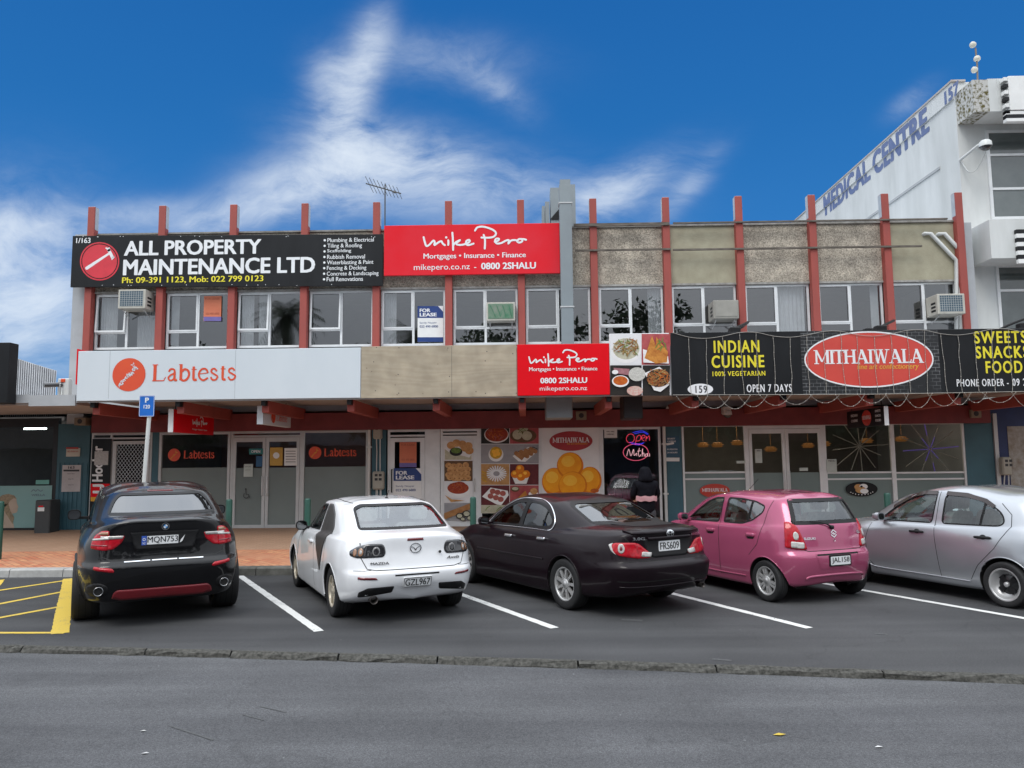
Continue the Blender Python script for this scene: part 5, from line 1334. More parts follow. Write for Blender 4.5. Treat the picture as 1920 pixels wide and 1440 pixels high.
while lx < xB-.2:
    wd_ = rk.uniform(.42, .68); dp_ = rk.uniform(.17, .30)
    pts = [(lx+wd_*j/10, Ym-.03+rk.uniform(-.01, .01), z0-.0-dp_*(1-(2*j/10-1)**2)) for j in range(11)]
    t.tube(crom(pts, 2), .0038, 4, caps=False)
    for q in pts[::2]: bl.lathe([(0, -.012), (.009, 0), (0, .012)], 6, 'z', tuple(q))
    lx += wd_*rk.uniform(.62, .98); k += 1
fl = empty('fairy_lights', ((xA+xB)/2, Ym, z0), 0, 'string of unlit fairy lights looped over the black fascia sign', 'fairy lights')
child(t, 'wire', M_WIRE, fl); child(bl, 'bulb', M_BULB, fl)
# --- signs hanging under the canopy, square to the shopfront
def hanging(name, label, xw, ya, yb, z0, z1, th, m, edge):
    r = empty(name, (xw, (ya+yb)/2, z1), 0, label, 'sign'); t = MB(); t.bbox(xw-th/2, xw+th/2, ya+.012, yb, z0, z1, .008); child(t, 'board', m, r)
    t = MB(); t.box(xw-th/2-.004, xw+th/2+.004, ya, ya+.012, z0-.005, z1+.005); child(t, 'edge_trim', edge, r)
    t = MB(); [t.tube([(xw, y_, z1-.005), (xw, y_, 3.34)], .008, 6) for y_ in (ya+.2, yb-.2)]; child(t, 'hanger', M_BLACKP, r)
    return r
def side_fn(xw, th, s): return lambda a, b: (xw+s*(th/2+.004), a, b)
xw = ax(322, 790, 16.25); ya, yb = 16.2, 18.35
za, zb_ = az(321, 810, ya), az(321, 767, ya)
r = hanging('hanging_sign', 'dark red sign hung under the canopy left of the white one', xw, ya, yb, za, zb_, .10, M_SRED, M_SWHITE)
t = MB(); fn = side_fn(xw, .10, 1); mike(t, fn, ya+.95, ya+1.75, za+.17, za+.40, .032); put_text(t, 'Mortgages • Insurance • Finance', fn, ya+.95, ya+1.75, za+.07, za+.12, .02); child(t, 'lettering', M_SWHITE, r)
xw = ax(489, 780, 16.25); za, zb_ = az(489, 795, ya), az(489, 761, ya)
r = hanging('hanging_sign', 'white sign with red round mark hung under the canopy', xw, ya, yb-.2, za, zb_, .12, M_PALE, M_PALE)
t = MB(); fn = side_fn(xw, .12, 1); lab_mark(t, fn, ya+.68, (za+zb_)/2, .145, 0, 1); lab_word(t, fn, ya+.9, ya+1.65, (za+zb_)/2-.08, (za+zb_)/2+.06); child(t, 'lettering', [M_ORANGE, M_PALE], r)
xw = ax(1658, 780, 16.3); za, zb_ = az(1660, 797, ya), az(1660, 762, ya)
r = hanging('hanging_sign', 'small black sign with red disc hung over the sweet shop window', xw, ya, 18.1, za, zb_, .08, M_SBLACK, M_SWHITE)
t = MB(); fn = side_fn(xw, .08, -1); t.flat(ellipse(17.05, (za+zb_)/2, .24, .17, 32), fn, 1); fn2 = lambda a, b: (xw-.046, a, b)
serif_word(t, 'MITHAIWALA', fn2, 17.26, 16.84, (za+zb_)/2-.03, (za+zb_)/2+.05, 0)
for k in range(3): put_text(t, ('SWEETS', 'SNACKS', 'FOOD')[k], fn2, 16.62, 16.36, zb_-.10-.10*k, zb_-.05-.10*k, .03, 0)
for k in range(2): put_text(t, ('INDIAN', 'CUISINE')[k], fn2, 17.85, 17.5, zb_-.14-.12*k, zb_-.08-.12*k, .03, 0)
child(t, 'lettering', [M_SWHITE, M_OVAL], r)
# --- posters and notices
def notice(name, label, cat, Y, px, m, lines=None, group=None, ink=M_INK):
    r, bx = board(name, label, cat, Y, px, .006, m, group)
    if lines:
        t = MB()
        for (s, b, bo) in lines: tx(t, s, Y, b, bo, off=-.003)
        child(t, 'lettering', ink, r)
    return r
M_PAPER = mat('white_paper', (.78, .79, .78), .6, var=.06); M_NAVY = mat('poster_navy', (.012, .045, .20), .4); M_PORANGE = mat('poster_orange', (.66, .20, .10), .5, c2=(.60, .16, .08), vscale=3)
def lease(label, Y, b):
    x0, y0, x1, y1 = b; h = y1-y0
    r = notice('lease_poster', label, 'poster', Y, b, M_PAPER)
    t = MB(); f = PX(Y, -.003); t.flat([(x0, y0), (x1, y0), (x1, y0+h*.33), (x0, y0+h*.33)], f); t.flat([(x0, y1-h*.13), (x1, y1-h*.13), (x1, y1), (x0, y1)], f)
    tx(t, 'Sandy Nayyar', Y, (x0+(x1-x0)*.08, y0+h*.44, x0+(x1-x0)*.75, y0+h*.50), .0, off=-.003); tx(t, '022 490 6800', Y, (x0+(x1-x0)*.08, y0+h*.535, x0+(x1-x0)*.8, y0+h*.60), .02, off=-.003)
    child(t, 'poster_print', M_NAVY, r)
    t = MB(); tx(t, 'FOR', Y, (x0+(x1-x0)*.08, y0+h*.07, x0+(x1-x0)*.5, y0+h*.17), .045, off=-.006); tx(t, 'LEASE', Y, (x0+(x1-x0)*.08, y0+h*.19, x0+(x1-x0)*.75, y0+h*.29), .045, off=-.006)
    t.flat([(x1-(x1-x0)*.2, y0), (x1, y0), (x1, y0+h*.16)], PX(Y, -.005)); child(t, 'lettering', M_SWHITE, r)
lease('navy and white FOR LEASE poster in an upstairs window', YW-.015+.04, (783, 574, 831, 641))
lease('navy and white FOR LEASE poster in the ground floor door', YS-.03, (738, 878, 790, 950))
for (b, Y, lab) in (((382, 555, 415, 602), YW+.03, 'orange poster with purple foot in an upstairs window'), ((749, 829, 781, 876), YS-.03, 'orange poster with purple foot in the ground floor door')):
    r = notice('poster', lab, 'poster', Y, b, M_PORANGE); t = MB(); x0, y0, x1, y1 = b; t.flat([(x0, y1-8), (x1, y1-8), (x1, y1), (x0, y1)], PX(Y, -.003), 0); tx(t, 'FOR LEASE', Y, (x0+3, y0+3, x1-3, y0+7), .02, 1, off=-.003); tx(t, '022 490 6800', Y, (x0+4, y1-16, x1-4, y1-12), .02, 1, off=-.003); child(t, 'poster_print', [mat('poster_purple', (.16, .13, .38), .5), mat('poster_brown', (.42, .10, .05), .5)], r)
# notices on the teal column and doors
Yn = YS-.048
r = notice('notice', 'cream notice with red heading on the teal column', 'notice', Yn, (124, 840, 150, 856), mat('cream_notice', (.50, .47, .40), .5)); t = MB(); t.flat([(124, 838.5), (147, 838.5), (147, 842), (124, 842)], PX(Yn, -.003)); tx(t, 'NO PARKING', Yn, (127, 845, 147, 848), .02, off=-.003); child(t, 'notice_heading', mat('notice_red', (.40, .05, .04), .5), r)
r = notice('notice', 'tall pale notice board with dark heading on the teal column', 'notice', Yn, (116, 872, 151, 922), mat('pink_grey_notice', (.46, .43, .43), .5), [('163', (128, 874, 140, 879), .03), ('Level One', (126, 887, 140, 889), .01), ('Unit A', (128, 897, 138, 899), .01), ('Unit B', (128, 908, 138, 910), .01)]); t = MB(); t.flat([(119, 880.5), (149, 880.5), (149, 884), (119, 884)], PX(Yn, -.003)); child(t, 'notice_heading', M_INK, r)
# LJ vertical sign
Yl = YS-.04
r, bx = board('sign_board', 'vertical black real estate sign with red and yellow foot by the security door', 'sign', Yl, (170, 823, 206, 975), .02, M_SBLACK)
t = MB(); f = PX(Yl, -.003); t.flat([(170, 907), (206, 907), (206, 932), (170, 932)], f, 0); t.flat([(170, 932), (206, 932), (206, 940), (170, 940)], f, 1)
def vtext(mb, s, xa, xb, yb, ya, Y, bold, m):
    """letters climbing the board, tops to the left"""
    g = PX(Y, -.006); put_text(mb, s, lambda p, q: g(xb-(xb-xa)*q, yb-(yb-ya)*p), 0, 1, 0, 1, bold, m)
vtext(t, 'LJ', 174, 196, 925, 908, Yl, .05, 2); vtext(t, 'Hooker', 173, 193, 903, 836, Yl, .04, 2)
child(t, 'lettering', [M_SRED, mat('sign_amber', (.72, .36, .02), .5), M_SWHITE], r)
r = notice('notice', 'white paper taped over the black vertical sign', 'notice', Yl-.012, (177, 846, 203, 872), mat('grey_paper', (.36, .37, .37), .5, c2=(.55, .55, .55), vscale=20))
# lab window lettering and door stickers
for (cx_, cy_, x0, x1, lab) in ((327, 853, 345, 402, 'orange round mark and name stuck on the window left of the lab door'), (591, 849, 608, 668, 'orange round mark and name stuck on the window right of the lab door')):
    c = at(cx_, cy_, YS); r = empty('window_lettering', (c.x, YS-.012, c.z), 0, lab, 'window sign'); t = MB(); fn = L3(YS, -.014)
    rr_ = .155; lab_mark(t, fn, c.x, c.z, rr_, 0, 1); lab_word(t, fn, ax(x0, cy_, YS), ax(x1, cy_, YS), c.z-.09, c.z+.10); child(t, 'lettering', [M_ORANGE, M_GOLD], r)
Yd = YS-.028
notice('notice', 'small white sheet on the left lab door', 'notice', Yd, (457, 870, 474, 894), mat('pale_sheet', (.50, .56, .53), .6), [('VISITORS', (459, 874, 471, 876), .01), ('please sign in', (460, 880, 471, 882), .0)])
notice('poster', 'yellow poster with pale disc on the right lab door', 'poster', Yd, (506, 839, 530, 873), mat('yellow_poster', (.55, .33, .06), .5), None)
r = notice('notice', 'white lined sheet on the right lab door beside the yellow poster', 'notice', Yd, (533, 840, 557, 873), M_PAPER); t = MB(); [stroke(t, [(536, 846+5*k), (554, 846+5*k)], 1.0, PX(Yd, -.003)) for k in range(5)]; child(t, 'notice_print', M_INK, r)
t = MB(); t.flat(ellipse(518, 854, 6, 6, 20), PX(Yd, -.004)); o = t.build('poster_disc', M_PAPER, bpy.data.objects['poster.002'] if 'poster.002' in bpy.data.objects else None); o.matrix_parent_inverse = Matrix.Translation(-Vector(o.parent.location)) if o.parent else Matrix()
notice('open_sign', 'small teal OPEN plaque on the left lab door', 'sign', Yd, (467, 841, 493, 852), mat('teal_plaque', (.03, .20, .20), .4), [('OPEN', (471, 844, 488, 849), .03)], ink=M_SWHITE)
notice('notice', 'blue and tan sticker below the teal plaque', 'notice', Yd, (480, 855, 492, 875), mat('blue_sticker', (.02, .10, .22), .4))
c = at(462, 927, Yd); r = empty('wheelchair_symbol', (c.x, Yd, c.z), 0, 'black wheelchair symbol on the frosted lab door', 'sticker'); t = MB(); f = PX(Yd, -.004)
stroke(t, crom([(458, 925), (457, 931), (462, 934), (467, 931)], 5), 1.3, f); stroke(t, [(461, 919), (461.5, 927), (466, 927), (468, 933)], 1.4, f); t.flat(ellipse(461, 917, 1.6, 1.6, 10), f); child(t, 'symbol', M_INK, r)
# food posters over door, window and the round sweets
r, bx = board('food_poster', 'narrow door poster of buns, red sweets and a rolling pin', 'poster', YS-.045, (833, 826, 886, 976), .008, FD['white']); P = Print(YS-.045)
P.rect(833, 826, 886, 863, 'white'); P.rect(833, 864, 886, 902, 'brownbg'); P.rect(833, 903, 886, 942, 'white'); P.rect(833, 943, 886, 976, 'greybg')
P.poly([(834, 842), (842, 848), (880, 858), (884, 852), (884, 862), (834, 862)], 'cream')
for (x, y) in ((846, 835), (856, 831), (867, 833), (878, 836), (880, 845), (872, 840)): P.el(x, y, 8, 7, 'bun')
P.el(855, 847, 12, 8, 'dark'); P.el(855, 845, 9, 5, 'green')
q = random.Random(9)
for row, (n, y) in enumerate(((4, 873), (5, 881), (6, 889), (5, 896))):
    for k in range(n): P.el(841+(row % 2)*3+k*(42/n)+q.uniform(-1, 1), y+q.uniform(-1.5, 1.5), 6, 5.2, 'bun'); P.el(841+(row % 2)*3+k*(42/n)+.5, y+1, 1.8, 1.6, 'roll')
P.el(859, 920, 23, 14, 'plate'); P.el(859, 915, 20, 11, 'curry_red'); P.el(862, 909, 11, 6, 'curry_red'); P.heap(859, 914, 17, 9, 40, 2.6, ['curry_red', 'pinkball', 'curry'], 2); P.poly([(834, 928), (848, 936), (872, 938), (846, 941)], 'tan')
P.poly([(833, 962), (880, 944), (886, 944), (886, 953), (836, 973), (833, 972)], 'roll')
for (x, y, s_) in ((862, 967, 7), (875, 963, 8), (881, 971, 6), (868, 973, 5)): P.el(x, y, s_, s_*.8, 'dark'); P.el(x, y, s_*.7, s_*.55, 'cream')
P.done(r)
r, bx = board('food_poster', 'window poster of eight dishes in a two column grid', 'poster', YS-.03, (902, 797, 1010, 962), .008, FD['white']); P = Print(YS-.03)
P.rect(902, 797, 955, 832, 'dark'); P.rect(956, 797, 1010, 832, 'redbg'); P.rect(902, 833, 1010, 869, 'greybg'); P.rect(902, 870, 955, 909, 'tan'); P.rect(956, 870, 1010, 909, 'maroonbg'); P.rect(902, 910, 955, 947, 'maroonbg'); P.rect(956, 910, 1010, 947, 'redbg'); P.rect(902, 947, 1010, 962, 'cream')
P.el(931, 815, 23, 15.5, 'plate'); P.el(931, 814, 21.5, 14, 'curry_red'); P.heap(931, 813, 17, 11, 30, 4, ['curry_red', 'curry', 'pinkball'], 5)
P.el(981, 817, 25, 13, 'brownbg'); P.el(970, 815, 9, 9, 'cream'); P.el(988, 817, 9.5, 8.5, 'cream'); P.el(982, 804, 8, 5, 'cream'); P.heap(980, 808, 7, 5, 8, 3, ['green'], 3)
P.el(930, 852, 14, 13.5, 'plate'); P.el(930, 849, 11.5, 11.5, 'yellow'); [P.el(930+4.5*math.cos(a), 849+4.5*math.sin(a), 4, 4, 'sweethi') for a in (0.4, 2, 3.6, 5.2)]
P.poly([(961, 855), (972, 865), (985, 866), (1006, 848), (1004, 840), (990, 838)], 'plate')
for k in range(4): P.line([(968+k*9, 850-k*2.6), (981+k*7.5, 860-k*4.6)], 8.5, 'roll'); P.line([(972+k*9, 846-k*2.6), (985+k*7.5, 856-k*4.6)], 1.3, 'dark')
for k in range(22):
    a = 2*math.pi*k/22; P.line([(931, 888), (931+18*math.cos(a), 888+14*math.sin(a))], 2.4, 'plate' if k % 2 else 'white')
P.el(931, 888, 6, 4.5, 'greybg'); [P.line([(904, 884+5*k), (912, 888+5*k)], 2, 'yellow') for k in range(4)]
P.poly([(960, 893), (992, 893), (987, 907), (966, 907)], 'plate')
for (x, y) in ((966, 889), (986, 889), (975, 879), (977, 894)): P.el(x, y, 8, 7.5, 'sweetball'); P.el(x-1.5, y-2, 3.5, 3, 'sweethi')
P.poly([(904, 931), (920, 914), (952, 920), (954, 928), (940, 947), (932, 946)], 'plate')
for (x, y) in ((924, 921), (933, 923), (943, 925), (920, 930), (930, 933), (939, 936)): P.el(x, y, 5.5, 5, 'pinkball')
P.el(966, 917, 8, 5, 'brownbg'); P.el(966, 916, 6, 3, 'cream'); P.poly([(962, 942), (985, 920), (993, 938), (975, 945)], 'samosa'); P.el(1000, 926, 9, 5, 'plate'); P.el(1001, 921, 7, 6, 'bun')
P.heap(930, 955, 22, 5, 16, 4, ['green', 'cream'], 2)
P.done(r)
r, bx = board('food_poster', 'white poster of round orange sweets under a red oval', 'poster', YS-.03, (1016, 797, 1124, 962), .008, FD['white']); P = Print(YS-.03)
for (x, y, a, b) in ((1039, 903, 23, 26), (1106, 901, 22, 26), (1069, 873, 25, 25)): P.el(x, y, a, b, 'sweetball'); P.el(x-1, y-2, a*.88, b*.88, 'sweetmid'); P.el(x-4, y-8, a*.5, b*.42, 'sweethi')
P.el(1074, 911, 27, 27, 'sweetball'); P.el(1073, 909, 24.5, 24, 'sweetmid'); P.el(1069, 901, 13, 10, 'sweethi'); P.el(1115, 920, 8, 4, 'curry')
P.rect(1016, 928, 1124, 962, 'cream'); P.done(r)
c = at(1070.5, 827, YS-.03); child(oval(r, lambda o: L3(YS-.03, o), c.x, c.z, .525, .24, False), 'oval_logo', [mat('oval_dark_red', (.40, .03, .035), .3), M_SWHITE, M_GOLD], r)
# neon in the next window
def neon(c, s): return mat('neon_'+s, c, emit=c, estr=1.1)
Yo = YS+.10
r = empty('neon_sign', tuple(at(1195, 835, Yo)), 0, 'lit neon sign reading Open over Mithai in a pink ring', 'neon sign'); t = MB()
def ntube(pts, m, close=False, rad=.0065):
    q = [Vector(PX(Yo, 0)(*p)) for p in pts]; t.tube(q+([q[0]] if close else []), rad, 6, m)
ntube(ellipse(1192, 848, 23.5, 15.5, 32), 0, True)
ntube(ellipse(1182, 822, 7.5, 8.5, 20, .4), 1, True)
ntube(crom([(1191, 834), (1194, 820), (1199, 816), (1202, 820), (1199, 826), (1193, 827)], 4), 1); ntube(crom([(1203, 822), (1209, 820), (1208, 816), (1204, 817), (1203, 823), (1208, 827)], 4), 1); ntube(crom([(1211, 827), (1212, 818), (1213, 822), (1217, 817), (1218, 826)], 4), 1)
for (a, b, c_) in (((1186, 811), (1204, 808), (1216, 814)), ((1180, 829), (1196, 832), (1208, 830))):
    ntube(crom([a, b, c_], 5), 2); ntube(crom([(a[0]+3, a[1]+2.5), (b[0]+1, b[1]+2.5), (c_[0]-2, c_[1]+1)], 5), 2)
ntube(crom([(1175, 855), (1179, 842), (1183, 855), (1188, 842), (1189, 854), (1193, 850)], 4), 3); ntube([(1194, 849), (1194, 855)], 3); ntube(crom([(1199, 840), (1197, 850), (1199, 856), (1202, 852)], 4), 3); ntube([(1195, 846), (1202, 845)], 3); ntube(crom([(1204, 856), (1205, 841), (1204, 851), (1207, 849), (1208, 856)], 4), 3); ntube(crom([(1214, 851), (1210, 852), (1211, 856), (1214, 854), (1214, 850), (1215, 856)], 4), 3); ntube([(1218, 850), (1218, 856)], 3)
child(t, 'neon_tube', [neon((1, .12, .22), 'pink'), neon((.9, .05, .10), 'red'), neon((.05, .05, .9), 'blue'), neon((1, .55, .6), 'pale')], r)
t = MB(); t.tube([PX(Yo, .03)(1195, 812), PX(Yo, .03)(1195, 800)], .004, 5); [t.tube([PX(Yo, .004)(x, y), PX(Yo, .03)(x, y)], .004, 5) for x, y in ((1175, 848), (1209, 848), (1195, 812))]; child(t, 'hanger', M_BLACKP, r)
notice('notice', 'white sheet taped inside the neon window', 'notice', YS+.01, (1133, 804, 1157, 821), M_PAPER, [('WE ARE', (1137, 808, 1152, 810.5), .02), ('HIRING', (1138, 813, 1151, 815.5), .02)])
# sweet shop stickers
r = empty('window_sticker', tuple(at(1340, 920, YS)), 0, 'small red oval sticker on frosted glass behind the pink car', 'sticker'); c = at(1340, 920, YS); child(oval(r, lambda o: L3(YS, o-.01), c.x, c.z, .36, .165, False), 'oval_logo', [mat('sticker_red', (.55, .05, .03), .4), M_SWHITE, M_GOLD], r)
c = at(1615, 917, YS); r = empty('window_sticker', tuple(c), 0, 'black oval sticker with a picture of sweets on frosted glass', 'sticker'); t = MB(); t.flat(ellipse(c.x, c.z, .385, .175, 40), L3(YS, -.012), 0)
for k, (dx_, dz_, a, b) in enumerate(((-.07, .05, .10, .07), (.05, .06, .10, .065), (-.02, -.02, .13, .08), (.06, -.05, .10, .06), (0, .06, .03, .025))): t.flat(ellipse(c.x+dx_, c.z+dz_, a, b, 20), L3(YS, -.014-.001*k), 1+k % 2 if k < 4 else 0)
for k in range(9):
    a = math.pi*(1.18+.64*k/8); t.flat(ellipse(c.x+.31*math.cos(a), c.z+.135*math.sin(a), .014, .012, 8), L3(YS, -.014), 2)
child(t, 'sticker_print', [M_SBLACK, FD['tan'], FD['plate']], r)
for (b, lab) in (((1416, 842, 1429, 868), 'white menu sheet with red foot on the left sweet shop door'), ((1550, 861, 1569, 886), 'pale sheet at the foot of the window right of the sweet shop doors'), ((1381, 864, 1398, 869), 'thin white strip on the window left of the sweet shop doors'), ((1499, 877, 1515, 883), 'small white strip on the right sweet shop door')):
    notice('notice', lab, 'notice', YS-.03, b, mat('pale_sheet', (.50, .56, .53)), [('MENU', (b[0]+3, b[1]+2, b[2]-3, b[1]+4.5), .02)] if b[3]-b[1] > 10 else None)
r = notice('poster', 'blue notice with white camera symbol on the teal column by the downpipe', 'notice', YS-.03, (1248, 818, 1274, 866), mat('blue_notice', (.03, .10, .17), .5)); t = MB(); tx(t, 'SECURITY', YS-.03, (1251, 821, 1266, 824), .03, off=-.003); tx(t, 'CAMERAS', YS-.03, (1251, 826, 1267, 829), .03, off=-.003); stroke(t, [(1251, 833), (1262, 831)], 4, PX(YS-.03, -.003)); t.flat([(1249, 858), (1274, 858), (1274, 865), (1249, 865)], PX(YS-.03, -.003))
[tx(t, s, YS-.03, (1251, y, 1270, y+3), .02, off=-.003) for s, y in (('IN OPERATION', 841), ('24 HOURS', 847))]; child(t, 'notice_print', M_PAPER, r)
# starburst lights
for (px, py, rr_, tint, lab) in ((1612, 837, 47, 0, 'white twelve arm starburst light in the sweet shop window'), (1744, 842, 50, 1, 'violet tinged twelve arm starburst light in the end window')):
    c = at(px, py, YS+.07); r = empty('starburst_light', tuple(c), 0, lab, 'decoration', 'starburst lights in the sweet shop windows'); t = MB(); rk = random.Random(px)
    t.lathe([(0, -.03), (.03, -.02), (.035, 0), (.03, .02), (0, .03)], 10, 'y', tuple(c), m=0)
    for k in range(12):
        a = 2*math.pi*(k+.2)/12+rk.uniform(-.06, .06); L_ = rr_/76*rk.uniform(.85, 1.18)*(1.15 if k % 3 == 1 else 1)
        e_ = (c.x+L_*math.cos(a), c.y+rk.uniform(-.01, .01), c.z+L_*math.sin(a)); m_ = (c.x+(e_[0]-c.x)*.45, c.y, c.z+(e_[2]-c.z)*.45)
        t.tube([tuple(c), m_], .010, 5, 1 if tint and k % 2 == 0 else 0); t.tube([m_, e_], .010, 5, 1 if tint and k % 3 == 0 else 0)
    child(t, 'light_arm', [mat('burst_white', (.50, .48, .42), .5), mat('burst_violet', (.22, .16, .60), .4, emit=(.25, .15, .9), estr=.15)], r)
# ------------------------------------------------------------------ fittings on the facade
def aircon(px, dep, label, cover, grille, hot):
    x0, y0, x1, y1 = px; Y = YW-dep; a = at(x0, y0, Y); b = at(x1, y1, Y)
    r = empty('air_conditioner', ((a.x+b.x)/2, YW, b.z), 0, label, 'air conditioner', 'window air conditioners'); t = MB()
    t.bbox(a.x, b.x, Y, YW+.05, b.z, a.z, .012); child(t, 'casing', cover, r)
    t = MB()
    if hot == 'grid':
        gx0, gx1, gz0, gz1 = a.x+.05, b.x-.06, b.z+.06, a.z-.04
        t.box(gx0, gx1, Y-.002, Y+.001, gz0, gz1, 0)
        for k in range(11): x_ = gx0+(gx1-gx0)*k/10; t.box(x_-.004, x_+.004, Y-.008, Y-.002, gz0, gz1, 1)
        for k in range(8): z_ = gz0+(gz1-gz0)*k/7; t.box(gx0, gx1, Y-.0085, Y-.0025, z_-.004, z_+.004, 1)
    else:
        t.bbox(a.x+.04, b.x-.04, Y-.012, Y-.0005, b.z+.05, a.z-.04, .006, 0)
        if hot == 'green': [t.tube([(a.x+.1+k*.15, Y-.02, a.z-.08), (a.x+.22+k*.13, Y-.02, b.z+.1)], .006, 5, 2) for k in range(4)]
    child(t, 'grille', grille, r)
    t = MB()
    for k in range(3):
        for x_ in (a.x-.002, b.x+.002): t.box(x_-.001, x_+.001, Y+.10, Y+.30, b.z+.08+k*.09, b.z+.13+k*.09)
    child(t, 'side_vent', M_BLACKP, r)
    t = MB(); [t.tube([(x_, YW-.02, b.z-.16), (x_, Y+.08, b.z-.01)], .012, 6) for x_ in (a.x+.08, b.x-.08)]; child(t, 'bracket', M_ALUG, r)
M_ACW = mat('aged_white_casing', (.52, .51, .46), .5, c2=(.42, .40, .34), vscale=5); M_COIL = mat('coil_blue_grey', (.055, .10, .135), .5); M_ACG = mat('beige_cover', (.30, .29, .26), .6)
aircon((222, 543, 272, 578), .42, 'white window air conditioner with blue grey coil high in the first window', M_ACW, [M_COIL, mat('grid_white', (.40, .42, .42), .5)], 'grid')
aircon((912, 567, 966, 601), .30, 'window air conditioner with green patched cover over the middle windows', M_ACW, [mat('green_patch', (.20, .24, .19), .7, c2=(.05, .19, .10), vscale=5), M_ACG, mat('green_tape', (.03, .20, .10), .6)], 'green')
aircon((1337, 563, 1386, 597), .50, 'plain beige boxed air conditioner beside the fourth fin from the end', M_ACG, [M_ACG], 'plain')
aircon((1757, 551, 1811, 588), .50, 'white window air conditioner with dark coil below the white pipes', M_ACW, [M_COIL, mat('grid_white', (.40, .42, .42), .5)], 'grid')
# pale pipes
M_PVC = mat('white_pipe', (.62, .64, .63), .35, var=.06)
for (pts, lab) in (([(1734, 438), (1745, 438), (1789, 484), (1793, 488), (1793, 640)], 'lower of two bent white pipes over the end air conditioner'), ([(1760, 439), (1771, 438), (1797, 466), (1801, 472), (1801, 640)], 'upper of two bent white pipes over the end air conditioner')):
    Y = YW-.07; q = [at(*p, Y) for p in pts]; t = MB(); t.tube([Vector((q[0].x, YW+.05, q[0].z))]+[Vector((p.x, Y, p.z)) for p in q], .048, 10)
    r = t.build('waste_pipe', M_PVC); tag(r, lab, 'pipe', 'white waste pipes')
# grey kitchen duct
M_DUCT = mat('duct_grey', (.25, .29, .31), .5, metal=.3, c2=(.22, .25, .27), vscale=2); Yd_ = 18.25
r = empty('exhaust_duct', tuple(at(1062, 640, Yd_)), 0, 'tall grey square duct rising past the roof beside the red sign', 'duct'); t = MB()
xa_, xb_ = ax(1052, 560, Yd_), ax(1075, 560, Yd_); zt_ = az(1060, 336, Yd_)
t.bbox(xa_, xb_, Yd_, Yd_+.30, 3.98, zt_-.14, .006); t.box(xa_+.02, xb_-.02, Yd_+.01, Yd_+.27, zt_-.14, zt_); child(t, 'shaft', M_DUCT, r)
t = MB()
for y_ in (380, 575): z_ = az(1060, y_, Yd_); t.box(xa_-.02, xb_+.02, Yd_-.015, Yd_+.32, z_-.015, z_+.015); t.box(xa_+.05, xb_-.05, Yd_+.3, YF+.2, z_-.01, z_+.01)
child(t, 'strap', M_ALUG, r)
t = MB(); Yh = 19.3
for (p, q, y0, y1) in ((1032, 1052, 352, 410), (1052, 1079, 346, 412), (1022, 1030, 378, 412), (1016, 1021, 386, 412)): t.box(ax(p, 380, Yh), ax(q, 380, Yh), Yh, Yh+.6, az(p, y1+30, Yh), az(p, y0, Yh))
child(t, 'roof_cowl', M_DUCT, r)
t = MB(); x_ = (ax(1036, 380, Yh)); t.add([(ax(1031, 412, Yh), Yh-.02, az(1040, 412, Yh)), (ax(1050, 394, Yh), Yh-.02, az(1050, 390, Yh)), (ax(1050, 412, Yh), Yh-.02, az(1050, 412, Yh))], [(0, 1, 2)]); child(t, 'cowl_painted_shadow', M_BLACKP, r)  # flat black triangle laid before the cowl as its shadow
# aerial on the roof
Ya = 21.0; b = at(722, 430, Ya); tp = at(722, 346, Ya)
M_AER = mat('aerial_steel', (.09, .09, .09), .5, metal=.4)
r = empty('roof_aerial', (b.x, Ya, b.z), 0, 'thin television aerial on a mast behind the signs', 'aerial'); t = MB(); t.tube([(b.x, Ya, 7.5), (tp.x, Ya, tp.z)], .02, 6); child(t, 'mast', M_AER, r)
t = MB(); p0, p1 = at(686, 344, Ya), at(752, 363, Ya); d = p1-p0; t.tube([p0, p1], .018, 6)
for k in range(9):
    c = p0+d*(.1+.85*k/8); t.tube([c+Vector((-.05, -.32+.02*k, .12)), c+Vector((.05, .32-.02*k, -.12))], .008, 5)
t.lathe([(.05, -.03), (.03, .03)], 8, 'z', tuple(p0+d*.82)); child(t, 'boom', M_AER, r)
# floodlights that hang over the fascia signs
for (px, py, lab) in ((1395, 608, 'black floodlight arm over the yellow lettering'), (1668, 605, 'black floodlight arm over the red oval')):
    c = at(px, py, 17.2); r = empty('floodlight', tuple(c), 0, lab, 'floodlight', 'floodlights over the black sign'); t = MB()
    hd = at(px-18, py+14, 16.0); t.tube([(c.x+.12, YF, c.z), (c.x+.1, 17.2, c.z+.05), (hd.x, 16.0, hd.z+.06)], .028, 6); child(t, 'arm', M_BLACKP, r)
    t = MB(); t.bbox(c.x-.02, c.x+.22, YF-.22, YF-.02, c.z-.12, c.z+.08, .02); t.bbox(hd.x-.11, hd.x+.11, 15.9, 16.08, hd.z-.05, hd.z+.09, .02); child(t, 'lamp_head', M_BLACKP, r)
for k, (px, lab) in enumerate(((312, 'first'), (482, 'second'), (650, 'third'), (812, 'fourth'), (977, 'fifth'))): pass
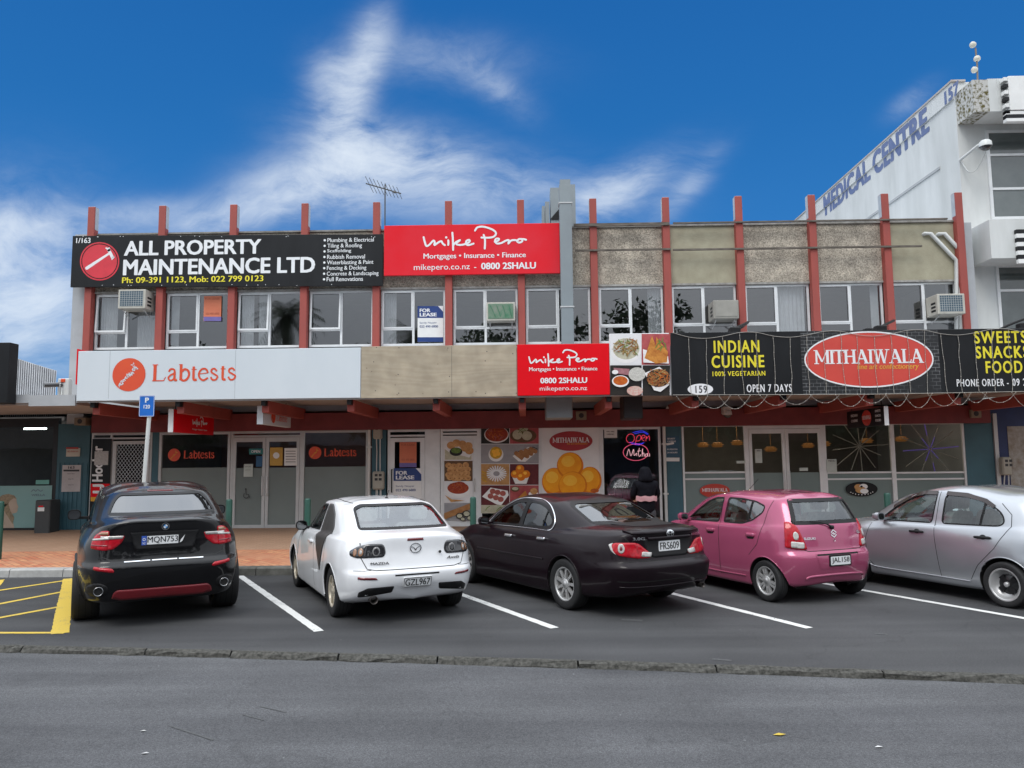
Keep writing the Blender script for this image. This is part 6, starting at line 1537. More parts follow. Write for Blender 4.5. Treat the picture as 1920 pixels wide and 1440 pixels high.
# things under the canopy: boxes, cameras, speakers
t = MB(); p = at(1023, 747, 16.6); q = at(1074, 784, 16.6); t.bbox(p.x, q.x, 16.6, 17.4, q.z, 3.335, .02); tag(t.build('duct_box', M_DUCT), 'grey metal duct box hung under the canopy behind the small red sign', 'duct')
t = MB(); p = at(1169, 748, 16.6); q = at(1206, 785, 16.6); t.bbox(p.x, q.x, 16.6, 17.3, q.z, 3.335, .02); tag(t.build('duct_box', mat('black_box', (.02, .021, .024), .5)), 'black box hung under the canopy below the food pictures', 'duct')
for (x0, y0, x1, y1, lab) in ((1080, 771, 1100, 787, 'small beige speaker on the red beam by the neon window'), (1820, 768, 1841, 783, 'small beige speaker on the red beam above the last teal column'), (139, 783, 160, 797, 'small brown speaker above the first teal column')):
    Y = 18.5; p, q = at(x0, y0, Y), at(x1, y1, Y); r = empty('wall_speaker', ((p.x+q.x)/2, 18.58, q.z), 0, lab, 'speaker', 'speakers under the canopy'); t = MB(); t.bbox(p.x, q.x, Y, 18.78 if x0 < 200 else 18.58, q.z, p.z, .012); child(t, 'casing', mat('speaker_beige', (.22, .18, .13), .6), r)
    t = MB(); t.lathe([(.06, Y-.003), (.03, Y-.006), (0, Y-.004)], 16, 'y', ((p.x+q.x)/2, 0, (p.z+q.z)/2)); child(t, 'cone', M_INK, r)
def dome(name, lab, px, py, Y, s=1.0, arm=True):
    c = at(px, py, Y); r = empty(name, tuple(c), 0, lab, 'security camera'); t = MB()
    t.lathe([(0, .09*s), (.05*s, .085*s), (.075*s, .06*s), (.08*s, .0)], 16, 'z', tuple(c)); child(t, 'housing', M_PVC, r)
    t = MB(); t.lathe([(.07*s, 0), (.06*s, -.03*s), (.03*s, -.05*s), (0, -.055*s)], 16, 'z', tuple(c)); child(t, 'lens_dome', M_LAMPK, r)
    return r, c
r, c = dome('security_camera', 'white dome camera under the fairy lights at the sweet shop', 1364, 778, 18.35, 1.35); t = MB(); t.bbox(c.x-.09, c.x+.09, c.y-.03, 18.58, c.z+.02, c.z+.2, .02); child(t, 'wall_bracket', M_PVC, r)
r, c = dome('security_camera', 'white dome camera on a bent arm on the medical building', 1848, 275, 18.6, 1.9); t = MB(); t.tube([(c.x, 18.6, c.z+.12), (c.x-.12, 18.7, c.z+.08), (c.x-.24, YM-.02, c.z-.06)], .035, 8); t.tube(crom([(c.x-.2, YM-.05, c.z-.1), (c.x-.14, YM-.2, c.z-.42), (c.x+.02, YM-.3, c.z-.4), (c.x+.08, 18.7, c.z-.05)], 5), .012, 6); child(t, 'wall_bracket', M_PVC, r)
c = at(104, 722, 17.0); r = empty('security_camera', tuple(c), 0, 'dark bullet camera on a pale box at the left end of the canopy', 'security camera'); t = MB(); t.tube([(c.x-.14, 16.8, c.z-.02), (c.x+.08, 17.1, c.z+.02)], .055, 10); child(t, 'housing', M_LAMPK, r)
t = MB(); t.bbox(c.x-.02, c.x+.24, 17.1, 17.25, 3.28, c.z+.16, .015); t.bbox(c.x+.06, c.x+.16, 17.08, 17.12, c.z+.07, c.z+.15, .01, 1); t.tube(crom([(c.x+.1, 17.08, c.z-.05), (c.x+.15, 17.0, c.z-.22), (c.x+.35, 16.6, c.z-.2), (c.x+.6, 16.2, c.z-.05)], 5), .012, 6); child(t, 'wall_bracket', [M_PVC, M_ORANGE], r)
# downpipes
for (p, lab) in ((693, 'white downpipe beside the meter boxes'), (1246, 'white downpipe left of the blue camera notice')):
    x_ = pxx(p); t = MB(); t.tube([(x_, YS-.07, ZB-.05), (x_, YS-.07, 2.95), (x_+.1, YS-.2, 3.2)], .038, 10); [t.box(x_-.06, x_+.06, YS-.115, YS-.0, z_-.02, z_+.02) for z_ in (1.1, 2.3)]; tag(t.build('downpipe', M_PVC), lab, 'downpipe', 'white downpipes')
# meter boxes
M_MTR = mat('meter_box_plastic', (.40, .385, .33), .5, c2=(.33, .32, .27), vscale=6)
def meter(px, lab, tags_):
    x0, y0, x1, y1 = px; Y = YS-.20; p, q = at(x0, y0, Y), at(x1, y1, Y); r = empty('meter_box', ((p.x+q.x)/2, YS, q.z), 0, lab, 'meter box', 'electrical boxes on the shop columns'); t = MB(); t.bbox(p.x, q.x, Y, YS-.022, q.z, p.z, .03); child(t, 'casing', M_MTR, r)
    t = MB()
    for k in range(tags_): t.box(p.x+.06+(k % 2)*.1, p.x+.13+(k % 2)*.1, Y-.002, Y+.001, p.z-.12-.1*(k//2), p.z-.06-.1*(k//2))
    child(t, 'label_plate', M_INK, r)
    t = MB(); cx_ = (p.x+q.x)/2; t.tube([(cx_-.03, Y+.08, q.z+.02), (cx_-.03, YS-.05, q.z-.3), (cx_-.05, YS-.05, .4)], .014, 6); t.tube([(cx_+.06, Y+.08, q.z+.02), (cx_+.06, YS-.05, .4)], .014, 6); child(t, 'cable', M_PVC, r)
meter((699, 797, 715, 823), 'upper beige meter box on the column beside the lease door', 1); meter((698, 884, 719, 918), 'lower beige meter box on the column beside the lease door', 4); meter((1879, 857, 1899, 891), 'beige meter box on the navy wall', 4)
r = notice('poster', 'faded pale poster on the navy wall', 'poster', YS-.02, (1893, 799, 1946, 935), mat('faded_poster', (.36, .36, .34), .6, c2=(.20, .16, .12), vscale=7))
# salon poster, bin
r, bx = board('salon_poster', 'pale teal salon poster of a woman in profile with light hair', 'poster', YS-.035, (-60, 911, 96, 990), .008, mat('poster_teal', (.19, .36, .36), .4, c2=(.24, .40, .38), vscale=.8)); t = MB(); f = PX(YS-.035, -.003); f2 = PX(YS-.035, -.0045); f3 = PX(YS-.035, -.006)
t.flat([(-2, 990), (-2, 955), (8, 950), (14, 962), (22, 968), (27, 990)], f, 0)
t.flat([(6, 935), (20, 930), (31, 936), (32, 944), (35, 951), (33, 953), (33.5, 957), (31, 961), (24, 963), (17, 960), (12, 968), (6, 962)], f2, 0)
t.flat([(-6, 950), (-3, 934), (5, 928), (16, 926), (27, 929), (32, 936), (26, 934), (20, 938), (16, 944), (10, 950), (0, 954)], f3, 1); t.flat([(8, 946), (16, 944), (20, 958), (27, 970), (24, 983), (16, 970), (8, 958)], f3, 1)
stroke(t, crom([(59, 922), (63, 918), (67, 921), (71, 918), (76, 921), (80, 919)], 4), 1.4, f2, 2); tx(t, 'WELLA', YS-.035, (59, 926, 85, 930), .02, 2, off=-.005)
child(t, 'poster_print', [mat('print_skin', (.46, .36, .28), .5), mat('print_hair', (.36, .28, .17), .5, c2=(.18, .13, .08), vscale=20), mat('print_grey', (.13, .17, .22), .5)], r)
notice('notice', 'small mint sticker on the salon glass', 'notice', YS-.02, (67, 900, 92, 908), mat('mint_sticker', (.14, .38, .33), .5))
Y = 18.2; p, q = at(66, 938, Y), at(91, 1006, Y); r = empty('rubbish_bin', ((p.x+q.x)/2, Y+.2, PZ(Y)), 0, 'dark grey pedestal bin by the salon window', 'bin'); t = MB(); t.bbox(p.x, q.x, Y, Y+.42, PZ(Y)-.02, p.z, .02); child(t, 'casing', mat('bin_grey', (.045, .05, .052), .5), r); t = MB(); t.box(p.x+.07, p.x+.23, Y-.003, Y+.001, p.z-.26, p.z-.17); t.box(p.x+.09, p.x+.2, Y-.003, Y+.001, p.z-.16, p.z-.13, 1); child(t, 'label_plate', [M_PAPER, M_SRED], r)
# black end of the next fascia sign
a = ax(16, 700, 15.5); t = MB(); t.bbox(a-4, a, 15.5, 15.78, az(10, 756, 15.5), az(10, 642, 15.5), .01); r = t.build('sign_board', M_SBLACK); tag(r, 'plain black end of the neighbouring fascia sign', 'sign')
# bollards
for (p, lab) in ((2, 'green bollard before the salon poster'), (430, 'green bollard behind the black SUV'), (577, 'green bollard behind the white sedan'), (887, 'green bollard before the door poster'), (1664, 'green bollard behind the silver car')):
    Y = 14.6; c = at(p, 940, Y); t = MB(); zg = PZ(Y); zt_ = 1.27
    t.lathe([(.058, zg-.02), (.058, zt_-.03), (.05, zt_-.006), (.02, zt_), (0, zt_)], 18, 'z', (c.x, Y, 0)); r = t.build('bollard', mat('bollard_green', (.012, .07, .05), .45, var=.2)); tag(r, lab, 'bollard', 'green bollards along the kerb')
# parking sign
Y = 13.95; c = at(281, 775, Y); bb_ = at(271, 905, Y); r = empty('parking_sign', (bb_.x-.06, Y, PZ(Y)), 0, 'blue P 120 parking sign on a bent white pole', 'parking sign'); t = MB()
t.tube([(bb_.x+.10, Y, PZ(Y)-.02), (bb_.x+.06, Y, bb_.z-.55), (bb_.x-.01, Y, bb_.z+.03), (c.x-.005, Y, c.z+.05), (c.x, Y, c.z+.32)], .036, 10); child(t, 'pole', M_PVC, r)
x0, x1 = ax(263.5, 760, Y), ax(292, 760, Y); z0_, z1_ = az(278, 781, Y-.06), az(278, 741.5, Y-.06); fn = lambda o: (lambda a_, b_: (a_, Y-.05-o, b_))
t = MB(); t.prism(rrect(x0, x1, z0_, z1_, .02), fn(0), fn(-.006)); pl = child(t, 'plate', mat('sign_blue', (.010, .13, .52), .35), r)
t = MB(); stroke(t, rrect(x0+.008, x1-.008, z0_+.008, z1_-.008, .018), .007, fn(.002), close=True); w_ = x1-x0; h_ = z1_-z0_
put_text(t, 'P', fn(.002), x0+w_*.38, x0+w_*.64, z0_+h_*.66, z0_+h_*.90, .04); put_text(t, '120', fn(.002), x0+w_*.30, x0+w_*.72, z0_+h_*.38, z0_+h_*.56, .03); child(t, 'lettering', M_SWHITE, r)
# lamps on the medical roof, striped sign
Y = YM+1.0; r = empty('roof_lamp_mast', tuple(at(1834, 170, Y)), 0, 'bent mast with three round white lamps on the medical building roof', 'lamp mast'); t = MB()
t.tube([at(1837, 172, Y), at(1833, 150, Y), at(1832, 120, Y), at(1829, 90, Y)], .022, 6); child(t, 'mast', mat('rust_mast', (.20, .17, .14), .8), r)
for (px, py, ry) in ((1823, 84, 1.2), (1832, 111, .2), (1826, 131, 1.2)):
    c = at(px, py, Y); t = MB(); t.lathe([(0, .09), (.06, .08), (.085, .03), (.085, -.02), (.04, -.06), (0, -.06)], 14, 'z' if ry < 1 else 'x', tuple(c)); child(t, 'lamp_head', mat('lamp_ivory', (.60, .58, .50), .4), r)
Y = YM-.95
r = empty('sign_board', tuple(at(1905, 210, Y)), 0, 'white box sign edged with black stripes at the top of the medical building', 'sign'); x_, z0_, z1_ = ax(1893, 180, Y), az(1905, 206, Y), az(1905, 142, Y); t = MB(); t.bbox(x_, x_+3, Y, Y+.18, z0_, z1_, .01); child(t, 'board', M_PAPER, r)
t = MB(); [t.box(x_-.10, x_-.004, Y+.02, Y+.16, z0_-.08+k*.17, z0_+.01+k*.17, k % 2) for k in range(6)]; [t.box(x_-.1, x_+3, Y+.02, Y+.16, z0_-.10-k*.09, z0_-.02-k*.09, 1-k % 2) for k in range(3)]; child(t, 'stripe_edge', [M_SBLACK, M_PAPER], r)
Y = YM-.95; r = empty('sign_board', tuple(at(1915, 480, Y)), 0, 'black and white striped sign edge on the medical building balcony', 'sign'); t = MB(); x_ = ax(1908, 460, Y); z1_ = az(1912, 430, Y); [t.box(x_, x_+2.5, Y, Y+.09, z1_-.105*(k+1)+.004, z1_-.105*k, k % 2) for k in range(8)]; child(t, 'stripe_edge', [M_SBLACK, M_PAPER], r)
Y = 17.8; t = MB(); t.tube(crom([at(1800, 640, Y), at(1850, 628, Y), at(1900, 606, Y), at(1960, 585, Y)], 5), .03, 6); tag(t.build('cable', M_BLACKP), 'thick black cable rising past the end of the fascia sign', 'cable')
c = at(1916, 612, 17.4); t = MB(); t.bbox(c.x-.09, c.x+.2, 17.3, 17.5, c.z-.13, c.z+.07, .02); tag(t.build('floodlight', M_BLACKP), 'black floodlight at the right edge above the yellow SWEETS lettering', 'floodlight')
# litter on the road
for (p, c_, s_, lab) in (((1462, 1379), (.55, .40, .05), .05, 'yellow fallen leaf on the road'), ((1648, 1402), (.55, .55, .55), .03, 'small white scrap of paper on the road'), ((272, 1414), (.45, .45, .45), .03, 'pale scrap near the bottom left of the road'), ((268, 1372), (.5, .5, .48), .025, 'pale fleck left of the skid marks on the road')):
    g = ground(*p, -.058); t = MB(); t.add([(g.x-s_, g.y, -.053), (g.x, g.y-s_*.5, -.047), (g.x+s_, g.y+s_*.2, -.052), (g.x, g.y+s_*.6, -.049)], [(0, 1, 2), (0, 2, 3)]); tag(t.build('litter', mat('litter_%d' % p[0], c_, .8)), lab, 'litter')
# ------------------------------------------------------------------ white sedan
def white_sedan():
    pm = paint('white_car_paint', (.80, .81, .83), rough=.28)
    W = .878
    L = [
     xyz(ring13([(-.80, 0), (-.80, 0), (-.78, 0), (-.70, 0), (-.5, 0)], [(0, 0), (.8, 0), (1.3, 0), (1.9, 0), (2.64, 0)], [(3.2, 0), (3.4, 0), (3.42, 0)]), [.30, .30, .28, .26, .24]+[.2]*8),
     xyz(ring13([(-.87, 0), (-.86, .42), (-.79, .64), (-.66, .735), (-.42, .80)], [(0, .845), (.8, .845), (1.3, .845), (1.9, .845), (2.64, .84)], [(3.2, .76), (3.42, .45), (3.47, 0)]), [.42, .41, .37, .33, .28, .22, .19, .19, .19, .2, .2, .2, .2]),
     xyz(ring13([(-.915, 0), (-.90, .42), (-.835, .655), (-.70, .765), (-.42, .84)], [(0, .872), (.8, .865), (1.3, .866), (1.9, .868), (2.64, .87)], [(3.26, .80), (3.48, .48), (3.53, 0)]), [.50, .49, .47, .44, .42, .38, .36, .36, .36, .38, .38, .38, .38]),
     xyz(ring13([(-.925, 0), (-.91, .42), (-.845, .665), (-.71, .78), (-.42, .853)], [(0, .884), (.8, .872), (1.3, .874), (1.9, .876), (2.64, .88)], [(3.28, .80), (3.51, .48), (3.56, 0)]), [.62, .62, .615, .61, .60, .58, .55, .55, .55, .56, .55, .55, .55]),
     xyz(ring13([(-.885, 0), (-.87, .42), (-.81, .66), (-.68, .775), (-.42, .855)], [(0, .884), (.8, .873), (1.3, .876), (1.9, .876), (2.64, .876)], [(3.25, .79), (3.48, .46), (3.53, 0)]), [.665, .665, .66, .655, .645, .66, .66, .66, .66, .66, .62, .62, .62]),
     xyz(ring13([(-.84, 0), (-.825, .42), (-.76, .65), (-.63, .765), (-.38, .838)], [(0, .872), (.8, .868), (1.3, .872), (1.9, .87), (2.64, .86)], [(3.2, .76), (3.42, .44), (3.47, 0)]), [.86, .86, .86, .86, .86, .85, .83, .82, .81, .80, .70, .70, .70]),
     xyz(ring13([(-.83, 0), (-.81, .42), (-.74, .62), (-.60, .725), (-.36, .79)], [(0, .835), (.8, .84), (1.3, .845), (1.9, .84), (2.64, .79)], [(3.05, .68), (3.3, .40), (3.36, 0)]), [1.035, 1.03, 1.005, .985, .985, .985, .96, .945, .93, .90, .79, .80, .80]),
     xyz(ring13([(-.77, 0), (-.755, .40), (-.69, .59), (-.54, .695), (-.30, .765)], [(.05, .805), (.8, .81), (1.3, .815), (1.9, .81), (2.5, .73)], [(2.98, .62), (3.2, .38), (3.26, 0)]), [1.06, 1.055, 1.03, 1.015, 1.015, 1.01, .98, .965, .95, .93, .83, .84, .84]),
     xyz(ring13([(-.50, 0), (-.485, .40), (-.43, .58), (-.34, .655), (-.12, .735)], [(.25, .775), (.8, .785), (1.25, .79), (1.75, .785), (2.12, .74)], [(2.36, .64), (2.52, .38), (2.57, 0)]), [1.095, 1.092, 1.085, 1.075, 1.055, 1.02, .985, .97, .96, .955, .97, .985, .99]),
     xyz(ring13([(.20, 0), (.215, .38), (.26, .53), (.34, .585), (.46, .61)], [(.66, .62), (.92, .628), (1.12, .63), (1.34, .62), (1.52, .575)], [(1.63, .5), (1.71, .3), (1.74, 0)]), [1.41, 1.405, 1.39, 1.375, 1.37, 1.39, 1.405, 1.405, 1.39, 1.36, 1.37, 1.39, 1.40]),
     xyz(ring13([(.32, 0), (.335, .32), (.38, .44), (.45, .49), (.55, .52)], [(.7, .505), (.92, .51), (1.1, .51), (1.28, .50), (1.42, .47)], [(1.5, .40), (1.58, .25), (1.61, 0)]), [1.437, 1.432, 1.422, 1.415, 1.415, 1.425, 1.435, 1.435, 1.425, 1.41, 1.41, 1.42, 1.425]),
     xyz(ring13([(.5, 0), (.5, 0), (.55, 0), (.6, 0), (.65, 0)], [(.75, 0), (.9, 0), (1.05, 0), (1.2, 0), (1.3, 0)], [(1.36, 0), (1.42, 0), (1.44, 0)]), [1.453, 1.453, 1.456, 1.458, 1.46, 1.463, 1.465, 1.465, 1.46, 1.455, 1.45, 1.447, 1.445]),
    ]
    c = Car('parked_car', 'white four door sedan with smoked tail lights and a dark film over its rear door', -1.765, 10.32, 26.4, L,
            [1, .5, 1, .7, .4, 1, .4, .7, .25, .5, 1, 1], pm, [(0, .317, .358, W), (2.64, .317, .358, W)], -.93)
    gm = glass('car_glass_light', (.80, .88, .87), 2.7)
    gd = glass('car_glass_dark', (.10, .115, .12), 1.8)
    rw = rounded([(-.595, 1.10), (.595, 1.10), (.545, 1.35), (.44, 1.392), (-.44, 1.392), (-.545, 1.35)], .04)
    fd = rounded([(2.02, .98), (1.10, 1.0), (1.02, 1.365), (1.30, 1.36), (1.56, 1.29), (1.80, 1.15)], .05)
    rd = rounded([(1.04, 1.0), (.97, 1.368), (.74, 1.362), (.48, 1.27), (.27, 1.10), (.34, 1.04)], .06)
    ws = rounded([(-.62, 1.0), (.62, 1.0), (.48, 1.34), (-.48, 1.34)], .05)
    for k in 'LR': c.hole(fd, k); c.hole(rd, k)
    c.hole(rw, 'B'); c.hole(ws, 'F')
    lid = [(-.60, .66), (.60, .66), (.66, .80), (.64, 1.03), (-.64, 1.03), (-.66, .80)]
    c.region('boot_lid', lid, 'B')
    c.region('bumper', [(-1, .2), (1, .2), (1, .645), (-1, .645)], 'B')
    fdo = [(2.10, .95), (1.07, .95), (1.05, .30), (1.2, .26), (2.22, .26), (2.25, .6)]
    rdo = [(1.06, .95), (1.05, .28), (.58, .28), (.40, .55), (.30, .75), (.28, .98)]
    for k in 'LR': c.region('front_door', fdo, k); c.region('rear_door', rdo, k)
    c.finish_body()
    c.glazing('rear_window', rw, 'B', gm, .03)
    c.glazing('windscreen', ws, 'F', gm, .03)
    for mir in (False, True):
        c.glazing('side_window', fd, 'L', gd if mir else gm, .022, mirror=mir); c.glazing('side_window', rd, 'L', gd, .022, mirror=mir)
        c.strip('door_seam', [[(1.06, .985), (1.05, .30), (1.0, .25)], [(2.12, .93), (2.24, .6), (2.22, .28)], [(.30, 1.0), (.30, .76), (.42, .53)]], 'L', .009, M_SEAM, mirror=mir)
        c.patch('door_handle', rounded([(1.17, .86), (1.36, .862), (1.36, .828), (1.17, .825)], .015), 'L', pm, .03, .04, mirror=mir)
        if mir: c.patch('door_handle', rounded([(.42, .89), (.60, .89), (.60, .857), (.42, .855)], .015), 'L', pm, .03, .04, mirror=mir)
        # tail lamp: smoked cluster round the corner
        lp = rounded([(.44, .965), (.66, .968), (.88, .935), (1.10, .875), (1.07, .825), (.88, .80), (.44, .805), (.41, .86)], .05)
        t = c.patch('tail_light', lp, 'W', M_LAMPK, .006, .02, mirror=mir)
        for (yy, zz, rr, mm, nm) in ((.80, .868, .05, M_LAMPA, 'lamp_bowl'), (.93, .862, .045, M_LAMPA, 'lamp_bowl'), (.55, .875, .056, mat('lamp_ring_grey', (.26, .26, .26), .15), 'lamp_ring')):
            c.patch(nm, ellipse(yy, zz, rr, rr, 20), 'W', mm, .008, .005, .02, mirror=mir, parent=t)
        c.patch('lamp_core', ellipse(.55, .878, .042, .045, 18), 'W', M_LAMPK, .010, .004, .02, mirror=mir, parent=t)
        c.patch('lamp_core', ellipse(.80, .868, .026, .026, 18), 'W', M_LAMPC, .010, .004, .02, mirror=mir, parent=t)
        c.patch('reflector', rounded([(.50, .55), (.80, .56), (.80, .59), (.52, .577)], .012), 'W', M_LAMPDR, .006, .01, mirror=mir)
        # exhaust cut-outs and tips
        c.patch('bumper_valance', rounded([(.28, .465), (.60, .455), (.69, .40), (.69, .335), (.30, .385)], .02), 'B', M_BLACKP, .002, .006, mirror=mir)
        mr = MB(); sg = -1 if mir else 1
        mr.lathe([(.0, .05), (.04, .06), (.05, .1), (.085, .16), (.1, .2), (.07, .26), (0, .27)], 16, 'y', (2.0, sg*.8, 1.02))
        hull = rrect(1.86, 2.06, .93, 1.10, .05)
        mr = MB(); mr.prism([(y_, z_) for y_, z_ in rrect(.80, .97, .94, 1.08, .06)], lambda a, b: (1.93, sg*a, b), lambda a, b: (2.08, sg*(a-.02), b-.01))
        mr.box(1.95, 2.03, min(sg*.72, sg*.82), max(sg*.72, sg*.82), .95, .99)
        mi = mr.build('wing_mirror', M_BLACKP, c.root)
        MB().flat(rrect(.815, .955, .952, 1.068, .05), lambda a, b: (1.925, sg*a, b)).build('mirror_glass', glass('mirror_glass', (.05, .06, .06), 2.6), mi)
    c.patch('film', rounded([(1.03, 1.0), (.97, 1.372), (.76, 1.372), (.50, 1.28), (.27, 1.10), (.30, .97), (.52, .66), (.60, .50), (.70, .58), (.98, .92)], .03), 'L', mat('grey_film', (.055, .052, .050), .42, var=.2, vscale=2), .008, .004)
    for sg in (1, ):
        ex = MB(); ex.lathe([(.048, -.12), (.05, -.125), (.043, -.122), (.04, .1)], 20, 'x', (-.74, .52, .31)); ex.build('exhaust_pipe', M_DISC, c.root)
    c.strip('boot_seam', [[(-.66, 1.0), (-.66, .80), (-.60, .675), (-.5, .655), (.5, .655), (.60, .675), (.66, .80), (.66, 1.0)]], 'B', .009, M_SEAM)
    c.strip('bumper_seam', [[(-.93, .652), (-.70, .655), (-.6, .66)], [(.6, .66), (.70, .655), (.93, .652)]], 'W', .006, M_SEAM)
    c.patch('brake_light', rounded([(-.10, 1.015), (.10, 1.015), (.105, .985), (-.105, .985)], .008), 'B', M_LAMPDR, .006, .008, .02)
    # oval badge with a winged mark
    f = lambda a, b: tuple(c.cast('B', a, b)[0]+Vector((-.012, 0, 0)))
    bd = MB(); stroke(bd, ellipse(0, .895, .068, .055, 28), .013, f, close=True)
    stroke(bd, crom([(-.06, .915), (-.02, .898), (0, .872), (.02, .898), (.06, .915)], 5), .012, f); bd.build('badge', M_CHROME, c.root)
    tx = MB(); put_text(tx, 'MAZDA', f, .56, .34, .722, .75, .03); put_text(tx, 'Axela', f, -.40, -.58, .74, .775, .02, slant=.1); tx.build('lettering', M_PLATEK, c.root)
    MB().lathe([(0, .01), (.016, .01), (.018, 0)], 14, 'x', (-.872, -.31, .835)).build('boot_lock', M_BLACKP, c.root)
    c.patch('plate_recess', rounded([(-.30, .60), (.30, .60), (.27, .42), (-.27, .42)], .03), 'B', pm, -.006, .01)
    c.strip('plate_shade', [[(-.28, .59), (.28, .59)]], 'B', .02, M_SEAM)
    p, fn, wd, ht = c.plate('GZL967', 0, .505, off=.02)
    t = MB(); put_text(t, 'GZL967', fn(.003), .158, -.158, -.042, .042, .012) if False else put_text(t, 'GZL967', fn(.003), -.158, .158, -.043, .043, .012)
    stroke(t, rrect(-.172, .172, -.056, .056, .012), .006, fn(.002), close=True); t.build('lettering', M_PLATEK, p)
    an = MB(); an.lathe([(.03, 0), (.02, .02), (0, .025)], 12, 'z', (.44, 0, 1.443)); an.tube([(.44, 0, 1.455), (.33, 0, 1.56)], .005, 6); an.build('aerial', M_BLACKP, c.root)
    for mir in (1, -1): c.tube_on('roof_trim', [(.30, .505*mir), (.6, .535*mir), (1.1, .545*mir), (1.5, .51*mir)], 'T', .006, M_SEAM)
    c.wheel(0, .317, .196, 1.495, .205, (5, .03, .10), mat('alloy_champagne', (.50, .45, .36), .35, metal=.35)); c.wheel(2.64, .317, .196, 1.495, .205, (5, .03, .10), _mc['alloy_champagne'])
    for y_ in (.37, -.37): c.seat(1.05, y_, .55)
    c.seat(.25, .35, .55, True, .3); c.seat(.25, -.35, .55, True, .3)
    MB().bbox(1.75, 2.3, -.68, .68, .72, .95, .04).build('dashboard', M_LINER, c.root)
    MB().bbox(-.48, .2, -.62, .62, .98, 1.02, .01).build('parcel_shelf', M_LINER, c.root)
    return c
# ------------------------------------------------------------------ dark plum sedan
def wing_mirror(c, x, y0, y1, z0, z1, m, sg, glass_dark=True):
    mr = MB(); r = min(y1-y0, z1-z0)*.38
    mr.prism(rrect(y0, y1, z0, z1, r), lambda a, b: (x, sg*a, b), lambda a, b: (x+.06, sg*a, b))
    mr.prism([((p-(y0+y1)/2)*.75+(y0+y1)/2, (q-(z0+z1)/2)*.75+(z0+z1)/2) for p, q in rrect(y0, y1, z0, z1, r)], lambda a, b: (x+.06, sg*a, b), lambda a, b: (x+.13, sg*(a-.015), b))
    mr.box(x+.02, x+.1, min(sg*(y0-.17), sg*(y0+.03)), max(sg*(y0-.17), sg*(y0+.03)), z0+.005, z0+.045)
    mi = mr.build('wing_mirror', m, c.root)
    MB().flat(rrect(y0+.014, y1-.014, z0+.014, z1-.014, r*.9), lambda a, b: (x-.003, sg*a, b)).build('mirror_glass', glass('mirror_glass', (.05, .06, .06), 2.6), mi)
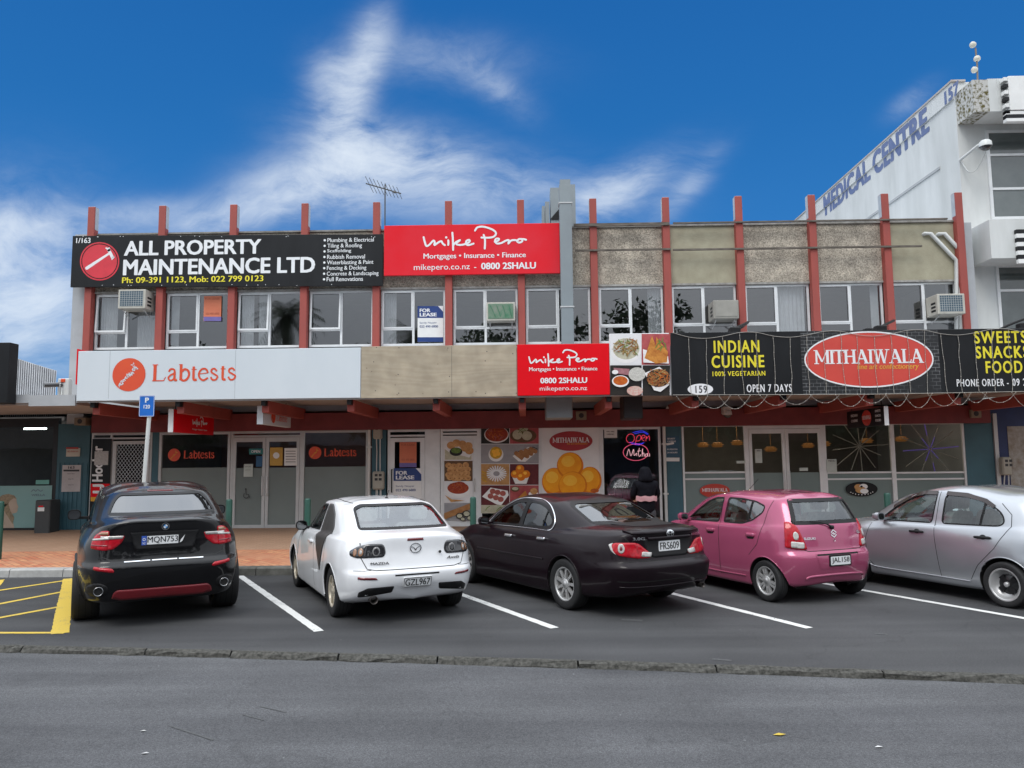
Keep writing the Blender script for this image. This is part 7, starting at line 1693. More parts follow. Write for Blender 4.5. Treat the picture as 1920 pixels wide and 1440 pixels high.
def dark_sedan():
    pm = paint('plum_car_paint', (.008, .0035, .006), rough=.3, coat=.25)
    L = [
     xyz(ring13([(-1.0, 0), (-1.0, 0), (-.95, 0), (-.85, 0), (-.6, 0)], [(0, 0), (.8, 0), (1.3, 0), (1.9, 0), (2.72, 0)], [(3.2, 0), (3.5, 0), (3.55, 0)]), [.32, .32, .3, .26, .24]+[.2]*8),
     xyz(ring13([(-1.08, 0), (-1.065, .42), (-.99, .66), (-.85, .76), (-.52, .835)], [(0, .86), (.8, .86), (1.3, .86), (1.9, .86), (2.72, .86)], [(3.3, .76), (3.56, .45), (3.62, 0)]), [.36, .355, .33, .30, .27, .22, .2, .2, .2, .2, .2, .2, .2]),
     xyz(ring13([(-1.135, 0), (-1.12, .42), (-1.04, .69), (-.89, .795), (-.52, .868)], [(0, .893), (.8, .888), (1.3, .89), (1.9, .89), (2.72, .89)], [(3.34, .80), (3.62, .48), (3.67, 0)]), [.47, .47, .46, .44, .42, .38, .36, .36, .36, .38, .38, .38, .38]),
     xyz(ring13([(-1.15, 0), (-1.135, .42), (-1.055, .70), (-.90, .81), (-.52, .882)], [(0, .903), (.8, .895), (1.3, .897), (1.9, .90), (2.72, .90)], [(3.36, .80), (3.65, .48), (3.70, 0)]), [.645, .645, .64, .635, .62, .58, .55, .55, .55, .56, .55, .55, .55]),
     xyz(ring13([(-1.09, 0), (-1.075, .42), (-1.0, .69), (-.855, .80), (-.50, .882)], [(0, .903), (.8, .896), (1.3, .898), (1.9, .898), (2.72, .895)], [(3.33, .79), (3.6, .46), (3.66, 0)]), [.70, .70, .695, .69, .67, .66, .66, .66, .66, .66, .62, .62, .62]),
     xyz(ring13([(-1.06, 0), (-1.045, .42), (-.97, .66), (-.81, .785), (-.46, .862)], [(0, .885), (.8, .885), (1.3, .888), (1.9, .885), (2.72, .87)], [(3.28, .76), (3.52, .44), (3.58, 0)]), [.86, .86, .86, .86, .86, .85, .83, .82, .81, .80, .72, .72, .72]),
     xyz(ring13([(-1.06, 0), (-1.04, .42), (-.95, .63), (-.77, .735), (-.42, .805)], [(0, .835), (.8, .845), (1.3, .85), (1.9, .845), (2.72, .79)], [(3.1, .68), (3.35, .40), (3.42, 0)]), [1.055, 1.05, 1.02, .995, .985, .975, .95, .94, .93, .905, .80, .81, .81]),
     xyz(ring13([(-1.0, 0), (-.98, .40), (-.89, .60), (-.71, .705), (-.36, .775)], [(.05, .805), (.8, .82), (1.3, .825), (1.9, .82), (2.6, .73)], [(3.0, .62), (3.25, .38), (3.3, 0)]), [1.08, 1.075, 1.05, 1.03, 1.02, 1.0, .97, .96, .95, .93, .84, .85, .85]),
     xyz(ring13([(-.40, 0), (-.38, .42), (-.32, .61), (-.22, .69), (0, .75)], [(.35, .785), (.9, .80), (1.35, .805), (1.9, .795), (2.25, .75)], [(2.5, .64), (2.66, .38), (2.71, 0)]), [1.10, 1.098, 1.09, 1.075, 1.055, 1.02, .985, .97, .965, .96, .97, .985, .99]),
     xyz(ring13([(.40, 0), (.415, .38), (.46, .53), (.54, .59), (.66, .615)], [(.85, .63), (1.1, .638), (1.3, .638), (1.5, .625), (1.65, .60)], [(1.76, .5), (1.83, .3), (1.86, 0)]), [1.40, 1.395, 1.38, 1.365, 1.36, 1.378, 1.395, 1.395, 1.38, 1.35, 1.36, 1.38, 1.39]),
     xyz(ring13([(.52, 0), (.535, .32), (.58, .44), (.65, .50), (.75, .525)], [(.9, .535), (1.1, .54), (1.28, .54), (1.44, .525), (1.56, .49)], [(1.64, .40), (1.7, .25), (1.73, 0)]), [1.43, 1.425, 1.415, 1.405, 1.405, 1.415, 1.425, 1.425, 1.415, 1.40, 1.40, 1.41, 1.415]),
     xyz(ring13([(.7, 0), (.7, 0), (.75, 0), (.8, 0), (.86, 0)], [(.95, 0), (1.1, 0), (1.22, 0), (1.35, 0), (1.44, 0)], [(1.5, 0), (1.55, 0), (1.57, 0)]), [1.447, 1.447, 1.45, 1.452, 1.453, 1.455, 1.455, 1.455, 1.45, 1.445, 1.44, 1.437, 1.435]),
    ]
    c = Car('parked_car', 'dark plum four door sedan with chrome window arch and round red tail lights', 1.20, 10.77, 33.0, L,
            [1, .5, 1, .7, .4, 1, .5, .7, .25, .5, 1, 1], pm, [(0, .33, .37, .90), (2.72, .33, .37, .90)], -1.15)
    gm = glass('car_glass_dark', (.10, .115, .12), 1.8)
    gr = glass('car_glass_rear', (.20, .22, .23), 2.6)
    rw = rounded([(-.60, 1.105), (.60, 1.105), (.55, 1.33), (.46, 1.378), (-.46, 1.378), (-.55, 1.33)], .05)
    fd = rounded([(2.16, .985), (1.22, 1.0), (1.14, 1.362), (1.38, 1.35), (1.62, 1.28), (1.92, 1.13)], .05)
    rd = rounded([(1.16, 1.0), (1.08, 1.365), (.86, 1.352), (.62, 1.29), (.44, 1.17), (.39, 1.09), (.46, 1.02)], .07)
    ws = rounded([(-.62, 1.0), (.62, 1.0), (.5, 1.33), (-.5, 1.33)], .05)
    for k in 'LR': c.hole(fd, k); c.hole(rd, k)
    c.hole(rw, 'B'); c.hole(ws, 'F')
    c.region('boot_lid', [(-.50, .70), (.50, .70), (.56, .80), (.66, 1.04), (-.66, 1.04), (-.56, .80)], 'B')
    c.region('bumper', [(-1, .2), (1, .2), (1, .68), (-1, .68)], 'B')
    fdo = [(2.20, .95), (1.19, .95), (1.15, .28), (2.30, .26), (2.33, .6)]
    rdo = [(1.18, .95), (1.15, .28), (.60, .28), (.42, .55), (.33, .75), (.33, .98)]
    for k in 'LR': c.region('front_door', fdo, k); c.region('rear_door', rdo, k)
    c.finish_body()
    c.glazing('rear_window', rw, 'B', gr, .035); c.glazing('windscreen', ws, 'F', gm, .03)
    arch = crom([(2.22, .965), (1.93, 1.165), (1.62, 1.31), (1.36, 1.383), (1.10, 1.397), (.84, 1.383), (.60, 1.318), (.42, 1.20), (.35, 1.09), (.39, 1.0), (.46, .985)], 5)
    for mir in (False, True):
        c.glazing('side_window', fd, 'L', gm, .024, mirror=mir); c.glazing('side_window', rd, 'L', gm, .024, mirror=mir)
        c.strip('pillar_trim', [[(1.19, .99), (1.11, 1.37)]], 'L', .09, M_BLACKP, .003, mirror=mir)
        c.strip('quarter_bar', [[(.62, 1.01), (.58, 1.27)]], 'L', .022, M_BLACKP, .004, mirror=mir)
        c.tube_on('window_chrome', arch, 'L', .011, M_CHROME, .004, mirror=mir)
        c.tube_on('belt_chrome', [(2.22, .965), (1.2, .985), (.46, .985)], 'L', .007, M_CHROME, .003, mirror=mir)
        c.strip('door_seam', [[(1.19, .985), (1.15, .28)], [(2.22, .93), (2.33, .6), (2.30, .28)], [(.36, .98), (.34, .76), (.44, .55)]], 'L', .009, M_SEAM, mirror=mir)
        c.tube_on('side_moulding', [(2.28, .60), (1.2, .60), (.46, .61)], 'L', .012, pm, .0, mirror=mir)
        c.patch('door_handle', rounded([(1.25, .875), (1.45, .872), (1.45, .835), (1.25, .838)], .015), 'L', M_CHROME, .035, .045, mirror=mir)
        c.patch('door_handle', rounded([(.40, .895), (.60, .892), (.60, .855), (.40, .858)], .015), 'L', M_CHROME, .035, .045, mirror=mir)
        # lamp: almond cluster round the corner, split at the boot lid edge
        t = c.patch('tail_light', rounded([(.56, .925), (.74, .93), (.98, .925), (1.16, .895), (1.08, .83), (.92, .775), (.56, .735)], .05), 'W', M_LAMPR, .008, .02, mirror=mir)
        c.patch('lamp_trim', rounded([(1.03, .925), (1.165, .90), (1.09, .83), (.96, .78), (1.04, .83), (1.08, .89)], .02), 'W', M_LAMPC, .011, .008, .02, mirror=mir, parent=t)
        c.patch('lamp_bowl', ellipse(.86, .858, .066, .058, 22), 'W', M_LAMPC, .013, .008, .02, mirror=mir, parent=t)
        c.patch('lamp_core', ellipse(.86, .858, .03, .028, 18), 'W', M_LAMPDR, .018, .008, .02, mirror=mir, parent=t)
        q = c.patch('boot_light', rounded([(.54, .925), (.48, .915), (.30, .77), (.34, .735), (.54, .735)], .03), 'B', M_LAMPR, .008, .02, mirror=mir)
        c.patch('lamp_bowl', rounded([(.30, .80), (.44, .815), (.46, .755), (.32, .745)], .02), 'B', M_LAMPC, .012, .008, .02, mirror=mir, parent=q)
        sg = -1 if mir else 1
        wing_mirror(c, 1.98, .86, 1.02, .97, 1.09, pm, sg)
    c.strip('boot_seam', [[(-.66, 1.02), (-.55, .86), (-.54, .74), (-.48, .70), (.48, .70), (.54, .74), (.55, .86), (.66, 1.02)]], 'B', .009, M_SEAM)
    c.strip('bumper_seam', [[(-1.0, .69), (-.6, .70)], [(.6, .70), (1.0, .69)]], 'W', .006, M_SEAM)
    c.patch('boot_lip', rounded([(-.60, 1.06), (.60, 1.06), (.55, 1.02), (-.55, 1.02)], .015), 'B', pm, .018, .03)
    c.patch('plate_panel', rounded([(-.42, .965), (.42, .965), (.36, .76), (.26, .73), (-.26, .73), (-.36, .76)], .03), 'B', M_BLACKP, .002, .004)
    c.patch('boot_grip', rounded([(-.36, .985), (.36, .985), (.36, .95), (-.36, .95)], .012), 'B', pm, .025, .03)
    p, fn, wd, ht = c.plate('FRS609', 0, .865, off=.012)
    t = MB(); put_text(t, 'FRS609', fn(.003), -.16, .16, -.045, .045, .014); t.build('lettering', M_PLATEK, p)
    f = lambda a, b: tuple(c.cast('B', a, b)[0]+Vector((-.024, 0, 0)))
    bd = MB(); stroke(bd, ellipse(0, 1.018, .058, .042, 24), .010, f, close=True); stroke(bd, ellipse(0, 1.018, .024, .040, 20), .008, f, close=True); stroke(bd, ellipse(0, 1.034, .045, .018, 20), .008, f, close=True)
    bd.build('badge', M_CHROME, c.root)
    f2 = lambda a, b: tuple(c.cast('B', a, b)[0]+Vector((-.012, 0, 0)))
    tx = MB(); put_text(tx, '3.0G', f2, .56, .40, .955, .99, .03); put_text(tx, 'WINDOM', f2, -.38, -.60, .965, 1.0, .03); tx.build('lettering', M_CHROME, c.root)
    ex = MB(); ex.lathe([(.034, -.16), (.038, -.165), (.032, -.162), (.03, .1)], 18, 'x', (-.95, -.52, .33)); ex.build('exhaust_pipe', M_DISC, c.root)
    c.strip('bumper_line', [[(-.95, .47), (-.4, .46), (.4, .46), (.95, .47)]], 'W', .012, M_SEAM)
    c.tube_on('bumper_strip', [(-.9, .40), (0, .385), (.9, .40)], 'W', .008, pm, .002)
    rim = mat('alloy_silver', (.55, .55, .55))
    c.wheel(0, .33, .215, 1.56, .215, (9, .030, .0), rim); c.wheel(2.72, .33, .215, 1.56, .215, (9, .030, .0), rim)
    for y_ in (.38, -.38): c.seat(1.15, y_, .55)
    c.seat(.35, .35, .55, True, .3); c.seat(.35, -.35, .55, True, .3)
    MB().bbox(1.85, 2.45, -.68, .68, .72, .95, .04).build('dashboard', M_LINER, c.root)
    MB().bbox(-.38, .3, -.62, .62, 1.0, 1.04, .01).build('parcel_shelf', M_LINER, c.root)
    return c
# ------------------------------------------------------------------ pink hatchback
def pink_hatch():
    pm = paint('pink_car_paint', (.40, .082, .165), metal=.25, rough=.26)
    L = [
     xyz(ring13([(-.42, 0), (-.42, 0), (-.4, 0), (-.35, 0), (-.28, 0)], [(0, 0), (.6, 0), (1.1, 0), (1.7, 0), (2.36, 0)], [(2.7, 0), (2.9, 0), (2.95, 0)]), [.26]*5+[.2]*8),
     xyz(ring13([(-.47, 0), (-.455, .4), (-.41, .575), (-.34, .66), (-.25, .72)], [(0, .76), (.6, .765), (1.1, .765), (1.7, .765), (2.36, .765)], [(2.8, .62), (2.98, .38), (3.02, 0)]), [.30, .295, .28, .265, .25, .22, .2, .2, .2, .2, .2, .2, .2]),
     xyz(ring13([(-.52, 0), (-.505, .4), (-.455, .60), (-.375, .695), (-.26, .755)], [(0, .792), (.6, .79), (1.1, .79), (1.7, .79), (2.36, .795)], [(2.83, .66), (3.02, .42), (3.05, 0)]), [.42, .42, .41, .41, .40, .38, .36, .36, .36, .38, .38, .38, .38]),
     xyz(ring13([(-.53, 0), (-.515, .4), (-.465, .61), (-.385, .708), (-.26, .772)], [(0, .805), (.6, .798), (1.1, .798), (1.7, .798), (2.36, .805)], [(2.84, .66), (3.02, .42), (3.05, 0)]), [.66, .66, .655, .65, .64, .60, .56, .56, .56, .57, .56, .56, .56]),
     xyz(ring13([(-.495, 0), (-.48, .4), (-.43, .60), (-.355, .70), (-.24, .768)], [(0, .80), (.6, .794), (1.1, .796), (1.7, .796), (2.36, .80)], [(2.82, .65), (3.0, .4), (3.03, 0)]), [.71, .71, .705, .70, .69, .68, .67, .67, .67, .67, .64, .64, .64]),
     xyz(ring13([(-.47, 0), (-.455, .4), (-.405, .58), (-.325, .685), (-.21, .75)], [(0, .782), (.6, .785), (1.1, .79), (1.7, .785), (2.36, .775)], [(2.78, .62), (2.95, .38), (2.98, 0)]), [.88, .88, .88, .88, .88, .87, .85, .84, .83, .82, .74, .74, .74]),
     xyz(ring13([(-.44, 0), (-.425, .4), (-.37, .56), (-.295, .66), (-.18, .72)], [(.05, .75), (.6, .76), (1.1, .765), (1.65, .76), (2.3, .70)], [(2.65, .58), (2.85, .35), (2.9, 0)]), [1.03, 1.028, 1.025, 1.02, 1.015, 1.005, .98, .97, .955, .92, .83, .84, .84]),
     xyz(ring13([(-.425, 0), (-.41, .4), (-.355, .55), (-.28, .645), (-.165, .705)], [(.08, .735), (.6, .745), (1.1, .748), (1.6, .74), (1.98, .69)], [(2.2, .58), (2.36, .35), (2.4, 0)]), [1.06, 1.058, 1.055, 1.05, 1.045, 1.03, 1.0, .985, .975, .965, .97, .98, .985]),
     xyz(ring13([(-.20, 0), (-.185, .38), (-.14, .50), (-.08, .565), (.02, .60)], [(.3, .622), (.65, .632), (.95, .632), (1.22, .615), (1.40, .58)], [(1.52, .48), (1.6, .28), (1.62, 0)]), [1.40, 1.395, 1.385, 1.375, 1.37, 1.39, 1.41, 1.41, 1.385, 1.35, 1.36, 1.38, 1.385]),
     xyz(ring13([(-.14, 0), (-.125, .33), (-.07, .43), (.0, .48), (.1, .52)], [(.35, .535), (.65, .54), (.92, .54), (1.14, .52), (1.30, .48)], [(1.38, .40), (1.44, .24), (1.46, 0)]), [1.435, 1.43, 1.422, 1.415, 1.415, 1.43, 1.442, 1.44, 1.42, 1.40, 1.40, 1.41, 1.415]),
     xyz(ring13([(.1, 0), (.1, 0), (.15, 0), (.2, 0), (.3, 0)], [(.45, 0), (.65, 0), (.85, 0), (1.0, 0), (1.1, 0)], [(1.18, 0), (1.24, 0), (1.26, 0)]), [1.452, 1.452, 1.455, 1.458, 1.463, 1.468, 1.47, 1.468, 1.462, 1.455, 1.45, 1.445, 1.44]),
    ]
    c = Car('parked_car', 'pink five door hatchback with tall red tail lights', 3.955, 11.07, 24.0, L,
            [1, .5, 1, .7, .4, 1, .7, .3, .5, 1, 1], pm, [(0, .28, .325, .80), (2.36, .28, .325, .80)], -.53)
    gm = glass('car_glass_light', (.74, .82, .81), 2.1); gq = glass('car_glass_mid', (.74, .83, .82), 2.0)
    rw = rounded([(-.60, 1.05), (.60, 1.05), (.57, 1.12), (.50, 1.385), (-.50, 1.385), (-.57, 1.12)], .04)
    fd = rounded([(1.86, .985), (1.02, 1.0), (.95, 1.37), (1.16, 1.365), (1.36, 1.30), (1.62, 1.15)], .05)
    rd = rounded([(.92, 1.005), (.86, 1.375), (.55, 1.372), (.28, 1.345), (.08, 1.285), (.10, 1.19), (.28, 1.07), (.50, 1.01)], .05)
    ws = rounded([(-.56, 1.0), (.56, 1.0), (.47, 1.33), (-.47, 1.33)], .05)
    for k in 'LR': c.hole(fd, k); c.hole(rd, k)
    c.hole(rw, 'B'); c.hole(ws, 'F')
    c.region('tailgate', [(-.52, .70), (.52, .70), (.62, .95), (.64, 1.06), (.52, 1.40), (-.52, 1.40), (-.64, 1.06), (-.62, .95)], 'B')
    c.region('bumper', [(-1, .2), (1, .2), (1, .69), (-1, .69)], 'B')
    for k in 'LR':
        c.region('front_door', [(2.0, .95), (.98, .95), (.95, .28), (2.02, .26), (2.05, .6)], k)
        c.region('rear_door', [(.97, .95), (.94, .28), (.52, .28), (.36, .50), (.16, .72), (.05, .98)], k)
    c.finish_body()
    c.glazing('rear_window', rw, 'B', gq, .05); c.glazing('windscreen', ws, 'F', gm, .03)
    for mir in (False, True):
        c.glazing('side_window', fd, 'L', gm, .022, mirror=mir); c.glazing('side_window', rd, 'L', gm, .022, mirror=mir)
        c.strip('quarter_bar', [[(.38, 1.06), (.34, 1.345)]], 'L', .03, M_BLACKP, .003, mirror=mir)
        c.strip('door_seam', [[(.97, 1.395), (.985, .99), (.95, .26)], [(1.98, .95), (2.05, .6), (2.02, .26)], [(-.02, 1.36), (.02, 1.22), (.06, 1.0), (.13, .76), (.30, .60)]], 'L', .008, M_SEAM, mirror=mir)
        for x0 in (1.08, .18):
            h = c.patch('door_handle', rounded([(x0, .905), (x0+.18, .90), (x0+.18, .85), (x0, .855)], .02), 'L', pm, .02, .03, mirror=mir)
            c.patch('handle_cup', rounded([(x0+.01, .85), (x0+.16, .845), (x0+.15, .82), (x0+.03, .825)], .012), 'L', M_SEAM, .002, .003, mirror=mir, parent=h)
        c.tube_on('sill_trim', [(1.98, .30), (1.0, .29), (.40, .30)], 'L', .012, pm, .0, mirror=mir)
        t = c.patch('tail_light', rounded([(.90, 1.085), (.80, 1.085), (.66, 1.035), (.60, .95), (.50, .74), (.54, .72), (.90, .755)], .025), 'W', M_LAMPR, .012, .025, mirror=mir)
        c.patch('lamp_bowl', ellipse(.685, .905, .048, .055, 22, -.3), 'W', M_LAMPC, .018, .01, .02, mirror=mir, parent=t)
        c.patch('lamp_bowl', rounded([(.55, .82), (.78, .835), (.78, .755), (.555, .74)], .025), 'W', M_LAMPC, .018, .01, .02, mirror=mir, parent=t)
        sg = -1 if mir else 1
        wing_mirror(c, 1.72, .78, .93, .98, 1.10, pm, sg)
    c.strip('tailgate_seam', [[(-.62, .94), (-.54, .74), (-.46, .705), (.46, .705), (.54, .74), (.62, .94)]], 'B', .009, M_SEAM)
    c.patch('plate_recess', rounded([(-.36, .655), (.36, .655), (.30, .485), (-.30, .485)], .03), 'B', pm, -.012, .006)
    c.strip('recess_edge', [[(-.37, .655), (.37, .655)]], 'B', .022, M_SEAM, .002); c.strip('recess_rim', [rounded([(-.375, .67), (.375, .67), (.31, .475), (-.31, .475)], .03)], 'B', .012, pm, .006, close=True)
    c.tube_on('bumper_lip', crom([(-.50, .345), (-.42, .375), (0, .385), (.42, .375), (.50, .345)], 5), 'B', .018, pm, .0)
    p, fn, wd, ht = c.plate('JAL158', -.02, .57, wd=.385, ht=.145, off=.008, surround=M_BLACKP)
    q = MB(); q.flat(rrect(-.172, .172, -.056, .056, .01), fn(.002)); q.build('plate_face', M_PLATEW, p)
    t = MB(); put_text(t, 'JAL158', fn(.004), -.155, .155, -.043, .043, .012); t.build('lettering', M_PLATEK, p)
    wp = MB(); P_ = [c.cast('B', a, b)[0]+Vector((-.03, 0, 0)) for a, b in ((.02, 1.005), (.10, 1.05), (.22, 1.08), (.36, 1.095))]
    wp.tube(P_, [.012, .011, .009, .006], 6); wp.lathe([(.0, -.04), (.028, -.035), (.03, 0)], 12, 'x', tuple(c.cast('B', .02, 1.005)[0]))
    wp.build('rear_wiper', M_BLACKP, c.root)
    f = lambda a, b: tuple(c.cast('B', a, b)[0]+Vector((-.01, 0, 0)))
    bd = MB()
    # angular S emblem
    for pl in ([(-.045, .935), (0, .968), (.045, .935), (.02, .92), (0, .935), (.0, .915)], [(.045, .905), (0, .872), (-.045, .905), (-.02, .92), (0, .905), (0, .925)]):
        stroke(bd, pl, .014, f)
    bd.build('badge', M_CHROME, c.root)
    tx = MB(); put_text(tx, 'SUZUKI', f, .50, .33, .855, .885, .03); put_text(tx, 'GLX', f, -.44, -.54, .905, .945, .03); tx.build('lettering', M_CHROME, c.root)
    MB().lathe([(0, .006), (.014, .006), (.016, 0)], 12, 'x', tuple(c.cast('B', .0, .83)[0]-Vector((.006, 0, 0)))).build('tailgate_lock', M_CHROME, c.root)
    MB().tube([(1.35, -.1, 1.43), (1.12, -.12, 1.62)], .004, 6).build('aerial', M_BLACKP, c.root)
    rim = mat('alloy_silver', (.55, .55, .55))
    c.wheel(0, .28, .188, 1.42, .16, (6, .026, .15), rim); c.wheel(2.36, .28, .188, 1.42, .16, (6, .026, .15), rim)
    for y_ in (.34, -.34): c.seat(1.0, y_, .56, wd=.21)
    c.seat(.2, .32, .58, True, .27); c.seat(.2, -.32, .58, True, .27)
    MB().bbox(1.65, 2.1, -.6, .6, .75, .96, .04).build('dashboard', M_LINER, c.root)
    return c
# ------------------------------------------------------------------ silver hatchback
def silver_hatch():
    pm = paint('silver_car_paint', (.42, .44, .47), metal=.7, rough=.32)
    L = [
     xyz(ring13([(-.47, 0), (-.47, 0), (-.45, 0), (-.4, 0), (-.3, 0)], [(0, 0), (.6, 0), (1.1, 0), (1.7, 0), (2.43, 0)], [(2.8, 0), (3.0, 0), (3.02, 0)]), [.26]*5+[.2]*8),
     xyz(ring13([(-.52, 0), (-.505, .4), (-.45, .6), (-.37, .68), (-.26, .735)], [(0, .77), (.6, .785), (1.1, .785), (1.7, .785), (2.43, .78)], [(2.86, .64), (3.04, .4), (3.08, 0)]), [.28, .28, .27, .25, .24, .22, .2, .2, .2, .2, .2, .2, .2]),
     xyz(ring13([(-.57, 0), (-.555, .4), (-.5, .62), (-.41, .715), (-.27, .775)], [(0, .815), (.6, .815), (1.1, .815), (1.7, .815), (2.43, .82)], [(2.9, .67), (3.08, .42), (3.115, 0)]), [.42, .42, .41, .41, .40, .38, .36, .36, .36, .38, .38, .38, .38]),
     xyz(ring13([(-.58, 0), (-.565, .4), (-.51, .625), (-.42, .725), (-.27, .79)], [(0, .83), (.6, .826), (1.1, .828), (1.7, .828), (2.43, .83)], [(2.9, .67), (3.08, .42), (3.115, 0)]), [.62, .62, .615, .61, .60, .60, .56, .56, .56, .57, .56, .56, .56]),
     xyz(ring13([(-.55, 0), (-.535, .4), (-.48, .61), (-.39, .715), (-.25, .785)], [(0, .828), (.6, .826), (1.1, .828), (1.7, .826), (2.43, .826)], [(2.88, .66), (3.06, .4), (3.09, 0)]), [.70, .70, .695, .69, .69, .70, .70, .70, .70, .69, .64, .64, .64]),
     xyz(ring13([(-.52, 0), (-.505, .4), (-.45, .59), (-.365, .69), (-.23, .76)], [(0, .805), (.6, .815), (1.1, .818), (1.7, .812), (2.43, .79)], [(2.82, .63), (3.0, .38), (3.03, 0)]), [.88, .88, .88, .88, .88, .88, .88, .87, .86, .84, .76, .77, .77]),
     xyz(ring13([(-.49, 0), (-.475, .4), (-.41, .56), (-.325, .655), (-.20, .72)], [(.05, .765), (.6, .785), (1.1, .79), (1.65, .78), (2.38, .71)], [(2.7, .58), (2.9, .35), (2.95, 0)]), [1.02, 1.018, 1.015, 1.01, 1.0, .985, .965, .96, .95, .93, .86, .88, .885]),
     xyz(ring13([(-.47, 0), (-.455, .4), (-.395, .55), (-.31, .64), (-.18, .70)], [(.08, .745), (.6, .768), (1.1, .772), (1.65, .76), (2.08, .71)], [(2.3, .58), (2.46, .35), (2.5, 0)]), [1.06, 1.058, 1.055, 1.05, 1.035, 1.015, .985, .975, .97, .965, .975, .99, .995]),
     xyz(ring13([(-.25, 0), (-.235, .36), (-.18, .48), (-.10, .545), (.0, .58)], [(.28, .62), (.62, .64), (.95, .642), (1.28, .62), (1.52, .58)], [(1.66, .48), (1.76, .28), (1.79, 0)]), [1.39, 1.385, 1.37, 1.35, 1.35, 1.40, 1.445, 1.455, 1.425, 1.355, 1.35, 1.37, 1.38]),
     xyz(ring13([(-.18, 0), (-.165, .30), (-.1, .40), (-.02, .45), (.08, .49)], [(.32, .525), (.62, .545), (.92, .545), (1.18, .525), (1.38, .48)], [(1.48, .40), (1.56, .24), (1.6, 0)]), [1.44, 1.435, 1.42, 1.41, 1.41, 1.45, 1.49, 1.495, 1.47, 1.42, 1.41, 1.42, 1.425]),
     xyz(ring13([(.05, 0), (.05, 0), (.1, 0), (.18, 0), (.28, 0)], [(.45, 0), (.65, 0), (.88, 0), (1.05, 0), (1.16, 0)], [(1.26, 0), (1.33, 0), (1.36, 0)]), [1.475, 1.475, 1.48, 1.49, 1.50, 1.515, 1.522, 1.525, 1.515, 1.502, 1.49, 1.48, 1.475]),
    ]
    c = Car('parked_car', 'silver five door hatchback with black door handles and deep dish wheel', 6.88, 10.55, 24.5, L,
            [1, .5, 1, .7, .5, 1, .7, .3, .6, 1, 1], pm, [(0, .292, .345, .83), (2.43, .292, .345, .83)], -.58)
    gm = glass('car_glass_clear', (.76, .86, .83), 1.9)
    rw = rounded([(-.58, 1.06), (.58, 1.06), (.47, 1.37), (-.47, 1.37)], .06)
    fd = rounded([(1.98, .985), (1.04, 1.0), (.97, 1.425), (1.20, 1.42), (1.42, 1.355), (1.74, 1.17)], .06)
    rd = rounded([(.90, 1.0), (.85, 1.425), (.55, 1.41), (.26, 1.345), (.05, 1.20), (.0, 1.08), (.06, 1.02)], .08)
    ws = rounded([(-.56, 1.0), (.56, 1.0), (.47, 1.33), (-.47, 1.33)], .05)
    for k in 'LR': c.hole(fd, k); c.hole(rd, k)
    c.hole(rw, 'B'); c.hole(ws, 'F')
    for k in 'LR':
        c.region('front_door', [(2.10, .95), (.98, .95), (.90, .28), (2.0, .26), (2.13, .4), (2.13, .6)], k)
        c.region('rear_door', [(.97, .95), (.89, .28), (.50, .26), (.36, .50), (.10, .74), (-.05, .98)], k)
    c.region('tailgate', [(-.52, .64), (.52, .64), (.62, .95), (.62, 1.05), (.50, 1.40), (-.50, 1.40), (-.62, 1.05), (-.62, .95)], 'B')
    c.finish_body()
    c.glazing('rear_window', rw, 'B', gm, .04); c.glazing('windscreen', ws, 'F', gm, .03)
    for mir in (False, True):
        c.glazing('side_window', fd, 'L', gm, .02, mirror=mir); c.glazing('side_window', rd, 'L', gm, .02, mirror=mir)
        c.strip('weather_shield', [[(1.74, 1.19), (1.42, 1.365), (1.20, 1.42), (.98, 1.425)], [(.84, 1.425), (.55, 1.41), (.28, 1.345), (.16, 1.27)]], 'L', .05, mat('smoked_shield', (.045, .036, .036), .15), .012, mirror=mir)
        c.strip('quarter_bar', [[(.33, 1.02), (.27, 1.35)]], 'L', .026, M_BLACKP, .003, mirror=mir)
        c.strip('door_seam', [[(.935, 1.445), (.985, 1.0), (.955, .7), (.90, .26)], [(2.06, .97), (2.14, .7), (2.12, .4), (1.98, .26)], [(.08, 1.32), (-.06, 1.18), (-.08, 1.03), (.0, .90), (.10, .74), (.34, .50), (.46, .30)]], 'L', .008, M_SEAM, mirror=mir)
        for x0 in (1.14, .14):
            h = c.patch('door_handle', rounded([(x0, .885), (x0+.22, .88), (x0+.22, .85), (x0, .855)], .014), 'L', M_BLACKP, .03, .04, mirror=mir)
            c.patch('handle_cup', ellipse(x0+.11, .875, .045, .032, 16), 'L', M_BLACKP, .006, .008, mirror=mir, parent=h)
        c.tube_on('sill_trim', crom([(2.10, .36), (1.98, .285), (1.0, .275), (.48, .27)], 4), 'L', .010, pm, .0, mirror=mir)
        c.patch('tail_light', rounded([(.66, .98), (.88, 1.0), (.90, .74), (.68, .72)], .05), 'W', M_LAMPR, .012, .02, mirror=mir)
        sg = -1 if mir else 1
        wing_mirror(c, 1.80, .80, .95, .99, 1.11, pm, sg)
    p, fn, wd, ht = c.plate('', 0, .80)
    c.wheel(0, .292, .205, 1.47, .20, 'dish', [M_ALLOY, mat('black_wheel_paint', (.012, .012, .013), .3)]); c.wheel(2.43, .292, .205, 1.47, .20, 'dish', [M_ALLOY, _mc['black_wheel_paint']])
    for y_ in (.34, -.34): c.seat(1.0, y_, .58, wd=.22)
    c.seat(.15, .32, .6, True, .27); c.seat(.15, -.32, .6, True, .27)
    MB().bbox(1.7, 2.15, -.6, .6, .75, .97, .04).build('dashboard', M_LINER, c.root)
    sw = MB(); sw.tube([(1.55+.08*math.sin(a)*.4, -.34+.18*math.cos(a), .93+.18*math.sin(a)) for a in [2*math.pi*k/20 for k in range(21)]], .014, 6); sw.build('steering_wheel', M_BLACKP, c.root)
    return c
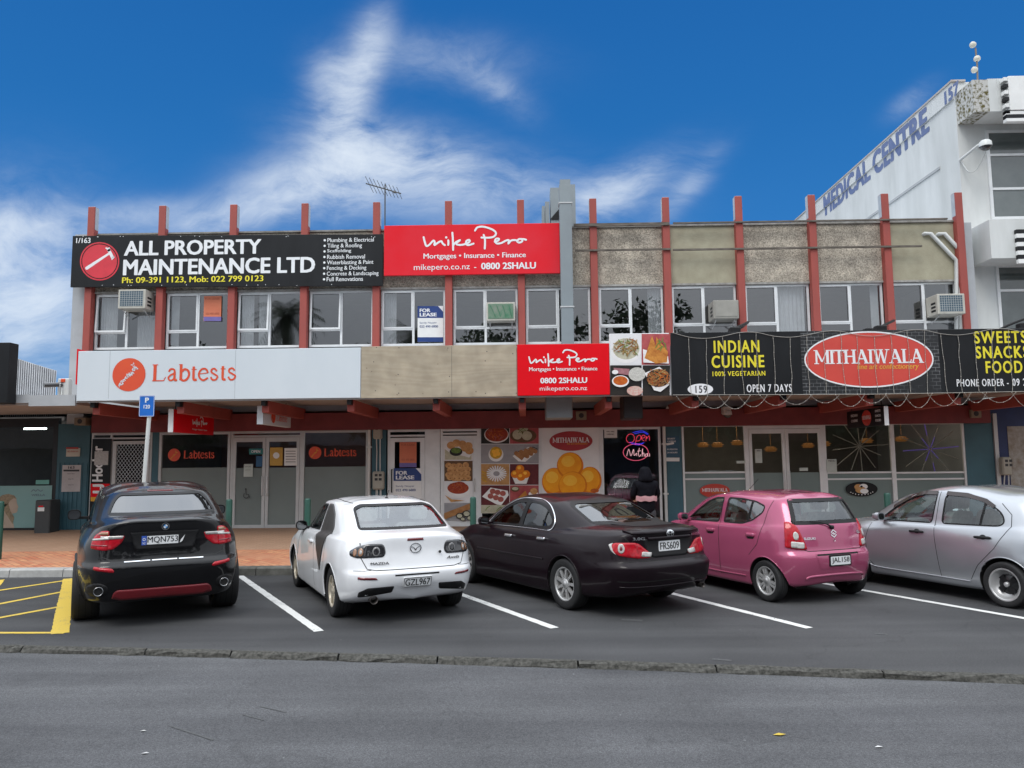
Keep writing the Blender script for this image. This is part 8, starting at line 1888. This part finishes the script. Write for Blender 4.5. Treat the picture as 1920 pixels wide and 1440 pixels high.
# ------------------------------------------------------------------ black coupe SUV
def black_suv():
    pm = paint('black_car_paint', (.0035, .0035, .0045), rough=.3, coat=.7)
    L = [
     xyz(ring13([(-.9, 0), (-.9, 0), (-.86, 0), (-.76, 0), (-.5, 0)], [(0, 0), (.9, 0), (1.5, 0), (2.1, 0), (2.93, 0)], [(3.4, 0), (3.6, 0), (3.65, 0)]), [.30]*5+[.24]*8),
     xyz(ring13([(-.99, 0), (-.975, .5), (-.91, .70), (-.78, .80), (-.50, .88)], [(0, .94), (.9, .92), (1.5, .92), (2.1, .92), (2.93, .93)], [(3.45, .80), (3.7, .5), (3.74, 0)]), [.36, .36, .35, .345, .335, .27, .24, .24, .24, .24, .24, .24, .24]),
     xyz(ring13([(-1.05, 0), (-1.035, .5), (-.965, .735), (-.82, .845), (-.50, .93)], [(0, .978), (.9, .95), (1.5, .95), (2.1, .95), (2.93, .98)], [(3.5, .84), (3.75, .52), (3.79, 0)]), [.52, .52, .52, .51, .50, .48, .46, .46, .46, .46, .46, .46, .46]),
     xyz(ring13([(-1.08, 0), (-1.065, .5), (-.99, .755), (-.84, .87), (-.50, .955)], [(0, .992), (.9, .965), (1.5, .965), (2.1, .965), (2.93, .99)], [(3.5, .84), (3.75, .52), (3.79, 0)]), [.75, .75, .745, .74, .73, .70, .66, .66, .66, .66, .66, .66, .66]),
     xyz(ring13([(-1.035, 0), (-1.02, .5), (-.95, .745), (-.81, .865), (-.48, .953)], [(0, .99), (.9, .968), (1.5, .968), (2.1, .968), (2.93, .985)], [(3.48, .83), (3.72, .5), (3.76, 0)]), [.80, .80, .795, .79, .78, .78, .78, .78, .78, .78, .74, .74, .74]),
     xyz(ring13([(-1.0, 0), (-.985, .5), (-.91, .725), (-.765, .845), (-.44, .92)], [(0, .955), (.9, .955), (1.5, .96), (2.1, .96), (2.93, .95)], [(3.4, .8), (3.62, .48), (3.68, 0)]), [1.02, 1.02, 1.02, 1.02, 1.02, 1.02, 1.0, .99, .98, .97, .88, .88, .88]),
     xyz(ring13([(-1.01, 0), (-.99, .48), (-.89, .675), (-.71, .775), (-.38, .84)], [(.05, .875), (.9, .885), (1.5, .89), (2.1, .885), (2.9, .83)], [(3.35, .70), (3.55, .44), (3.6, 0)]), [1.265, 1.258, 1.22, 1.185, 1.17, 1.16, 1.12, 1.105, 1.09, 1.06, .98, .99, .99]),
     xyz(ring13([(-.93, 0), (-.91, .47), (-.82, .65), (-.64, .745), (-.32, .81)], [(.1, .85), (.9, .862), (1.5, .865), (2.1, .86), (2.75, .79)], [(3.15, .66), (3.35, .42), (3.4, 0)]), [1.29, 1.285, 1.25, 1.22, 1.20, 1.18, 1.14, 1.12, 1.105, 1.08, 1.04, 1.05, 1.05]),
     xyz(ring13([(-.72, 0), (-.70, .47), (-.62, .64), (-.48, .73), (-.20, .79)], [(.3, .825), (.95, .842), (1.5, .845), (2.05, .835), (2.45, .79)], [(2.75, .68), (2.92, .4), (2.98, 0)]), [1.315, 1.31, 1.29, 1.26, 1.225, 1.19, 1.15, 1.13, 1.12, 1.11, 1.12, 1.13, 1.14]),
     xyz(ring13([(.10, 0), (.12, .42), (.19, .56), (.31, .625), (.52, .655)], [(.85, .675), (1.15, .685), (1.4, .685), (1.65, .67), (1.85, .64)], [(2.0, .54), (2.1, .32), (2.13, 0)]), [1.60, 1.595, 1.575, 1.555, 1.555, 1.585, 1.61, 1.61, 1.60, 1.57, 1.58, 1.60, 1.61]),
     xyz(ring13([(.34, 0), (.36, .34), (.43, .47), (.52, .52), (.66, .55)], [(.9, .565), (1.15, .575), (1.38, .575), (1.58, .56), (1.74, .53)], [(1.86, .45), (1.94, .28), (1.97, 0)]), [1.645, 1.64, 1.625, 1.615, 1.615, 1.64, 1.655, 1.655, 1.645, 1.625, 1.625, 1.635, 1.64]),
     xyz(ring13([(.75, 0), (.75, 0), (.8, 0), (.87, 0), (.95, 0)], [(1.05, 0), (1.2, 0), (1.35, 0), (1.48, 0), (1.58, 0)], [(1.66, 0), (1.72, 0), (1.75, 0)]), [1.672, 1.672, 1.678, 1.682, 1.685, 1.688, 1.69, 1.69, 1.685, 1.675, 1.668, 1.665, 1.66]),
    ]
    for l in L[:8]: l[:] = [(a, b*.965, z) for a, b, z in l]
    c = Car('parked_car', 'black coupe style SUV with red lower diffuser and twin exhausts', -4.945, 10.32, 29.5, L,
            [1, .5, 1, .7, .4, 1, .35, .6, .25, .5, 1, 1], pm, [(0, .375, .415, .95), (2.933, .375, .415, .95)], -1.08)
    gm = glass('car_glass_black', (.05, .055, .06), 2.0); gr = glass('car_glass_mirror', (.06, .065, .07), 2.6)
    rw = rounded([(-.64, 1.325), (.64, 1.325), (.58, 1.48), (.50, 1.575), (-.50, 1.575), (-.58, 1.48)], .05)
    fd = rounded([(2.32, 1.13), (1.40, 1.15), (1.34, 1.575), (1.6, 1.56), (1.82, 1.48)], .05)
    rd = rounded([(1.33, 1.15), (1.28, 1.575), (.95, 1.56), (.55, 1.44), (.30, 1.27), (.42, 1.20)], .05)
    ws = rounded([(-.62, 1.16), (.62, 1.16), (.52, 1.55), (-.52, 1.55)], .05)
    for k in 'LR': c.hole(fd, k); c.hole(rd, k)
    c.hole(rw, 'B'); c.hole(ws, 'F')
    c.region('tailgate', [(-.60, .82), (.60, .82), (.70, .92), (.70, 1.24), (.56, 1.60), (-.56, 1.60), (-.70, 1.24), (-.70, .92)], 'B')
    c.region('bumper', [(-1.1, .2), (1.1, .2), (1.1, .80), (-1.1, .80)], 'B')
    for k in 'LR':
        c.region('front_door', [(2.5, 1.08), (1.37, 1.1), (1.34, .32), (2.5, .30)], k)
        c.region('rear_door', [(1.36, 1.1), (1.33, .32), (.62, .32), (.45, .6), (.2, .85), (.15, 1.12)], k)
    c.finish_body()
    c.glazing('rear_window', rw, 'B', gr, .03); c.glazing('windscreen', ws, 'F', gm, .03)
    for mir in (False, True):
        sg = -1 if mir else 1
        c.glazing('side_window', fd, 'L', gm, .022, mirror=mir); c.glazing('side_window', rd, 'L', gm, .022, mirror=mir)
        c.strip('door_seam', [[(1.365, 1.13), (1.335, .32)], [(2.5, 1.08), (2.5, .32)], [(.16, 1.15), (.2, .87), (.45, .62)]], 'L', .009, M_SEAM, mirror=mir)
        t = c.patch('tail_light', rounded([(.70, 1.165), (.84, 1.16), (1.02, 1.10), (1.07, 1.03), (1.05, .955), (.70, .93)], .03), 'W', M_LAMPR, .012, .025, mirror=mir)
        c.patch('lamp_band', rounded([(.70, 1.085), (1.05, 1.065), (1.05, 1.045), (.70, 1.06)], .008), 'W', M_LAMPC, .016, .006, .02, mirror=mir, parent=t)
        c.patch('lamp_band', rounded([(.71, .995), (1.04, 1.0), (1.04, .99), (.71, .985)], .004), 'W', M_LAMPDR, .016, .006, .02, mirror=mir, parent=t)
        c.patch('lamp_band', rounded([(.71, 1.15), (.84, 1.145), (.92, 1.115), (.71, 1.11)], .01), 'W', M_LAMPA, .016, .006, .02, mirror=mir, parent=t)
        q = c.patch('tailgate_light', rounded([(.69, 1.10), (.44, 1.105), (.47, 1.02), (.56, .945), (.69, .93)], .025), 'B', M_LAMPR, .010, .02, mirror=mir)
        c.patch('lamp_band', rounded([(.69, 1.10), (.45, 1.105), (.465, 1.07), (.69, 1.06)], .008), 'B', M_LAMPC, .015, .006, .02, mirror=mir, parent=q)
        c.patch('reflector', rounded([(.56, .68), (.86, .72), (.86, .755), (.58, .73), (.55, .70)], .014), 'W', M_LAMPR, .006, .01, mirror=mir)
        rec = MB(); ex = MB()
        c.patch('exhaust_recess', ellipse(.715, .475, .12, .085, 24), 'B', M_BLACKP, .003, .004, mirror=mir)
        ex.lathe([(.050, -.12), (.055, -.127), (.044, -.124), (.044, .1)], 24, 'x', (-.87, sg*.70, .465)); ex.lathe([(.044, -.11), (0, -.11)], 20, 'x', (-.87, sg*.70, .465), m=1)
        ex.build('exhaust_pipe', [mat('dull_chrome', (.32, .32, .33), .25, metal=1.0), M_SEAM], c.root)
        wing_mirror(c, 2.12, .95, 1.13, 1.12, 1.27, M_BLACKP if not mir else pm, sg)
        c.tube_on('wheel_trim', [(.44*math.cos(R(a)), .375+.44*math.sin(R(a))) for a in range(-5, 186, 8)], 'L', .02, M_BLACKP, .0, mirror=mir)
    c.strip('tailgate_seam', [[(-.70, 1.20), (-.70, .95), (-.68, .86), (-.58, .82), (.58, .82), (.68, .86), (.70, .95), (.70, 1.20)]], 'B', .010, mat('seam_grey', (.02, .02, .02), .5))
    c.patch('diffuser', rounded([(-.50, .47), (.50, .47), (.54, .44), (.56, .37), (.46, .35), (-.46, .35), (-.56, .37), (-.54, .44)], .025), 'B', mat('red_diffuser', (.16, .006, .012), .35, coat=.6), .012, .03)
    c.strip('sill_plate', [[(-.44, .795), (-.16, .798)], [(-.14, .798), (.14, .798)], [(.16, .798), (.44, .795)]], 'B', .013, M_CHROME, .006)
    c.patch('plate_recess', rounded([(-.40, 1.145), (.40, 1.145), (.34, .95), (.30, .92), (-.30, .92), (-.34, .95)], .03), 'B', M_BLACKP, .003, .004)
    c.strip('recess_edge', [rounded([(-.40, 1.145), (.40, 1.145), (.34, .95), (.30, .92), (-.30, .92), (-.34, .95)], .03)], 'B', .014, pm, .008, close=True)
    p, fn, wd, ht = c.plate('MQN753', 0, 1.035, wd=.56, ht=.14, off=.012, surround=M_BLACKP)
    q = MB(); q.flat([(-.20, -.05), (.15, -.05), (.15, .05), (-.20, .05)], fn(.002)); q.build('plate_face', M_PLATEW, p)
    q = MB(); q.flat([(-.26, -.055), (-.205, -.055), (-.205, .055), (-.26, .055)], fn(.002)); q.build('plate_band', mat('plate_blue', (.03, .09, .42), .4), p)
    t = MB(); put_text(t, 'MQN753', fn(.004), -.195, .145, -.042, .042, .012); t.build('lettering', M_PLATEK, p)
    t = MB()
    f3 = fn(.004)
    t.add([f3(*v) for v in ((.165, -.045), (.178, -.01), (.225, .05), (.205, -.005), (.195, -.03))], [(0, 1, 2, 3, 4)]); stroke(t, ellipse(-.232, .012, .014, .014, 12), .006, f3, close=True); put_text(t, 'NZ', f3, -.248, -.216, -.045, -.022)
    t.build('plate_fern', M_PLATEW, p)
    h, n = c.cast('B', 0, 1.195)
    n = Vector((n.x, 0, n.z)).normalized(); up = Vector((0, 0, 1)); up = (up-n*up.dot(n)).normalized(); rt_ = up.cross(n)
    fb = lambda o: (lambda a, b: tuple(h+n*o+rt_*a+up*b))
    bd = MB(); bd.prism(ellipse(0, 0, .043, .043, 28), fb(.012), fb(-.01), 0)
    b0 = bd.build('badge', M_CHROME, c.root)
    bd = MB(); bd.flat(ellipse(0, 0, .039, .039, 28), fb(.013), 0)
    for a0 in (0, 180):
        bd.flat([(0, 0)]+[(.024*math.cos(R(a0+k*15)), .024*math.sin(R(a0+k*15))) for k in range(7)], fb(.0145), 1)
        bd.flat([(0, 0)]+[(.024*math.cos(R(a0+90+k*15)), .024*math.sin(R(a0+90+k*15))) for k in range(7)], fb(.0145), 2)
    bd.build('badge_face', [M_PLATEK, M_PLATEW, mat('badge_blue', (.05, .25, .6), .3)], b0)
    fin = MB(); fin.add([(.55, 0, 1.65), (.75, .025, 1.67), (.75, -.025, 1.67), (.56, 0, 1.73), (.75, 0, 1.68)], [(0, 1, 3), (0, 3, 2), (1, 4, 3), (2, 3, 4)]); fin.build('aerial_fin', pm, c.root)
    c.patch('brake_light', rounded([(-.16, 1.605), (.16, 1.605), (.16, 1.59), (-.16, 1.59)], .004), 'B', M_LAMPDR, .006, .008, .02)
    c.wheel(0, .375, .25, 1.655, .315, (5, .03, .12), M_ALLOY); c.wheel(2.933, .375, .25, 1.62, .275, (5, .03, .12), M_ALLOY)
    for y_ in (.42, -.42): c.seat(1.3, y_, .7)
    c.seat(.45, .38, .7, True, .3); c.seat(.45, -.38, .7, True, .3)
    MB().bbox(2.1, 2.6, -.68, .68, .85, 1.10, .04).build('dashboard', M_LINER, c.root)
    MB().bbox(-.7, .35, -.62, .62, 1.15, 1.19, .01).build('parcel_shelf', M_LINER, c.root)
    return c
# ------------------------------------------------------------------ person in a hooded jacket, seen from behind
def person():
    X, Y = 2.20, 14.45; zg = PZ(Y)
    r = empty('person', (X, Y, zg), R(6), 'person in a dark hooded jacket with pink band, seen from behind', 'person')
    def skin(name, pts, edges, rad, m, sub=2, root=0):
        me = bpy.data.meshes.new(name); me.from_pydata(pts, edges, []); o = bpy.data.objects.new(name, me); col.objects.link(o)
        md = o.modifiers.new('skin', 'SKIN'); s = o.modifiers.new('sub', 'SUBSURF'); s.levels = sub; s.render_levels = sub
        for v, q in zip(me.skin_vertices[0].data, rad): v.radius = q if isinstance(q, tuple) else (q, q)
        me.skin_vertices[0].data[root].use_root = True
        dg = bpy.context.evaluated_depsgraph_get(); m2 = bpy.data.meshes.new_from_object(o.evaluated_get(dg)); bpy.data.objects.remove(o)
        for p in m2.polygons: p.use_smooth = True
        m2.materials.clear(); m2.materials.append(m); o = bpy.data.objects.new(name, m2); col.objects.link(o); o.parent = r; return o
    M_SK = mat('skin', (.36, .20, .13), .55); M_JK = mat('jacket_black', (.009, .009, .012), .95, var=.3, vscale=12, bump=.3, bscale=12, spec=.05); M_TR = mat('trousers_grey', (.03, .03, .035), .85); M_PK = mat('pink_band', (.42, .20, .22), .8, c2=(.5, .32, .32), vscale=9); M_SH = mat('shoe_black', (.02, .02, .02), .5)
    P = [(0, 0, .88), (0, 0, 1.05), (0, .01, 1.22), (0, .0, 1.34), (0, .02, 1.42), (0, .03, 1.50), (0, .05, 1.57)]
    E = [(i, i+1) for i in range(6)]; rad = [(.13, .09), (.12, .085), (.12, .085), (.09, .07), .05, (.075, .085), (.07, .09)]
    for s in (1, -1):
        b = len(P); P += [(s*.17, 0, 1.33), (s*.22, .05, 1.10), (s*.17, .24, 1.02), (s*.15, .30, 1.01)]; E += [(3, b), (b, b+1), (b+1, b+2), (b+2, b+3)]; rad += [.06, .045, .035, .03]
        b = len(P); P += [(s*.09, 0, .82), (s*.10, .02, .47), (s*.10, -.02, .09), (s*.11, .12, .04)]; E += [(0, b), (b, b+1), (b+1, b+2), (b+2, b+3)]; rad += [.085, .058, .04, .035]
    skin('body', P, E, rad, M_SK)
    for s in (1, -1):   # hands with five fingers, folded in front of the waist
        pts = [(s*.15, .30, 1.01), (s*.12, .36, 1.00)]; ed = [(0, 1)]; rd_ = [(.022, .03), (.022, .034)]
        for k in range(4):
            b = len(pts); o_ = (k-1.5)*.019; L_ = (.06, .072, .068, .052)[k]
            pts += [(s*.11, .375, 1.0+o_), (s*(.11-L_*.55), .39, .995+o_), (s*(.11-L_), .375, .985+o_)]; ed += [(1, b), (b, b+1), (b+1, b+2)]; rd_ += [.0095, .0085, .0075]
        b = len(pts); pts += [(s*.13, .33, 1.04), (s*.10, .35, 1.065)]; ed += [(0, b), (b, b+1)]; rd_ += [.0105, .009]
        skin('hand', pts, ed, rd_, M_SK)
    P = [(0, 0, .74), (0, 0, .95), (0, .0, 1.15), (0, -.01, 1.32), (0, .0, 1.40)]; E = [(i, i+1) for i in range(4)]; rad = [(.19, .15), (.18, .135), (.19, .14), (.185, .135), (.12, .115)]
    for s in (1, -1):
        b = len(P); P += [(s*.18, 0, 1.31), (s*.235, .04, 1.10), (s*.18, .25, 1.03)]; E += [(3, b), (b, b+1), (b+1, b+2)]; rad += [.075, .066, .05]
    skin('jacket', P, E, rad, M_JK)
    P = [(0, -.01, 1.33), (0, -.01, 1.42), (0, .0, 1.51), (0, .01, 1.59), (0, .0, 1.635)]; skin('hood', P, [(i, i+1) for i in range(4)], [(.19, .15), (.15, .145), (.125, .135), (.108, .12), (.07, .08)], M_JK)
    b = MB(); n = 40; vs = []
    for k in range(n+1):
        a = math.pi*(1.08+.84*k/n); x_, y_ = .205*math.cos(a), .162*math.sin(a)
        z0 = 1.045+.035*math.sin(k*.5)*.2; vs += [(x_, y_, z0-.045), (x_*1.01, y_*1.03, z0), (x_*.985, y_*.985, z0+.05)]
    b.add(vs, [(3*k+j, 3*k+3+j, 3*k+4+j, 3*k+1+j) for k in range(n) for j in (0, 1)], 0, True); b.build('pink_band', M_PK, r)
    for s in (1, -1):
        skin('trouser_leg', [(s*.09, 0, .88), (s*.10, .02, .50), (s*.10, -.01, .10)], [(0, 1), (1, 2)], [(.115, .12), .085, .075], M_TR)
        skin('shoe', [(s*.10, -.05, .045), (s*.11, .06, .04), (s*.115, .18, .03)], [(0, 1), (1, 2)], [(.04, .045), (.045, .04), (.04, .028)], M_SH)
person()
# ------------------------------------------------------------------ across the street: trees mirrored in the glass, shop rows added to shape reflections
def palm(x, y, h, lab):
    r = empty('palm_tree', (x, y, -.1), 0, lab, 'tree', 'trees across the street'); t = MB()
    t.tube([(x, y, -.1), (x+.1, y, h*.5), (x, y, h)], [.32, .24, .2], 10); o = t.build('trunk', mat('palm_trunk', (.10, .075, .05), .9)); o.parent = r; o.matrix_parent_inverse = Matrix.Translation(-Vector(r.location))
    t = MB(); q = random.Random(int(x*7))
    for k in range(60):
        a = q.uniform(0, 6.28); up = q.uniform(-.9, 1.1); L_ = q.uniform(2.2, 3.3); pts = []
        for j in range(7):
            f = j/6; rr_ = L_*f*(1-.12*f); pts.append(Vector((x+rr_*math.cos(a)*math.cos(up*.9), y+rr_*math.sin(a)*math.cos(up*.9), h+L_*f*math.sin(up)-1.5*f*f)))
        for j in range(6):
            d = (pts[j+1]-pts[j]); sd_ = d.cross(Vector((0, 0, 1))).normalized()
            for m_ in range(3):
                b = pts[j]+d*m_/3; w_ = .55*(1-abs(j/6-.4))
                for s in (1, -1): t.add([b, b+d*.14, b+d*.5+sd_*s*w_+Vector((0, 0, -.25))], [(0, 1, 2)])
    o = t.build('crown', mat('palm_leaf', (.03, .055, .02), .6)); o.parent = r; o.matrix_parent_inverse = Matrix.Translation(-Vector(r.location))
palm(-16.5, -14, 12.0, 'tall palm tree across the street'); palm(-8.0, -16, 10.8, 'shorter palm tree further back across the street')
def bush(x, y, h, w_, lab, seed):
    r = empty('street_tree', (x, y, -.1), 0, lab, 'tree', 'trees across the street'); t = MB(); t.tube([(x, y, -.1), (x, y, h*.6)], [.25, .12], 8); o = t.build('trunk', mat('bark', (.06, .045, .03), .9)); o.parent = r; o.matrix_parent_inverse = Matrix.Translation(-Vector(r.location))
    q = random.Random(seed); t = MB(); cl = [(q.uniform(-.6, .6)*w_, q.uniform(-.5, .5)*w_, q.uniform(.35, .95)*h) for _ in range(16)]
    for (a, b, c) in cl:
        for k in range(150):
            v = Vector((q.gauss(0, 1), q.gauss(0, 1), q.gauss(0, .8))).normalized()*q.uniform(.4, 1)*w_*.36; p = Vector((x+a, y+b, c))+v; s = q.uniform(.14, .34); u_ = Vector((q.gauss(0, 1), q.gauss(0, 1), q.gauss(0, 1))).normalized(); w2 = u_.cross(v).normalized()
            t.add([p-u_*s, p+w2*s*.5, p+u_*s, p-w2*s*.5], [(0, 1, 2, 3)])
    o = t.build('crown', mat('leaf_green', (.035, .06, .02), .7, var=.4)); o.parent = r; o.matrix_parent_inverse = Matrix.Translation(-Vector(r.location))
for k, (x, y, h, w_) in enumerate(((4, -17, 11.6, 4.0), (8.8, -16.5, 13.4, 4.4), (14.5, -17, 10.5, 4.2), (-9.8, -17, 10.2, 4.0), (-2.5, -17, 11.2, 4.2), (-24, -17, 10, 4.4), (23, -17, 9, 4.2))):
    bush(x, y, h, w_, ('round tree', 'low broad tree', 'tall full tree', 'dark spreading tree', 'slim tree', 'big tree at the far left end', 'big tree at the far right end')[k]+' across the street', k+2)
def shoprow(x0, x1, h, lab, c):  # unseen shop row, added to darken reflections and bounce light back
    r = empty('added_street_building', ((x0+x1)/2, -21, -.1), 0, lab, 'building', 'added buildings across the street'); t = MB(); t.box(x0, x1, -34, -21, -.1, h); t.box(x0, x1, -21, -18.5, 3.1, 3.3)
    o = t.build('wall', mat('opposite_'+str(int(x0+100)), c, .9)); o.parent = r; o.matrix_parent_inverse = Matrix.Translation(-Vector(r.location))
    t = MB(); n = int((x1-x0)/2.5)
    for k in range(n): t.box(x0+k*2.5+.2, x0+k*2.5+2.3, -21.03, -21.001, .3, 2.8)
    o = t.build('shop_window', mat('opposite_glass', (.02, .022, .025), .1)); o.parent = r; o.matrix_parent_inverse = Matrix.Translation(-Vector(r.location))
shoprow(-60, -20, 5.6, 'unseen low brown shop row added across the street to shape the light', (.26, .23, .20)); shoprow(-20, 10, 5.2, 'unseen grey shop row added directly across the street to shape the light', (.34, .34, .34)); shoprow(10, 60, 5.9, 'unseen dark red shop row added across the street to shape the light', (.24, .12, .10))
black_suv(); white_sedan(); dark_sedan(); pink_hatch(); silver_hatch()
